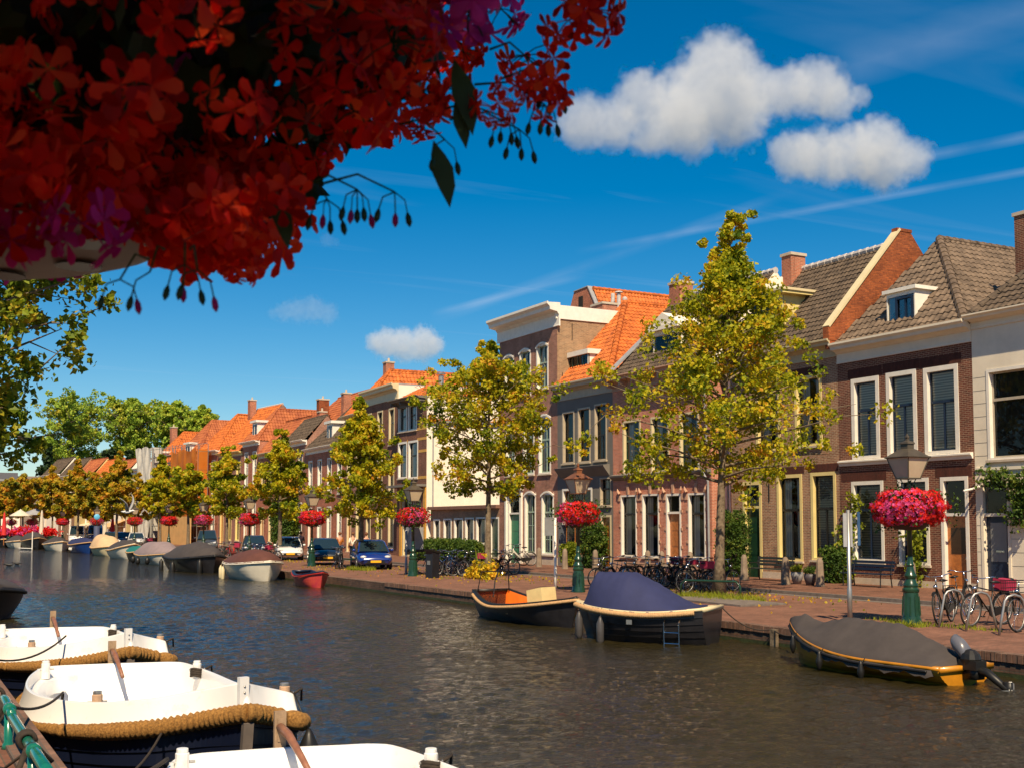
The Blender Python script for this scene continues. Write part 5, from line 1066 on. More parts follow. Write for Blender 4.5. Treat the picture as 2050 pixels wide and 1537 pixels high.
# ------------------------------------------------------------------ bicycles
def make_bike(fm, seed=0, basket=False, crate=False, gents=False):
    root = empty('bicycle', (0, 0, 0), 0, 'x', 'bicycle')
    WR = .345
    for x_ in (-.56, .56):
        w_ = MB(); pts = [(x_ + WR * math.cos(t), 0, WR + WR * math.sin(t)) for t in np.linspace(0, 2 * math.pi, 33)[:-1]]; w_.tube(pts, .020, 6, 0, closed=True)
        pts = [(x_ + (WR - .03) * math.cos(t), 0, WR + (WR - .03) * math.sin(t)) for t in np.linspace(0, 2 * math.pi, 33)[:-1]]; w_.tube(pts, .010, 5, 2, closed=True)
        w_.tube([(x_, -.05, WR), (x_, .05, WR)], .022, 8, 1)
        for k in range(14): t = k * math.pi / 7 + .1; w_.tube([(x_ + .02 * math.cos(t + 1), (-1) ** k * .03, WR + .02 * math.sin(t + 1)), (x_ + (WR - .03) * math.cos(t), 0, WR + (WR - .03) * math.sin(t))], .0035, 3, 1, cap=False)
        w_.build('wheel', [M_RUBBER, M_CHROME, M_STEEL], root, True)
    bb, st, hd, rw, fw_ = (-.08, 0, .29), (-.20, 0, .80), (.38, 0, .88), (-.56, 0, WR), (.56, 0, WR)
    f = MB(); f.tube([bb, st], .016, 7); f.tube([hd, (.42, 0, .72)], .02, 7); f.tube([bb, (.41, 0, .74)], .017, 7)
    if gents: f.tube([(-.19, 0, .74), (.385, 0, .84)], .015, 7)
    else: f.tube([(-.13, 0, .5), (.1, 0, .5), (.39, 0, .80)], .015, 7)
    for s in (-.05, .05): f.tube([(-.08, s * .6, .29), (-.56, s, WR)], .010, 5); f.tube([(-.19, s * .6, .72), (-.56, s, WR)], .009, 5); f.tube([(.42, s * .6, .72), (.47, s, .55), (.56, s, WR)], .012, 5)
    f.tube([(-.08, -.14, .17), (-.08, -.08, .29), (-.08, .08, .29), (-.08, .14, .41)], .010, 5); f.box(-.13, -.03, -.2, -.12, .155, .175); f.box(-.13, -.03, .12, .2, .40, .42); f.build('frame', fm, root, True)
    c = MB(); c.prism([(-.60, .30), (-.60, .39), (-.56, .41), (-.1, .40), (.0, .36), (.02, .29), (-.02, .22), (-.1, .18), (-.56, .28)], 'y', .055, .085); c.build('chain_case', M_BLACK, root)
    for x_, a0, a1 in ((-.56, .25, 3.4), (.56, .9, 3.0)):
        g = MB(); pts = [(x_ + (WR + .035) * math.cos(t), WR + (WR + .035) * math.sin(t)) for t in np.linspace(a0, a1, 12)]
        for p1, p2 in zip(pts[:-1], pts[1:]): g.add([(p1[0], -.03, p1[1]), (p1[0], .03, p1[1]), (p2[0], .03, p2[1]), (p2[0], -.03, p2[1])], [(0, 1, 2, 3)])
        g.build('mudguard', fm, root, True)
    s = MB(); s.tube([st, (-.215, 0, .90)], .013, 6, 1); s.loft([[(-.36, y_ * .10, .93 + z_ * .03) for y_, z_ in ((-1, 0), (0, 1), (1, 0), (0, -1))], [(-.25, y_ * .11, .94 + z_ * .035) for y_, z_ in ((-1, 0), (0, 1), (1, 0), (0, -1))], [(-.08, y_ * .025, .94 + z_ * .02) for y_, z_ in ((-1, 0), (0, 1), (1, 0), (0, -1))]], 0, True, True, True); s.build('saddle', [M_BLACK, M_CHROME], root, True)
    h = MB(); h.tube([hd, (.35, 0, 1.02)], .013, 6); h.tube([(.06, -.28, 1.06), (.22, -.27, 1.09), (.36, -.12, 1.04), (.36, .12, 1.04), (.22, .27, 1.09), (.06, .28, 1.06)], .012, 6); h.tube([(.06, -.28, 1.06), (.17, -.275, 1.08)], .019, 6, 1); h.tube([(.06, .28, 1.06), (.17, .275, 1.08)], .019, 6, 1)
    h.build('handlebar', [M_CHROME, M_BLACK], root, True)
    k = MB(); k.box(-.80, -.38, -.07, .07, .735, .75); k.tube([(-.74, .05, .74), (-.58, .06, WR)], .007, 4); k.tube([(-.74, -.05, .74), (-.58, -.06, WR)], .007, 4); k.build('rear_rack', M_BLACK, root)
    l = MB(); l.ball((.47, 0, .82), .05, .05, .05); l.build('headlight', M_CHROME, root, True)
    k = MB(); k.tube([(-.2, -.05, .3), (-.25, -.18, .01)], .010, 5); k.build('kickstand', M_CHROME, root)
    if basket:
        k = MB(); z0, z1 = .80, 1.05
        for zz in (z0, .9, 1.0, z1): k.tube([(.48, -.17, zz), (.48, .17, zz), (.75, .19, zz), (.75, -.19, zz)], .006, 4, closed=True)
        for t in range(8): a_ = -.17 + .34 * t / 7; k.tube([(.75, a_, z0), (.75, a_, z1)], .004, 3)
        k.box(.48, .75, -.17, .17, z0 - .01, z0); k.build('basket', M_BLACK, root)
    if crate: k = MB(); k.box(-.78, -.42, -.17, .17, .76, 1.0); k.build('pannier', mat('red bag', (.35, .02, .06), .7), root)
    return root
M_BLUEB = mat('blue bike paint', (.03, .08, .22), .35); M_WBIKE = mat('white taped frame', (.65, .60, .52), .6); M_REDB = mat('red bike paint', (.45, .03, .02), .35)
BK = [make_bike(M_BLACK), make_bike(M_BLACK, basket=True), make_bike(M_BLACK, gents=True, crate=True), make_bike(M_WBIKE), make_bike(M_BLUEB, gents=True), make_bike(M_REDB)]
bused = [0] * 6
def bike(kind, px, py, deg, label, group='bicycles parked along the far quay', z=0.0, lean=4, X=None):
    """px,py = ground point under the middle of the bicycle; deg = heading from +X"""
    p = at_z(px, py, z) if X is None else Vector((X + bx(Yof(px, X)), Yof(px, X), z))
    o = BK[kind] if not bused[kind] else copy_tree(BK[kind]); bused[kind] = 1
    o.location = (p.x, p.y, z + .015); o.rotation_euler = (R(lean), 0, R(deg)); tag(o, label, 'bicycle', group); return o
bike(0, 1893, 1247, 118 + 90, 'black bicycle leaning by the nearest lamp, front wheel turned to the canal', lean=6)
bike(2, 1975, 1252, 185, 'black bicycle with chrome handlebar in the second hoop of the rack', lean=-4); bike(1, 2065, 1262, 190, 'black bicycle cut by the right picture edge', lean=3)
bike(0, 1925, 1232, 20, 'dark bicycle behind the nearest rack hoop, only saddle and rear wheel clear', lean=-3)
mids = [(1212, 1178, 215, 0, 'black bicycle left of the blue boat cover, its front wheel by the second lamp'), (1240, 1174, 200, 4, 'bicycle with upright silvery carrier left of the bicycle pile'), (1262, 1172, 205, 0, 'first dark bicycle in the pile below the pink house'), (1285, 1172, 195, 1, 'dark bicycle with front basket in the pile below the second window'), (1308, 1172, 210, 0, 'dark bicycle with pale curved handlebar in the middle of the pile'),
        (1332, 1172, 200, 2, 'bicycle with red bag left of the pink house door'), (1352, 1173, 195, 0, 'dark bicycle under the wooden door of the pink house'), (1372, 1174, 205, 2, 'bicycle with dark red bag just right of the pink house door'), (1392, 1178, 195, 1, 'dark bicycle above the slope of the blue boat cover')]
for a in mids: bike(a[3], a[0], a[1], a[2], a[4], lean=random.Random(a[0]).uniform(-7, 7))
bike(2, 1445, 1184, 8, 'black bicycle passing behind the trunk of the nearest tree', lean=-3); bike(0, 1402, 1186, 175, 'black bicycle against the green tree rail left of the trunk', lean=5)
bike(4, 897, 1152, 172, 'dark bicycle with chrome front wheel right of the litter bin', lean=5); bike(0, 922, 1150, 150, 'black bicycle in the middle of the group by the hedge', lean=-5); bike(1, 872, 1148, 165, 'bicycle half hidden behind the litter bin', lean=3); bike(2, 945, 1154, 110, 'black bicycle behind the yellow plant', lean=4)
bike(0, 1010, 1150, 12, 'black bicycle with round wheel right of the second tree trunk', lean=-4)
bike(3, 1043, 1132, 175, 'white frame bicycle against the arched house beside the green door', lean=6, z=.1); bike(0, 1028, 1132, 175, 'dark bicycle leaning next to the white one at the green door', lean=8, z=.1)
bike(1, 683, 1138, 245, 'bicycle with basket in front of the blue car', lean=3); bike(0, 672, 1137, 250, 'bicycle left of the one in front of the blue car', lean=-3)
fb = [(2, 458, 'purple-bag'), (5, 468, ''), (0, 446, ''), (1, 436, ''), (5, 520, ''), (2, 530, ''), (0, 510, ''), (1, 540, ''), (0, 500, ''), (4, 172, ''), (0, 160, ''), (1, 185, ''), (0, 300, ''), (2, 292, ''), (0, 284, '')]
fl2 = ['bicycle with dark red bag right of the dark van', 'small red bicycle between the yellow windows and black boat', 'bicycle in front of the dark van', 'bicycle at the left of the group before the dark van', 'red bicycle below the basket right of the fifth tree', 'bicycle with bag above the brown boat cover', 'bicycle over the left end of the brown boat cover', 'bicycle with basket left of the white car', 'bicycle between the black boat and the brown covered boat',
       'blue bicycle above the bow of the blue boat', 'dark bicycle above the blue boat, left one', 'bicycle with basket at the foot of the blue topped post', 'dark bicycle right of the small white car', 'bicycle with bag by the small white car', 'dark bicycle at the bonnet of the small white car']
for (k_, px_, _), lb in zip(fb, fl2): bike(k_, px_, 1100, random.Random(px_).uniform(150, 230), lb, 'distant bicycles on the far quay', lean=random.Random(px_).uniform(-6, 6), X=19.2)
for k_, px_, py_, dg, lb in ((0, 884, 1150, 200, 'dark bicycle between the litter bin and the chrome wheeled one'), (4, 908, 1151, 215, 'bicycle with pale handlebar in the group by the hedge'), (0, 933, 1152, 165, 'dark bicycle right of the middle of the group by the hedge'), (0, 990, 1151, 20, 'dark bicycle left of the second tree trunk'), (1, 1225, 1176, 170, 'bicycle with basket behind the second lamp'), (0, 1418, 1182, 195, 'black bicycle immediately left of the nearest tree trunk'), (0, 1340, 1176, 170, 'black bicycle crossing the middle of the long pile')): bike(k_, px_, py_, dg, lb, lean=random.Random(px_).uniform(-8, 8))
# bicycle rack hoops
for k, (px_, py_) in enumerate([(1910, 1254), (1965, 1262), (2032, 1270)]):
    p = at_z(px_, py_); root = empty('bicycle_rack', p, R(-12), 'galvanised steel hoop rack, ' + ['left one beside the leaning bicycle', 'middle one of the three', 'right one at the picture edge'][k], 'bicycle rack', 'steel bicycle hoops')
    mb = MB(); pts = [(-.38, 0, 0), (-.30, 0, .35), (-.22, 0, .68), (-.15, 0, .76), (.0, 0, .80), (.15, 0, .76), (.22, 0, .68), (.30, 0, .35), (.38, 0, 0)]; mb.tube(pts, .026, 8); mb.build('hoop', M_STEEL, root, True)
# green rail round the tree, grass pit, yellow plant
for px_, py_, lb in [(1437, 1192, 'low green rail in front of the nearest tree trunk'), (723, 1137, 'low green rail in front of the third tree trunk'), (561, 1112, 'low green rail in front of the fourth tree trunk')]:
    p = at_z(px_, py_) - Vector((.45, .2, 0)); root = empty('tree_guard', p, R(118), lb, 'rail', 'low green tree rails'); mb = MB(); mb.tube([(-1.0, 0, 0), (-.98, 0, .35), (-.85, 0, .48), (.85, 0, .48), (.98, 0, .35), (1.0, 0, 0)], .035, 8); mb.build('rail', M_DKGREEN, root, True)
def grass(px, py, rx, ry, label, n=900, h=.16, seed=1):
    p = at_z(px, py); rs = np.random.RandomState(seed); r_ = np.sqrt(rs.rand(n)); t = rs.rand(n) * 6.283; B = np.stack([p.x + r_ * np.cos(t) * rx, p.y + r_ * np.sin(t) * ry, np.zeros(n)], 1)
    d = rs.normal(size=(n, 3)) * [.35, .35, 0] + [0, 0, 1]; s = (h * (.4 + rs.rand(n)))[:, None]; q = np.cross(d, rs.normal(size=d.shape)); q /= np.linalg.norm(q, axis=1)[:, None]
    V = np.stack([B - q * .012, B + q * .012, B + d * s], 1).reshape(-1, 3); tag(np_mesh('grass', V, np.arange(len(V)).reshape(-1, 3), M_LEAF_L), label, 'grass', kind='stuff')
grass(1440, 1197, .9, 1.9, 'dry grass in the pit round the nearest tree', 1300, .16); grass(723, 1140, .6, 1.3, 'grass at the foot of the third tree', 700, .18, 2); grass(1815, 1252, .4, .5, 'grass tuft at the nearest lamp foot', 250, .12, 3); grass(1860, 1250, .3, 2.0, 'weeds along the bicycle rack', 400, .08, 4)
mb = MB(); p = at_z(1448, 1203); mb.box(p.x - 1.0, p.x + .6, p.y - 2.0, p.y + 1.8, 0.002, .05); tag(mb.build('tree_pit_kerb', M_KERB), 'low stone edge of the nearest tree pit', 'kerb')
p = at_z(965, 1158); rs = np.random.RandomState(9); root = empty('yellow_plant', p, 0, 'bright yellow leaved plant with flower spikes on the quay edge beside the bicycles', 'plant')
P = np.stack([rs.normal(size=130) * .2, rs.normal(size=130) * .5, np.abs(rs.normal(size=130)) * .28 + .08], 1); V, F = leaves_np(P, 9, .12, .12, rs); np_mesh('foliage', V, F, leafmat('yellow plant leaves', [(0, (.25, .22, .01)), (.5, (.75, .55, .02)), (1, (.80, .45, .03))], 2, .4, .8), root)
mb = MB()
for k in range(7): a_ = k * .9; mb.tube([(0, (k - 3) * .2, 0), (.1 * math.cos(a_), (k - 3) * .22, .8), (.15 * math.cos(a_), (k - 3) * .24 + .1, 1.1 + .1 * (k % 3))], [.015, .01, .006], 5)
mb.build('stem', M_LEAF_L, root)
# ------------------------------------------------------------------ cars
M_TYRE = M_RUBBER; M_CGLASS = mat('car glass', (.015, .03, .04), .06, var=.1, spec=.9)
M_PLATE = mat('yellow number plate', (.80, .42, .02), .4, var=.05); M_HEADL = mat('headlight lens', (.55, .55, .55), .08, var=.2, spec=.9)
def paint(name, c): return mat(name, c, .25, var=.06, coat=1.0, spec=.6)
def make_car(name, label, m, L=4.1, W_=1.75, H_=1.48, van=False, hood=.95, group=None):
    root = empty(name, (0, 0, 0), 0, label, 'van' if van else 'car', group); hw = W_ / 2
    belt = H_ * .60 if not van else H_ * .52
    # body sections along x (front = +x): (x, half width, z bottom, z top)
    xs = [(-L / 2, .80, .45, belt * .86), (-L / 2 + .08, .93, .30, belt * .97), (-L * .36, 1, .22, belt), (-L * .1, 1, .20, belt), (L * .16, 1, .20, belt * .985), (L / 2 - hood * .6, .98, .22, belt * .90), (L / 2 - .25, .94, .24, belt * .80), (L / 2 - .06, .84, .28, belt * .66), (L / 2, .70, .36, belt * .55)]
    b = MB(); rings = []
    for x_, wf, zb, zt_ in xs:
        w2 = hw * wf; zm = zb + (zt_ - zb) * .55; rings.append([(x_, -w2 * .88, zb), (x_, -w2, zb + .12), (x_, -w2 * 1.01, zm), (x_, -w2 * .95, zt_ - .06), (x_, -w2 * .82, zt_), (x_, 0, zt_ + .035), (x_, w2 * .82, zt_), (x_, w2 * .95, zt_ - .06), (x_, w2 * 1.01, zm), (x_, w2, zb + .12), (x_, w2 * .88, zb)])
    b.loft(rings, 0, True, True, True)
    if van: g = [(-L / 2 + .05, .88, H_ - .04), (-L / 2 + .06, .88, H_), (L * .12, .88, H_), (L * .22, .84, H_ - .05), (L * .40, .92, belt)]
    else: g = [(-L / 2 + .12, .90, belt), (-L / 2 + .42, .76, H_ - .12), (-L * .22, .74, H_), (L * .02, .74, H_ - .02), (L * .10, .76, H_ - .10), (L * .30, .92, belt - .02)]
    rf = []
    for x_, wf, z in g: rf.append([(x_, -hw * wf, z - .04), (x_, -hw * wf * .9, z), (x_, hw * wf * .9, z), (x_, hw * wf, z - .04)])
    b.loft([r_ for r_ in rf], 0, False)
    # pillars and solid rear of vans
    body = b.build('body', m, root, True)
    gl = MB(); n = len(g)
    for s in (-1, 1):   # side glass
        up = [(x_, s * hw * wf * .995, z - .05) for x_, wf, z in g]; lo = [(x_, s * hw * .955, belt - .05) for x_, wf, z in g]
        if van: up, lo = up[2:], lo[2:]
        gl.loft([up, lo], 0, False)
        if van: pb = MB(); pb.loft([[(x_, s * hw * .89, H_ - .03) for x_ in (-L / 2 + .05, L * .12)], [(x_, s * hw * .96, belt - .05) for x_ in (-L / 2 + .05, L * .12)]], 0, False); pb.build('side_panel', m, root)
    gl.build('side_window', M_CGLASS, root, True)
    w_ = MB(); a, c = g[-2], g[-1]; e = .012
    w_.add([(a[0] + e, -hw * a[1] * .86, a[2] + e), (a[0] + e, hw * a[1] * .86, a[2] + e), (c[0] + e, hw * .84, c[2] + .03), (c[0] + e, -hw * .84, c[2] + .03)], [(0, 1, 2, 3)]); w_.build('windscreen', M_CGLASS, root)
    w_ = MB(); a, c = g[1], g[0]; w_.add([(a[0] - e, -hw * .62, a[2]), (a[0] - e, hw * .62, a[2]), (c[0] - e, hw * .74, c[2] + .06), (c[0] - e, -hw * .74, c[2] + .06)], [(0, 1, 2, 3)]); w_.build('rear_window', M_CGLASS, root)
    for x_ in (-L * .31, L * .31):
        for s in (-1, 1):
            t = MB(); t.tube([(x_, s * (hw - .19), .31), (x_, s * (hw - .0), .31)], .31, 20); wo_ = t.build('wheel', M_TYRE, root, 'angle'); t = MB(); t.tube([(x_, s * (hw - .03), .31), (x_, s * (hw + .012), .31)], .20, 12); t.build('rim', M_STEEL, wo_, 'angle')
    for s in (-1, 1):
        t = MB(); t.ball((L / 2 - .17, s * hw * .68, belt * .70), .13, .17, .085, 10); t.build('headlight', M_HEADL, root, True)
        t = MB(); t.ball((L * .22, s * (hw + .08), belt + .06), .06, .10, .07, 8); t.build('wing_mirror', m, root, True)
    t = MB(); t.box(L / 2 - .01, L / 2 + .012, -hw * .50, hw * .50, belt * .38, belt * .50); t.box(L / 2 - .03, L / 2 - .0, -hw * .6, hw * .6, .30, .36); t.build('grille', M_BLACK, root)
    t = MB(); t.box(L / 2 + .013, L / 2 + .03, -.26, .26, belt * .40, belt * .40 + .11); t.build('number_plate', M_PLATE, root)
    return root
M_CB, M_CBL, M_CW, M_CG, M_CD = paint('blue car paint', (.008, .03, .20)), paint('black car paint', (.012, .018, .025)), paint('white car paint', (.72, .70, .66)), paint('silver car paint', (.36, .37, .38)), paint('dark grey car paint', (.05, .055, .06))
GC = 'cars parked along the far quay'
def car(px, m, label, X=21.6, deg=-82, name='parked_car', **k):
    Y = Yof(px, X, 1120); c = make_car(name, label, m, group=GC, **k); c.location = (X + bx(Y), Y, 0); c.rotation_euler = (0, 0, R(deg)); return c
car(742, M_CB, 'dark blue hatchback with yellow number plate behind the third tree trunk', 21.9, -104); car(650, M_CBL, 'black hatchback behind the fourth street lamp', 21.9, -104); car(578, M_CW, 'white small car behind the fourth tree trunk', 22.3, -104, L=3.6, W_=1.65)
car(508, M_CBL, 'dark car with pale roof behind the bicycles and basket lamp', 22.6, -104); car(414, M_CD, 'dark van like car in front of the plywood hoarding', 22.6, -104, H_=1.8, L=4.4); car(272, M_CW, 'small distant white car above the black covered boat', 22.2, -100)
car(247, M_CD, 'dark blue grey car left of the small white car', 23.4, -100); car(222, M_CBL, 'dark car half behind the tree left of the small white car', 23.0, -100)
car(153, M_CW, 'white van with dark windscreen at the end of the quay', 22.0, -100, 'parked_van', van=True, H_=2.1, L=4.8); car(190, M_CB, 'bright blue van with white swirl behind the blue topped post', 24.5, -100, 'parked_van', van=True, H_=2.2, L=5.0)
# blue topped post
p = at_z(195, 1100); Y = Yof(195, 18.4); r = post('charging_post', 'dark post with round pale blue sign left of the cream boat canopy', (18.4 + bx(Y), Y, 0), 2.1, .28, mat('dark blue grey post', (.05, .06, .11), .5), 'post'); mb = MB(); mb.lathe([(.05, 2.1), (.05, 2.9)], n=8); mb.ball((0, 0, 3.0), .30, .12, .30, 12, 1); mb.build('round_sign', [M_BLACK, mat('pale blue sign', (.12, .45, .70), .5)], r)
# ------------------------------------------------------------------ people (half hidden behind the cars)
SKIN = mat('skin', (.55, .30, .20), .6, var=.05)
def skinned(name, m, pts, edges, rad, parent, lv=1):
    me = bpy.data.meshes.new(name); me.from_pydata(pts, edges, []); o = bpy.data.objects.new(name, me); COL.objects.link(o); o.parent = parent; me.materials.append(m)
    md = o.modifiers.new('skin', 'SKIN'); md.use_smooth_shade = True
    for i, r_ in enumerate(rad): me.skin_vertices[0].data[i].radius = (r_, r_ * .85)
    me.skin_vertices[0].data[0].use_root = True
    s = o.modifiers.new('sub', 'SUBSURF'); s.levels = lv; s.render_levels = lv; return o
def person(label, p, rz, shirt, trousers, hair):
    root = empty('person', p, rz, label, 'person')
    P = [(0, 0, .95), (0, 0, 1.15), (0, 0, 1.38), (0, 0, 1.50), (.02, 0, 1.60), (.03, 0, 1.70), (0, .18, 1.42), (.02, .24, 1.15), (.14, .22, .93), (.17, .21, .84), (0, -.18, 1.42), (-.02, -.24, 1.15), (.08, -.24, .92), (.1, -.23, .83), (0, .10, .90), (.06, .10, .50), (.0, .10, .08), (.12, .10, .04), (0, -.10, .90), (-.05, -.10, .50), (-.12, -.10, .08), (0, -.10, .04)]
    E = [(0, 1), (1, 2), (2, 3), (3, 4), (4, 5), (2, 6), (6, 7), (7, 8), (8, 9), (2, 10), (10, 11), (11, 12), (12, 13), (0, 14), (14, 15), (15, 16), (16, 17), (0, 18), (18, 19), (19, 20), (20, 21)]
    Rr = [.14, .13, .14, .055, .085, .09, .055, .045, .032, .03, .055, .045, .032, .03, .085, .06, .045, .04, .085, .06, .045, .04]
    skinned('body', SKIN, P, E, Rr, root)
    ids = [0, 1, 2, 6, 7, 10, 11]; mp_ = {a: i for i, a in enumerate(ids)}; skinned('shirt', shirt, [P[i] for i in ids], [(mp_[a], mp_[b]) for a, b in E if a in mp_ and b in mp_], [Rr[i] + .02 for i in ids], root)
    ids = [0, 14, 15, 16, 18, 19, 20]; mp_ = {a: i for i, a in enumerate(ids)}; skinned('trousers', trousers, [P[i] for i in ids], [(mp_[a], mp_[b]) for a, b in E if a in mp_ and b in mp_], [Rr[i] + .02 for i in ids], root)
    mb = MB(); mb.ball((-.005, 0, 1.69), .10, .095, .11, 12); mb.build('hair', hair, root, True); return root
HB, HG = mat('brown hair', (.16, .06, .025), .7), mat('grey hair', (.35, .30, .26), .7)
for px_, X, lb, sh in [(712, 24.2, 'person in a pale shirt walking behind the blue car, left one', M_PLWH), (737, 24.4, 'person in a blue shirt walking behind the roof of the blue car', M_BLUEB), (688, 24.2, 'person in brown walking between the dark car and the blue car', M_WOOD), (617, 24.0, 'person in dark clothes between the white car and the black car', M_CD)]:
    Y = Yof(px_, X, 1100); person(lb, (X, Y, .0), R(100), sh, M_NAVY, HB)
# ------------------------------------------------------------------ terrace and bridge at the far end of the canal
Yb = 176; Xc = 8 + bx(Yb)
br = empty('bridge', (bx(Yb), Yb, 0), 0, 'low brick bridge closing the far end of the canal', 'bridge'); mb = MB()
arc = [(-6, ZW - .2), (-6, 1.2), (24, 1.2), (24, ZW - .2), (20, ZW - .2)] + [(11 + 9 * math.cos(t), ZW + 1.25 * math.sin(t)) for t in np.linspace(0, math.pi, 13)][0:] + [(2, ZW - .2)]
mb.prism(arc, 'y', 0, 7); mb.build('arch', BR_BROWN, br); mb = MB(); mb.box(-6, 24, .0, .25, 1.2, 1.5); mb.build('parapet', M_STONE, br)
for k in range(7):
    px_ = [8, 28, 45, 58, 72, 86, 98][k]; Y = 150 - k; X = at_y(px_, 1070, Y).x; rs = np.random.RandomState(k + 3); root = empty('flower_box', (X, Y, .15), 0, 'planter box full of pink red flowers, ' + ['leftmost', 'second from the left', 'third from the left', 'fourth from the left', 'fifth from the left', 'sixth from the left', 'rightmost, by the closed cream umbrella'][k], 'flower box', 'flower boxes on the far terrace')
    mb = MB(); mb.box(-.8, .8, -.3, .3, 0, .8); mb.build('box', M_DKGREEN, root); V, F = leaves_np(rs.normal(size=(60, 3)) * [.55, .25, .25] + [0, 0, 1.2], 14, .25, .2, rs); np_mesh('blossoms', V, F, M_PINK if k % 2 else M_RED, root)
def umbrella(px, X, H_, label, m, open_=0.0, Y=None):
    Y = Y or Yof(px, X); root = empty('parasol', (at_y(px, 1060, Y).x, Y, 0), 0, label, 'parasol'); mb = MB(); mb.lathe([(.04, 0), (.04, H_)], n=8); mb.build('pole', M_WOOD, root); mb = MB()
    if open_: mb.lathe([(open_, H_ - .75), (open_ * .98, H_ - .68), (.08, H_), (.02, H_ + .1)], n=8)
    else: mb.lathe([(.10, .9), (.28, 1.1), (.24, 1.8), (.12, H_ - .3), (.04, H_)], n=9)
    mb.build('canopy', m, root)
M_PARR = mat('red parasol cloth', (.62, .03, .03), .8); M_PARC = mat('cream parasol cloth', (.62, .54, .42), .8)
umbrella(8, 0, 3.6, 'closed red parasol at the left picture edge', M_PARR, Y=140); umbrella(83, 0, 3.9, 'closed cream parasol right of the flower boxes', M_PARC, Y=144); umbrella(225, 24, 3.3, 'closed red parasol behind the tree left of the gull', M_PARR); umbrella(40, 0, 4.0, 'open cream parasol over the far terrace, left', M_PARC, 1.2, 150); umbrella(70, 0, 4.2, 'open grey parasol over the far terrace, right', M_LEAD, 1.8, 156)
umbrella(210, 24, 3.6, 'closed white parasol by the sand coloured awning', M_PARC)
# gull in flight and two ducks
def bird(name, label, cat, p, sc, rz, fly=True, col=None, dark=False):
    root = empty(name, p, rz, label, cat); root.scale = (sc, sc, sc); m1 = mat('white feathers', (.70, .68, .66), .7) if not dark else M_BLACK; m2 = mat('grey feathers', (.30, .29, .28), .7)
    b = MB(); rings = []
    for x_, r_, z in [(-.30, .012, .02), (-.20, .04, .01), (-.05, .075, 0), (.08, .07, .01), (.16, .045, .04), (.20, .045, .06), (.24, .04, .06), (.27, .018, .05), (.33, .006, .035)]: rings.append([(x_, r_ * math.cos(t), z + r_ * math.sin(t)) for t in np.linspace(0, 2 * math.pi, 9)[:-1]])
    b.loft(rings, 0, True, True, True)
    if fly:
        for s, up in ((-1, .55), (1, .75)):
            r_ = []
            for t, ch, xo in [(0, .16, 0), (.3, .15, .05), (.55, .13, .07), (.8, .08, .0), (1, .015, -.12)]: yy = s * (.05 + .50 * t); zz = .03 + up * t * (.9 if t < .4 else 1) ; r_.append([(xo + ch / 2, yy, zz), (xo, yy, zz + .012), (xo - ch / 2, yy, zz), (xo, yy, zz - .008)])
            b.loft(r_, 1, True, True, True)
        b.add([(-.28, -.01, .02), (-.28, .01, .02), (-.40, .07, .02), (-.40, -.07, .02)], [(0, 1, 2, 3)])
    b.build('body', [m1, m2], root, True); return root
q = at_x(256, 1024, 9.0); bird('gull', 'white and grey gull flying with raised wings over the moored boats', 'bird', q, 1.0, R(-35))
for k, (px_, py_) in enumerate([(17, 1130), (33, 1127)]): q = at_z(px_, py_, ZW + .06); bird('duck', 'small dark duck swimming at the far left, ' + ['left one', 'right one'][k], 'bird', q, 1.1, R(160), False, dark=True)

rs = np.random.RandomState(31); n = 1500; cx = rs.choice([23.2, 22.5, 21.3, 21.5], n); tY = [Yof(1437, 23.2), Yof(977, 22.5), Yof(723, 21.3), Yof(561, 21.5)]; ii = rs.randint(0, 4, n)
P = np.stack([np.array([23.2, 22.5, 21.3, 21.5])[ii] + rs.normal(size=n) * 1.7, np.array(tY)[ii] + rs.normal(size=n) * 2.8, np.full(n, .02)], 1); P = P[(P[:, 0] > 17.3) & (P[:, 0] < 25.3)]
V, F = leaves_np(P, 1, .0, .085, rs, droop=3); tag(np_mesh('fallen_leaves', V, F, M_LEAF_Y2), 'yellow fallen leaves scattered on the brick street under the trees', 'leaves', kind='stuff')
# ------------------------------------------------------------------ boats
def rope(pts, r, turns=None, n=10, amp=.14, parent=None, name='rope_fender', m=None, closed=False):
    """laid rope: ridged tube, radius pulses along its length; r may be a function of 0..1"""
    P = [Vector(p) for p in pts]; 
    if closed: P = P + [P[0]]
    L = [0]
    for a, b in zip(P[:-1], P[1:]): L.append(L[-1] + (b - a).length)
    step = .018; N_ = min(1600, int(L[-1] / step)); out = []; rs = []
    j = 0
    for i in range(N_ + 1):
        s = L[-1] * i / N_
        while j < len(L) - 2 and L[j + 1] < s: j += 1
        t = (s - L[j]) / max(1e-6, L[j + 1] - L[j]); out.append(P[j].lerp(P[j + 1], t)); rr = r(i / N_) if callable(r) else r
        rs.append(rr * (1 + amp * math.sin(2 * math.pi * s / max(.045, rr * .8))))
    mb = MB(); mb.tube(out, rs, n); return mb.build(name, m or M_ROPE, parent, True)
M_ROPE = mat('golden coir rope', (.22, .095, .02), .9, var=.4, scale=45, bump=1.0, bscale=120, col2=(.50, .25, .06)); M_ROPE2 = mat('tan rope', (.50, .30, .14), .85, var=.2, scale=20, bump=.4)
M_BROPE = mat('dark mooring rope', (.035, .025, .018), .9, var=.4, scale=30); M_HULLK = mat('black hull paint', (.018, .017, .020), .35, var=.35, scale=5, spec=.5, coat=.2); M_HULLW = mat('white hull paint', (.68, .62, .50), .35, var=.08, coat=.2)
M_HULLN = mat('scuffed navy hull', (.006, .010, .030), .35, var=.3, scale=3.2, col2=(.03, .20, .26), thr=(.66, .74), coat=.3, spec=.5); M_GEL = mat('white gelcoat', (.80, .78, .75), .3, var=.02, scale=4.5, col2=(.60, .56, .49), thr=(.58, .78), coat=.3)
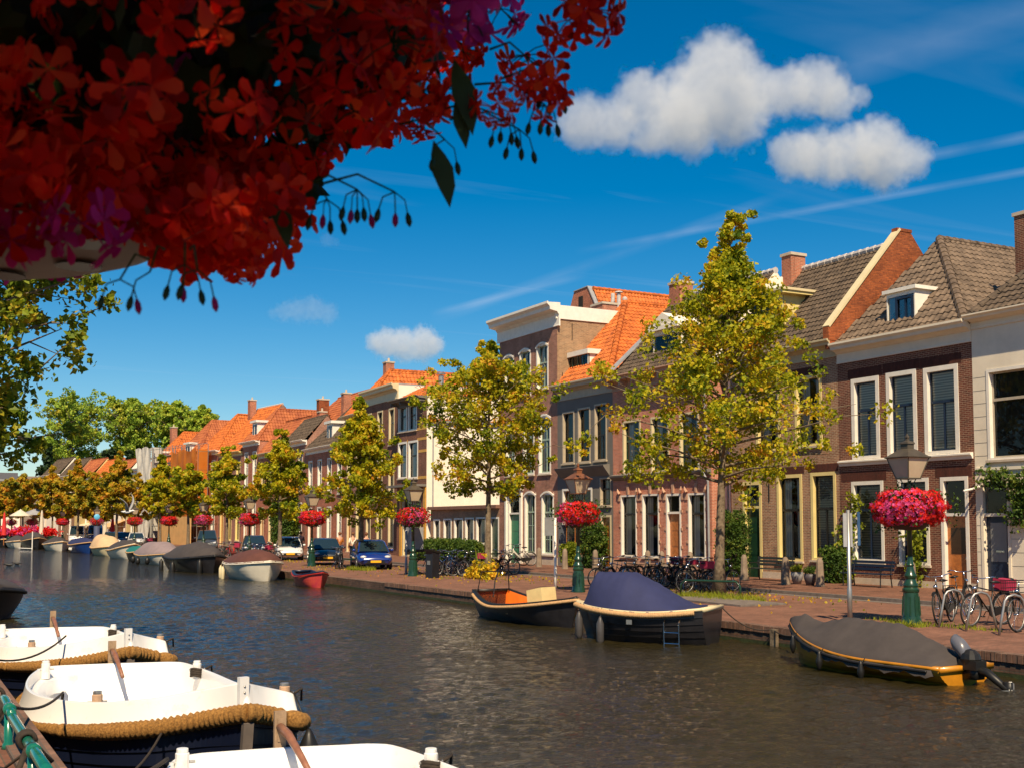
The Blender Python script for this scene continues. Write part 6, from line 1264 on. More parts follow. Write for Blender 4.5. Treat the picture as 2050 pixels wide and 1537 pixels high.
M_CVB = mat('navy canvas', (.022, .027, .085), .8, var=.12, bump=.25, bscale=3); M_CVK = mat('charcoal canvas', (.055, .045, .042), .85, var=.15, bump=.3, bscale=3); M_CVBR = mat('brown canvas', (.10, .035, .025), .85, var=.15, bump=.3, bscale=3); M_CVG = mat('mauve grey canvas', (.24, .18, .18), .85, var=.12, bump=.3, bscale=3); M_CVC = mat('sand canvas', (.60, .40, .22), .85, var=.1)
M_FEND = mat('grey rubber fender', (.06, .055, .055), .4, var=.2); M_GREENF = mat('sea green plastic', (.02, .16, .13), .5)
def interp(tab, t):
    return float(np.interp(t, [a for a, _ in tab], [b for _, b in tab]))
def boat(label, stern, bow, B, hull, rail, z=(.1, .05, .35), cover=None, cov=None, pw=1.6, inside=None, st=.75, lap=False, rr=.05, ropem=M_ROPE2, name='moored_boat', crange=(.02, .93), skirt=.07, full=2.4):
    """stern/bow (x,y); z = gunwale height above street at stern, lowest, bow"""
    s, b_ = Vector((*stern, 0)), Vector((*bow, 0)); d = b_ - s; L = d.length; ang = math.atan2(d.y, d.x)
    root = empty(name, (s.x, s.y, ZW), ang, label, 'boat', 'moored boats'); zz = [v - ZW for v in z]; NS = 26
    def hb(t):
        f = st + (1 - st) * math.sin(math.pi / 2 * min(1, t / .42)) if t < .42 else max(0, 1 - ((t - .42) / .58) ** full)
        return max(B / 2 * f, .015)
    def sh(t): return zz[1] + (zz[0] - zz[1]) * max(0, (.4 - t) / .4) ** 1.6 + (zz[2] - zz[1]) * max(0, (t - .35) / .65) ** 1.8
    ts = [1 - (1 - i / NS) ** 1.25 for i in range(NS + 1)]
    prof = [(1, 1.0), (1.0, .97)] 
    ns = 5
    for k in range(ns):   # lapped strakes
        f0, f1 = 1 - k / ns, 1 - (k + 1) / ns
        w0, w1 = 1 - .36 * (k / ns) ** 1.7, 1 - .36 * ((k + 1) / ns) ** 1.7
        prof += [(w0 + .0, f0 * .95), (w1 + (.025 if lap else .004), f1 * .95 + .012)]
    rings = []
    for side in (1,):
        for t in ts:
            H_ = sh(t); h_ = hb(t); rk = max(0, t - .8) / .2; x0 = L * t
            half = [(x0 - .35 * rk * (1 - f) * H_, h_ * (w if t < .97 else 1), f * H_ - (0 if f > 0 else 0)) for w, f in prof] + [(x0 - .4 * rk * H_, h_ * .45, -.22)]
            rings.append([(x, y, zc) for x, y, zc in half] + [(x, -y, zc) for x, y, zc in reversed(half)])
    m = MB(); m.loft(rings, 0, False, True, True); m.build('hull', hull, root, 'angle')
    g = MB(); iw = .10
    rg = [[(L * t, hb(t) + .02, sh(t) - .03), (L * t, hb(t) + .02, sh(t) + .025), (L * t, max(hb(t) - iw, .005), sh(t) + .035), (L * t, max(hb(t) - iw, .005), sh(t) - .05)] for t in ts]
    for sg in (1, -1): g.loft([[(x, y * sg, zc) for x, y, zc in r_] for r_ in rg], 0, True, True, True)
    g.box(-.04, .06, -hb(0), hb(0), sh(0) - .06, sh(0) + .03)
    if not cover or crange[1] < .99:
        t0 = crange[1] if cover else .84
        dk = [t for t in ts if t >= t0 - .03]; g.loft([[(L * t, max(hb(t) - iw * .5, .004), sh(t) + .02), (L * t, 0, sh(t) + .05), (L * t, -max(hb(t) - iw * .5, .004), sh(t) + .02)] for t in dk], 0, False)
    g.build('gunwale', rail, root, True)
    rope([(L * t, hb(t) + .04, sh(t) - .06) for t in ts[1:]] + [(L * t, -hb(t) - .04, sh(t) - .06) for t in reversed(ts[1:])], rr, parent=root, m=ropem, n=8)
    if inside or not cover:
        q = MB(); fl = .16
        q.loft([[(L * t, hb(t) - iw, sh(t)), (L * t, (hb(t) - iw) * .9, fl), (L * t, -(hb(t) - iw) * .9, fl), (L * t, -(hb(t) - iw), sh(t))] for t in ts if t < .86], 0, False, True, True); q.build('inner_hull', inside, root)
        for t in (.22, .5):
            q = MB(); q.box(L * t, L * t + .28, -hb(t) + iw, hb(t) - iw, sh(t) - .22, sh(t) - .18); q.build('thwart', M_WOOD, root)
    if cover:
        nt_, ns_ = 40, 16; rg = []; rnd_ = random.Random(int(L * 100))
        for i in range(nt_ + 1):
            t = crange[0] + (crange[1] - crange[0]) * i / nt_; hh = interp(cov, t); row = []
            for j in range(ns_ + 1):
                s_ = -1 + 2 * j / ns_; z_ = sh(t) + .04 + hh * (1 - abs(s_) ** pw) - .012 * math.sin(i * 1.9) * (1 - abs(s_)) ; row.append((L * t, s_ * (hb(t) + .01), z_))
            e = skirt + .03 * math.sin(i * .9) + .02 * math.sin(i * 2.3)
            rg.append([(L * t, -(hb(t) + .035), sh(t) - e)] + row + [(L * t, hb(t) + .035, sh(t) - e)])
        q = MB(); q.loft(rg, 0, False, True, True); q.build('cover', cover, root, True)
    root['L'] = L; return root, L, hb, sh
def fenders(root, L, hb, sh, ts, side, m=M_FEND, ln=.42, r=.075, dz=.1):
    for t in ts:
        q = MB(); x, y = L * t, side * (hb(t) + .12); q.lathe([(.01, -ln / 2 - .05), (r * .6, -ln / 2), (r, -ln / 2 + .08), (r, ln / 2 - .1), (r * .5, ln / 2), (.02, ln / 2 + .06)], (x, y, sh(t) - .12 - ln / 2 - dz), 12); q.tube([(x, y, sh(t) - .12 - dz), (x, y - side * .1, sh(t) + .03)], .008, 4); q.build('fender', m, root, True)
# yellow sloop with charcoal cover and outboard
M_YB = mat('yellow hull paint', (.50, .20, .012), .35, var=.2, coat=.3); 
b, L, hb, sh = boat('yellow boat under a charcoal cover with tilted outboard, nearest the right corner', (15.6, 13.55), (15.4, 17.5), 1.6, [M_YB][0], M_YB, (-.10, -.08, .34), M_CVK, [(0, .05), (.06, .16), (.30, .52), (.34, .55), (.62, .50), (.80, .22), (.90, .26), (1, .05)], 1.15, st=.82, lap=True, rr=.02, ropem=M_BLACK, crange=(.03, 1.0), skirt=.13)
fenders(b, L, hb, sh, (.35, .6, .85), 1, M_BLACK, ln=.24, r=.06, dz=-.06)
mb = MB(); mb.box(-.28, -.02, -.10, .10, .10, .30); mb.tube([(-.12, 0, .25), (-.42, 0, .22), (-.78, .02, -.0)], [.09, .07, .05], 10); mb.box(-.86, -.72, -.01, .05, -.12, .12); mb.build('outboard_leg', M_BLACK, b, True)
mb = MB(); rings = [[(x, r_ * math.cos(t) * .8, z_ + r_ * math.sin(t)) for t in np.linspace(0, 6.283, 11)[:-1]] for x, r_, z_ in ((.24, .08, .68), (.18, .14, .66), (.04, .16, .56), (-.06, .15, .46))]; mb.loft(rings, 0, True, True, True); mb.build('outboard_cowl', mat('silver grey cowl', (.12, .12, .14), .3, coat=.3), b, True)
mb = MB(); mb.ball((-.1, 0, .42), .17, .16, .16, 12); mb.box(-.3, .05, -.13, .13, .25, .40); mb.build('outboard_engine', M_BLACK, b)
mb = MB()
for k in range(3): t = k * 2.094; mb.obox((-.83, .02 + .08 * math.cos(t), -.03 + .08 * math.sin(t)), (.012, .02, 0), (0, .035 * math.sin(t), -.035 * math.cos(t)), (.03, .08 * math.cos(t), .08 * math.sin(t)))
mb.build('propeller', M_STEEL, b)
# black boat with high navy canopy
b, L, hb, sh = boat('black boat with cream rail under a tall navy blue canopy', (16.05, 20.75), (14.25, 23.5), 1.8, M_HULLK, M_CREAM, (.40, .30, .42), M_CVB, [(0, .02), (.16, .04), (.40, .55), (.56, .78), (.82, .72), (.86, .52), (.9, .05), (1, .02)], 2.6, st=.72, lap=True, rr=.06, crange=(.10, .90))
fenders(b, L, hb, sh, (.70, .93), 1, ln=.55, r=.085)
mb = MB()
for dx in (-.17, .17): x = L * .18; mb.tube([(x + dx, hb(.18) + .06, .55), (x + dx, hb(.18) + .16, .50), (x + dx, hb(.18) + .14, -.15)], .014, 6)
for zz in (.05, .28): mb.tube([(L * .18 - .17, hb(.18) + .145, zz), (L * .18 + .17, hb(.18) + .145, zz)], .013, 6)
mb.build('boarding_ladder', M_CHROME, b)
mb = MB(); mb.box(L * .46, L * .50, hb(.46) + .03, hb(.46) + .045, .42, .52); mb.build('name_plate', M_STEEL, b)
# open black and orange boat
b, L, hb, sh = boat('open black boat with bright orange interior and tan rope rail', (15.5, 30.3), (15.35, 25.3), 1.9, M_HULLK, M_BLACK, (.34, .06, .38), inside=mat('orange interior', (.80, .20, .02), .45), st=.62, rr=.045)
q = MB(); q.obox((L * .62, 0, .72), (.22, .1, .05), (-.08, .26, 0), (-.04, 0, .18)); q.build('folded_cushion', mat('cream cushion', (.62, .48, .22), .8), b)
q = MB(); q.tube([(.15, .5, .7), (.2, .45, 1.25), (.5, 0, 1.3), (1.2, -.45, 1.05), (1.4, -.6, .6)], .018, 6); q.tube([(.15, -.5, .7), (.2, -.4, 1.25), (.2, .45, 1.25)], .018, 6); q.build('frame_bar', M_BLACK, b)
# small pink and navy dinghy
b, L, hb, sh = boat('small open dinghy, pink red outside and navy inside, with orange seat', (16.0, 49.2), (15.95, 46.4), 1.25, mat('pink red hull', (.70, .05, .10), .4, var=.3, scale=2, col2=(.75, .12, .04)), M_NAVY, (.24, .10, .30), inside=M_NAVY, st=.7, rr=.02, ropem=M_REDB)
# white boat, brown cover
b, L, hb, sh = boat('white boat under a brown cover with cream fenders', (15.6, 57.6), (15.7, 52.9), 2.3, M_HULLW, M_HULLW, (.42, .38, .55), M_CVBR, [(0, .1), (.15, .45), (.5, .62), (.8, .45), (1, .03)], 2.2, st=.78, rr=.03, ropem=M_HULLW, crange=(.02, .96), full=3.2); fenders(b, L, hb, sh, (.05, .25), -1, M_CREAM, .6, .09)
b, L, hb, sh = boat('large black covered boat left of the brown covered one', (15.2, 69.3), (15.7, 63.0), 2.5, M_HULLK, M_BLACK, (.45, .35, .6), M_CVK, [(0, .2), (.2, .65), (.55, .85), (.85, .45), (1, .03)], 2.4, st=.8, rr=.05, ropem=M_BLACK, crange=(.0, .98), full=3); fenders(b, L, hb, sh, (.05, .5, .9), -1, M_BLACK, 1.0, .13)
b, L, hb, sh = boat('white boat under a mauve grey tarpaulin', (15.2 + bx(82), 82.5), (15.7 + bx(77), 76.2), 2.3, M_HULLW, M_STEEL, (.35, .25, .45), M_CVG, [(0, .3), (.2, .75), (.6, .8), (1, .1)], 2.8, st=.8, rr=.04, crange=(0, .97), full=3); fenders(b, L, hb, sh, (.1, .4, .7), -1, M_BLACK, .4, .16)
for lb, px_, L_, B_, hm, rm, z_, cv, co, pw_ in [('small boat with sea green cover between two larger boats', 276, 3.2, 1.4, M_BLACK, M_GREENF, (.3, .25, .4), M_GREENF, [(0, .3), (.5, .4), (1, .05)], 2),
    ('cream hulled boat with black cover left of the green covered one', 249, 6.0, 2.2, M_HULLW, M_HULLW, (.25, .3, .8), M_CVK, [(0, .5), (.4, .7), (.8, .5), (1, .1)], 1.8), ('boat with sand coloured canopy left of the black covered one', 212, 5.5, 2.2, M_CREAM, M_CREAM, (.4, .3, .5), M_CVC, [(0, .8), (.1, 1.0), (.6, .9), (.8, .4), (1, .1)], 3),
    ('dark blue boat with white lettered bow and navy cover', 166, 6.5, 2.3, mat('blue hull paint', (.01, .04, .17), .4), M_CVB, (.5, .4, .7), M_CVB, [(0, .4), (.4, .6), (.9, .3), (1, .1)], 2), ('cream boat with black cover left of the blue boat', 112, 6.5, 2.3, M_HULLW, M_HULLW, (.3, .3, .6), M_CVK, [(0, .4), (.5, .7), (1, .1)], 1.8),
    ('black covered boat with white ladder post', 66, 7, 2.4, M_HULLK, M_BLACK, (.6, .5, .9), M_CVK, [(0, .7), (.5, .9), (1, .2)], 2), ('dark covered cream boat near the left picture edge', 32, 6, 2.2, M_HULLW, M_HULLW, (.3, .3, .5), M_CVK, [(0, .4), (.5, .7), (1, .1)], 1.8), ('blue covered boat cut by the left picture edge', 2, 6, 2.2, M_HULLK, M_CREAM, (.5, .4, .6), M_CVB, [(0, .6), (.5, .8), (1, .1)], 2)]:
    X = 15.4; Y = Yof(px_, X, 1095); b, L, hb, sh = boat(lb, (X + bx(Y), Y + L_ / 2), (X + .2 + bx(Y), Y - L_ / 2), B_, hm, rm, z_, cv, co, pw_, st=.78, rr=.05, crange=(0, .97), full=3)
    if px_ == 166:
        q = MB()
        for k in range(7): q.tube([(L * .35 + k * .24, -(hb(.5) + .03), .45), (L * .35 + k * .24 + .1, -(hb(.5) + .03), .28), (L * .35 + k * .24 + .2, -(hb(.5) + .03), .5)], .03, 4)
        q.build('lettering', M_WHITE, b)
    if px_ == 66: q = MB(); q.tube([(L * .95, -.6, 0), (L * .95, -.6, 1.9)], .06, 6); q.tube([(L * .95, -.6, .1), (L * .5, -1.5, .1)], .06, 6); q.build('ladder_post', M_WHITE, b)
# dark boat at the left edge
b, L, hb, sh = boat('dark boat with grey cover and red stripe at the left edge of the water', (2.35, 41.0), (2.75, 34.4), 2.2, mat('black red hull', (.02, .015, .018), .4, var=.2, scale=.6, col2=(.35, .02, .03), thr=(.62, .66)), M_BLACK, (.4, .25, .52), M_CVK, [(0, .3), (.6, .4), (.95, .12), (1, .08)], 2, st=.8, rr=.05, ropem=M_BLACK, crange=(0, 1), full=3)
# mooring buoy, rope, mooring post on the far quay
p = at_z(1468, 1262, ZW + .14); mb = MB(); mb.tube([(p.x - .28, p.y + .1, p.z), (p.x - .2, p.y + .08, p.z), (p.x + .2, p.y - .08, p.z), (p.x + .28, p.y - .1, p.z)], [.12, .2, .2, .12], 14); tag(mb.build('float_buoy', mat('grey green float', (.06, .15, .16), .4), None, True), 'grey green float buoy between the canopy boat and the quay', 'buoy')
p = at_z(1590, 1290, ZW); mb = MB(); mb.box(QX - .14, QX - .04, p.y - .08, p.y + .08, ZW - .1, -.02); tag(mb.build('mooring_post', M_BARK), 'short wooden mooring post on the quay wall by the yellow boat', 'post')
def line(pts, r, label, parent=None, m=None, sag=.1, n=16):
    P = [Vector(q) for q in pts]; out = []
    for a, b_ in zip(P[:-1], P[1:]):
        for k in range(n): t = k / n; out.append(a.lerp(b_, t) - Vector((0, 0, sag * 4 * t * (1 - t))))
    out.append(P[-1]); mb = MB(); mb.tube(out, r, 6); return tag(mb.build('mooring_rope', m or M_BROPE, None, True), label, 'rope', 'mooring ropes')
line([(16.2, 20.6, .05 + .35), (16.9, p.y + .1, -.03), (15.7, 17.2, .3)], .014, 'dark mooring rope from the navy canopy boat along the quay to the yellow boat', sag=.18)
# ------------------------------------------------------------------ the three white boats by the near quay
RIM = [(485, 1368, .62), (440, 1376, .56), (400, 1383, .51), (350, 1392, .46), (300, 1400, .42), (230, 1406, .37), (180, 1407, .34), (130, 1404, .33), (95, 1398, .33), (68, 1390, .33), (53, 1378, .33), (52, 1364, .33), (62, 1349, .34), (82, 1337, .35), (110, 1333, .35), (150, 1331, .35), (225, 1328, .35), (300, 1326, .35), (345, 1325, .35), (375, 1328, .35), (430, 1347, .35), (487, 1370, .36), (540, 1382, .39), (575, 1388, .42), (588, 1389, .45), (560, 1382, .49), (530, 1376, .54), (505, 1371, .59)]
RP = [at_z(a, b_, c_) for a, b_, c_ in RIM]; RC = sum(RP, Vector()) / len(RP); RC.z = 0
def subdiv(P, k=4):
    out = []; n = len(P)
    for i in range(n):
        p0, p1, p2, p3 = P[i - 1], P[i], P[(i + 1) % n], P[(i + 2) % n]
        for j in range(k):
            t = j / k; out.append(.5 * ((2 * p1) + (-p0 + p2) * t + (2 * p0 - 5 * p1 + 4 * p2 - p3) * t * t + (-p0 + 3 * p1 - 3 * p2 + p3) * t ** 3))
    return out
def make_white_boat(label):
    loc0 = Vector((RC.x, RC.y, ZW)); root = empty('white_boat', loc0, 0, label, 'boat', 'white boats moored at the near quay'); P = [p - loc0 for p in subdiv(RP)]; n = len(P)
    ctr = Vector((0, 0, 0))
    def off(p, o, dz, k=1.0): d = Vector((p.x, p.y, 0)); l = d.length; q = d * ((l * k + o) / l); return Vector((q.x, q.y, p.z + dz))
    # bulwark band, cap, inner shell
    m = MB(); m.loft([[off(p, .0, 0) for p in P], [off(p, .03, -.10) for p in P], [off(p, .07, -.20) for p in P], [off(p, .10, -.26) for p in P]], 0, True)
    m.loft([[off(p, .0, 0) for p in P], [off(p, -.025, .012) for p in P], [off(p, -.05, 0) for p in P], [off(p, -.06, -.12) for p in P], [off(p, -.10, -.30) for p in P], [Vector((*off(p, -.22, 0).xy, .22)) for p in P], [Vector((*off(p, -.34, 0).xy, .14)) for p in P]], 0, True)
    inner = [Vector((*off(p, -.34, 0).xy, .14)) for p in P]; m.add(inner, [tuple(range(n))]); m.build('bulwark', M_GEL, root, True)
    h = MB(); rg = [[off(p, .085, -.24) for p in P]]
    for k in range(5): f = (k + 1) / 5; rg.append([Vector((*off(p, .08, 0, 1 - .05 * f * f).xy, (p.z - .24) * (1 - f) - .15 * f + .012)) for p in P]); rg.append([Vector((*off(p, .055, 0, 1 - .05 * f * f).xy, (p.z - .24) * (1 - f) - .15 * f)) for p in P])
    h.loft(rg, 0, True); h.build('hull', M_HULLN, root)
    # rope fender: slim round the boat, a thick knotted beard around the bow
    Q = [off(p, .13, -.27) for p in P]
    def rad(t): d = t / .21 if t < .5 else (1 - t) / .13; return .038 + .048 * max(0, 1 - d ** 4) if d < 1 else .038
    rope(Q, rad, n=12, amp=.16, parent=root, closed=True)
    # stern side bench deck and lids
    d = MB(); seg = [i for i in range(n) if 30 <= i <= 56]; d.loft([[off(P[i], -.05, -.12) for i in seg], [off(P[i], -.32, -.14) for i in seg], [off(P[i], -.34, -.30) for i in seg]], 0, False); d.build('side_deck', M_GEL, root, True)
    # stem plate and stem timber
    s = off(P[0], .0, 0); dr = Vector((s.x, s.y, 0)).normalized(); sd_ = Vector((-dr.y, dr.x, 0)); m = MB(); m.obox(s + Vector((0, 0, -.08)) + dr * .02, dr * .03, sd_ * .05, Vector((0, 0, .15))); [m.ball(s + dr * .052 + Vector((0, 0, zz)), .012, n=8, m=1) for zz in (-.02, -.08)]; m.build('stem_plate', [M_GEL, M_STEEL], root)
    m = MB(); m.beam(s + dr * .13 + Vector((0, 0, -.36)), Vector((s.x, s.y, -.1)) + dr * .05, .09, .10); m.build('stem_timber', mat('grey timber', (.14, .11, .09), .85, var=.3), root)
    # bollards
    for i, wood in ((24, True), (52, False), (78, False), (96, True)):
        p = off(P[i], -.13, -.02); m = MB(); mt = [M_GEL, M_STEEL] if not wood else [mat('pale bollard wood', (.50, .32, .20), .7, var=.15, scale=8), M_STEEL]
        m.lathe([(.055, -.10), (.055, .09), (.042, .10)], p, 12, 0); m.lathe([(.046, .10), (.046, .125), (.04, .13)], p, 12, 1 if wood else 0); m.tube([p + Vector((-.1, 0, .02)), p + Vector((.1, 0, .02))], .012, 6, 1); m.build('bollard', mt, root)
        if i in (78, 96):
            w_ = MB()
            for k in range(4): w_.tube([p + Vector((math.cos(t) * .075, math.sin(t) * .075, -.06 + .028 * k + .01 * math.sin(t * 2))) for t in np.linspace(0, 6.283, 14)[:-1]], .017, 6, closed=True)
            w_.tube([p + Vector((.07, 0, 0)), p + Vector((.2, .05, .05)), p + Vector((.22, .12, -.08))], .015, 6); w_.build('coiled_rope', M_BROPE, root, True)
    # rudder post and tiller at the stern
    a = off(P[64], .05, 0); i_ = Vector((-a.x, -a.y, 0)).normalized(); m = MB(); m.beam(a + Vector((0, 0, -.5)), a + Vector((0, 0, .30)), .035, .10, 0); m.beam(a + Vector((0, 0, .05)), a + Vector((0, 0, .24)), .05, .05, 0); m.build('rudder', mat('weathered oak', (.30, .20, .12), .7, var=.3, scale=9), root)
    m = MB(); m.tube([a + Vector((0, 0, .17)), a + i_ * .25 + Vector((0, 0, .14)), a + i_ * .6 + Vector((0, 0, .02)), a + i_ * .85 + Vector((0, 0, -.08))], [.038, .036, .028, .024], 8); m.build('tiller', mat('brown tiller wood', (.26, .11, .06), .5, var=.25, scale=9, coat=.2), root, True)
    m = MB(); m.lathe([(.20, 0), (.19, .012)], (i_.x * -.2, 0.5, .142), 20); m.build('floor_hatch', mat('grey hatch', (.55, .50, .46), .4), root)
    for px_, py_ in ((600, 0), (0, 0)):
        pass
    f = MB(); q = off(P[4 * 24], .22, -.75); f.lathe([(.02, .42), (.05, .36), (.10, .25), (.11, -.1), (.08, -.2)], q, 12); f.tube([q + Vector((0, 0, .4)), off(P[4 * 24], .0, .02)], .01, 5); f.build('fender', M_BLACK, root, True)
    m = MB(); [m.box(a_ - .05, a_ + .05, b_ - .02, b_ + .02, .142, .15) for a_, b_ in ((-.5, -.6), (.1, -.4), (.5, .1), (-.2, .2))]; m.build('deck_fitting', M_STEEL, root)
    return root
wb = make_white_boat('middle white boat, whole bow and golden rope fender in view')
copy_tree(wb, None, wb.location + Vector((0.0, 6.25, 0)), None, 'farthest white boat, behind the middle one at the left edge'); copy_tree(wb, None, wb.location + Vector((0.22, -6.85, 0)), None, 'nearest white boat, cut by the bottom picture edge')
# near quay rail with ropes
M_RAIL = mat('glossy green rail paint', (.01, .14, .09), .25, var=.25, scale=7, coat=.6)
rl = empty('quay_rail', (.84, 8.9, ZN), 0, 'green tubular rail with tied ropes along the near quay', 'rail')
m = MB(); pts = [(0, 6, .16), (0, 3.0, .18), (0, 1.9, .20), (-.0, 1.15, .22), (.0, .75, .30), (0, .2, .27), (0, -.3, .25), (0, -4, .24)]; m.tube(subdiv([Vector(p_) for p_ in pts], 4)[:-5], .034, 10)
for yy, zz in ((-2.6, .24), (-1.2, .245), (.35, .28), (1.4, .2), (3.2, .18)): m.tube([(0, yy - .06, zz), (0, yy + .06, zz)], .045, 10)
m.build('top_rail', M_RAIL, rl, True)
for yy in (-2.6, -1.2, .35, 1.4, 3.2): m = MB(); m.lathe([(.05, 0), (.04, .03), (.032, .05), (.032, .24)], (0, yy, 0), 10); m.build('post', M_RAIL, rl, True)
for yy in (-2.3, -.9, .45, .6, 1.3):
    m = MB(); m.tube([(math.cos(t) * (.047 + .002 * (i % 3)), yy + i * .0028, .25 + math.sin(t) * .05) for i, t in enumerate(np.linspace(0, 6.283 * 4, 48))], .015, 6); m.build('rope_knot', M_BROPE, rl, True)
m = MB(); m.tube([(0, -.9, .22), (-.06, -1.0, .1), (-.03, -1.1, .02), (-.1, -1.35, .015), (-.02, -1.5, .02)], .022, 6); m.build('rope_tail', M_BROPE, rl, True)
m = MB(); m.tube([(0, .5, .25), (-.12, .3, .12), (-.25, -.1, .015), (-.1, -.5, .02), (.05, -.8, .2)], .010, 6); m.build('thin_rope', M_BROPE, rl, True)
bl = lambda px_, py_, z_: at_z(px_, py_, z_)
line([(.86, 8.0, .86), bl(345, 1420, .25)], .014, 'dark rope slung from the near rail across the middle white boat', sag=.5); line([(.86, 9.4, .88), bl(126, 1385, .42)], .013, 'dark rope from the rail to the wooden bollard of the middle boat', sag=.08)
line([bl(126, 1388, .40), bl(115, 1470, -.1)], .016, 'short dark rope hanging over the side of the middle boat', sag=.02); line([(.86, 6.9, .84), bl(335, 1518, .42)], .016, 'dark rope from the rail to the nearest white boat', sag=.10)
line([(.86, 15.5, .75), bl(132, 1272, .55)], .014, 'dark rope running to the farthest white boat', sag=.25)
# ------------------------------------------------------------------ the flower basket hanging close above the camera
LX, LYY = .03, 2.08
lp = copy_tree(lampA, None, (LX, LYY, ZN), None, 'street lamp pole just outside the left edge, carrying the near flower basket'); lp['group'] = 'street lamps along the near quay'
nb = empty('near_flower_basket', (LX, LYY, ZN + 2.56), 0, 'huge shaded basket of red and magenta geraniums hanging in the top left corner', 'flower basket')
M_PAN = mat('pale basket pan', (.30, .23, .19), .7, var=.15)
m = MB(); m.lathe([(.05, -.505), (.34, -.50), (.385, -.485), (.40, -.455), (.39, -.43), (.05, -.42)], n=40); m.build('pan', M_PAN, nb, True)
m = MB(); m.lathe([(.36, -.43), (.39, -.38), (.46, -.22), (.44, -.2), (.34, -.41)], n=40); m.build('bowl', M_BLACK, nb, True)
for k in range(9):
    t = k * math.pi / 4.5 - 1.1; q = MB(); q.lathe([(.040, -.5085), (.040, -.506)], (.27 * math.cos(t), .27 * math.sin(t), 0), 16); q.build('drain_hole', M_BLACK, nb)
rs = np.random.RandomState(7)
M_NRED = leafmat('near red petals', [(0, (.40, .003, .002)), (.45, (.85, .012, .004)), (1, (1.0, .09, .015))], 4, .65, .9, .6); M_NPINK = leafmat('near magenta petals', [(0, (.42, .008, .12)), (1, (.70, .03, .28))], 4, .5, .4, .6); M_NLEAF = leafmat('near geranium leaves', [(0, (.008, .022, .004)), (1, (.028, .055, .008))], 6, .25, .5, .5)
def head_mesh(seed, nf, fs, R_):
    """umbel: nf florets of five rounded petals on thin pedicels"""
    r_ = np.random.RandomState(seed); mb = MB()
    for i in range(nf):
        d = r_.normal(size=3); d[2] = -abs(d[2]) * .4 + .35 * r_.normal(); d /= np.linalg.norm(d); d = Vector(d); c = d * R_ * r_.uniform(.6, 1.1); a = d.orthogonal().normalized(); a.rotate(Matrix.Rotation(r_.uniform(0, 6), 3, d)); b_ = d.cross(a)
        mb.tube([(0, 0, 0), c * .5 + Vector((0, 0, .004)), c], .0012, 4, 1)
        for k in range(5):
            t = 2 * math.pi * k / 5 + (.25 if k in (1, 2) else 0); u = a * math.cos(t) + b_ * math.sin(t); v = d.cross(u); s = fs * r_.uniform(.85, 1.15); cup = r_.uniform(.1, .5)
            n0 = [c, c + u * .35 * s + v * .14 * s + d * .1 * s * cup, c + u * .75 * s + v * .27 * s + d * .35 * s * cup, c + u * 1.0 * s + v * .12 * s + d * .3 * s * cup, c + u * 1.0 * s - v * .12 * s + d * .3 * s * cup, c + u * .75 * s - v * .27 * s + d * .35 * s * cup, c + u * .35 * s - v * .14 * s + d * .1 * s * cup, c + u * .6 * s + d * .12 * s]
            mb.add(n0, [(0, 1, 7), (1, 2, 7), (2, 3, 7), (3, 4, 7), (4, 5, 7), (5, 6, 7), (6, 0, 7)], 0)
    return mb
heads = [head_mesh(k, 9, .034, .048).build('flower_head', [[M_NRED, M_NPINK][k % 5 == 4], M_NLEAF], nb, True) for k in range(10)]
used = set(); cnt = 0; cand = []
tries = 0
YM = lambda x, o=0: float(np.interp(x, [0, 120, 330, 400, 500, 560, 620, 700, 850, 1000, 1100, 1190], [550, 550, 490, 500, 530, 465, 385, 295, 255, 180, 140, 0])) + o
while len(cand) < 420 and tries < 60000:
    tries += 1; d = rs.normal(size=3); d /= np.linalg.norm(d)
    k = rs.uniform(.72, 1.04); p = Vector((d[0] * .99 * k, d[1] * .99 * k, d[2] * .52 * k - .03))
    wp = Vector((LX, LYY, ZN + 2.56)) + p
    if p.z < -.40 and Vector((p.x, p.y)).length < .42: continue
    dd = wp - Vector((0, 0, EYE))
    if dd.length < .75: continue
    sx_, sy_ = proj(wp)
    if p.z > .38 or sx_ < -120 or sx_ > 1220 or sy_ < -120 or sy_ > 620: continue
    if sy_ > YM(sx_, -25) or sx_ > 1150: continue
    dist = min([(p - c[0]).length for c in cand] or [9])
    if dist < .105: continue
    if p.y > .35 and rs.rand() < .5: continue
    cand.append((p, dd.length, sx_, sy_))
cand.sort(key=lambda c: c[1]); rnd = random.Random(3)
stuffV = [MB(), MB()]; DROOP = []
for i, (p, dl, sx_, sy_) in enumerate(cand):
    # magenta where the photograph has it: lower left and along the right rim
    pinkz = (sy_ > 400 and sx_ < 260) or (600 < sx_ < 760 and 260 < sy_ < 420 and rnd.random() < .6) or (900 < sx_ < 1060 and sy_ < 120 and rnd.random() < .5) or rnd.random() < .05
    if rnd.random() < .34 + .25 * (math.sin(p.x * 9 + p.z * 14) * math.sin(p.y * 8 + p.z * 5) > .15): continue
    if cnt < 95:
        src = heads[rnd.choice([4, 9]) if pinkz else rnd.choice([0, 1, 2, 3, 5, 6, 7, 8])]
        o = src if src.name not in used else src.copy()
        if src.name in used: COL.objects.link(o); o.parent = nb
        used.add(src.name); o.location = p; o.rotation_euler = (rnd.uniform(-.6, .6), rnd.uniform(-.6, .6), rnd.uniform(0, 6)); sc = rnd.uniform(.85, 1.15); o.scale = (sc, sc, sc); cnt += 1
    else:
        hm = head_mesh(100 + i % 7, 8, .033, .048); ro = Matrix.Rotation(rnd.uniform(0, 6), 3, 'Z'); stuffV[1 if pinkz else 0].add([ro @ Vector(v) + p for v in hm.v], hm.f)
for h_ in heads:
    if h_.name not in used: bpy.data.objects.remove(h_)
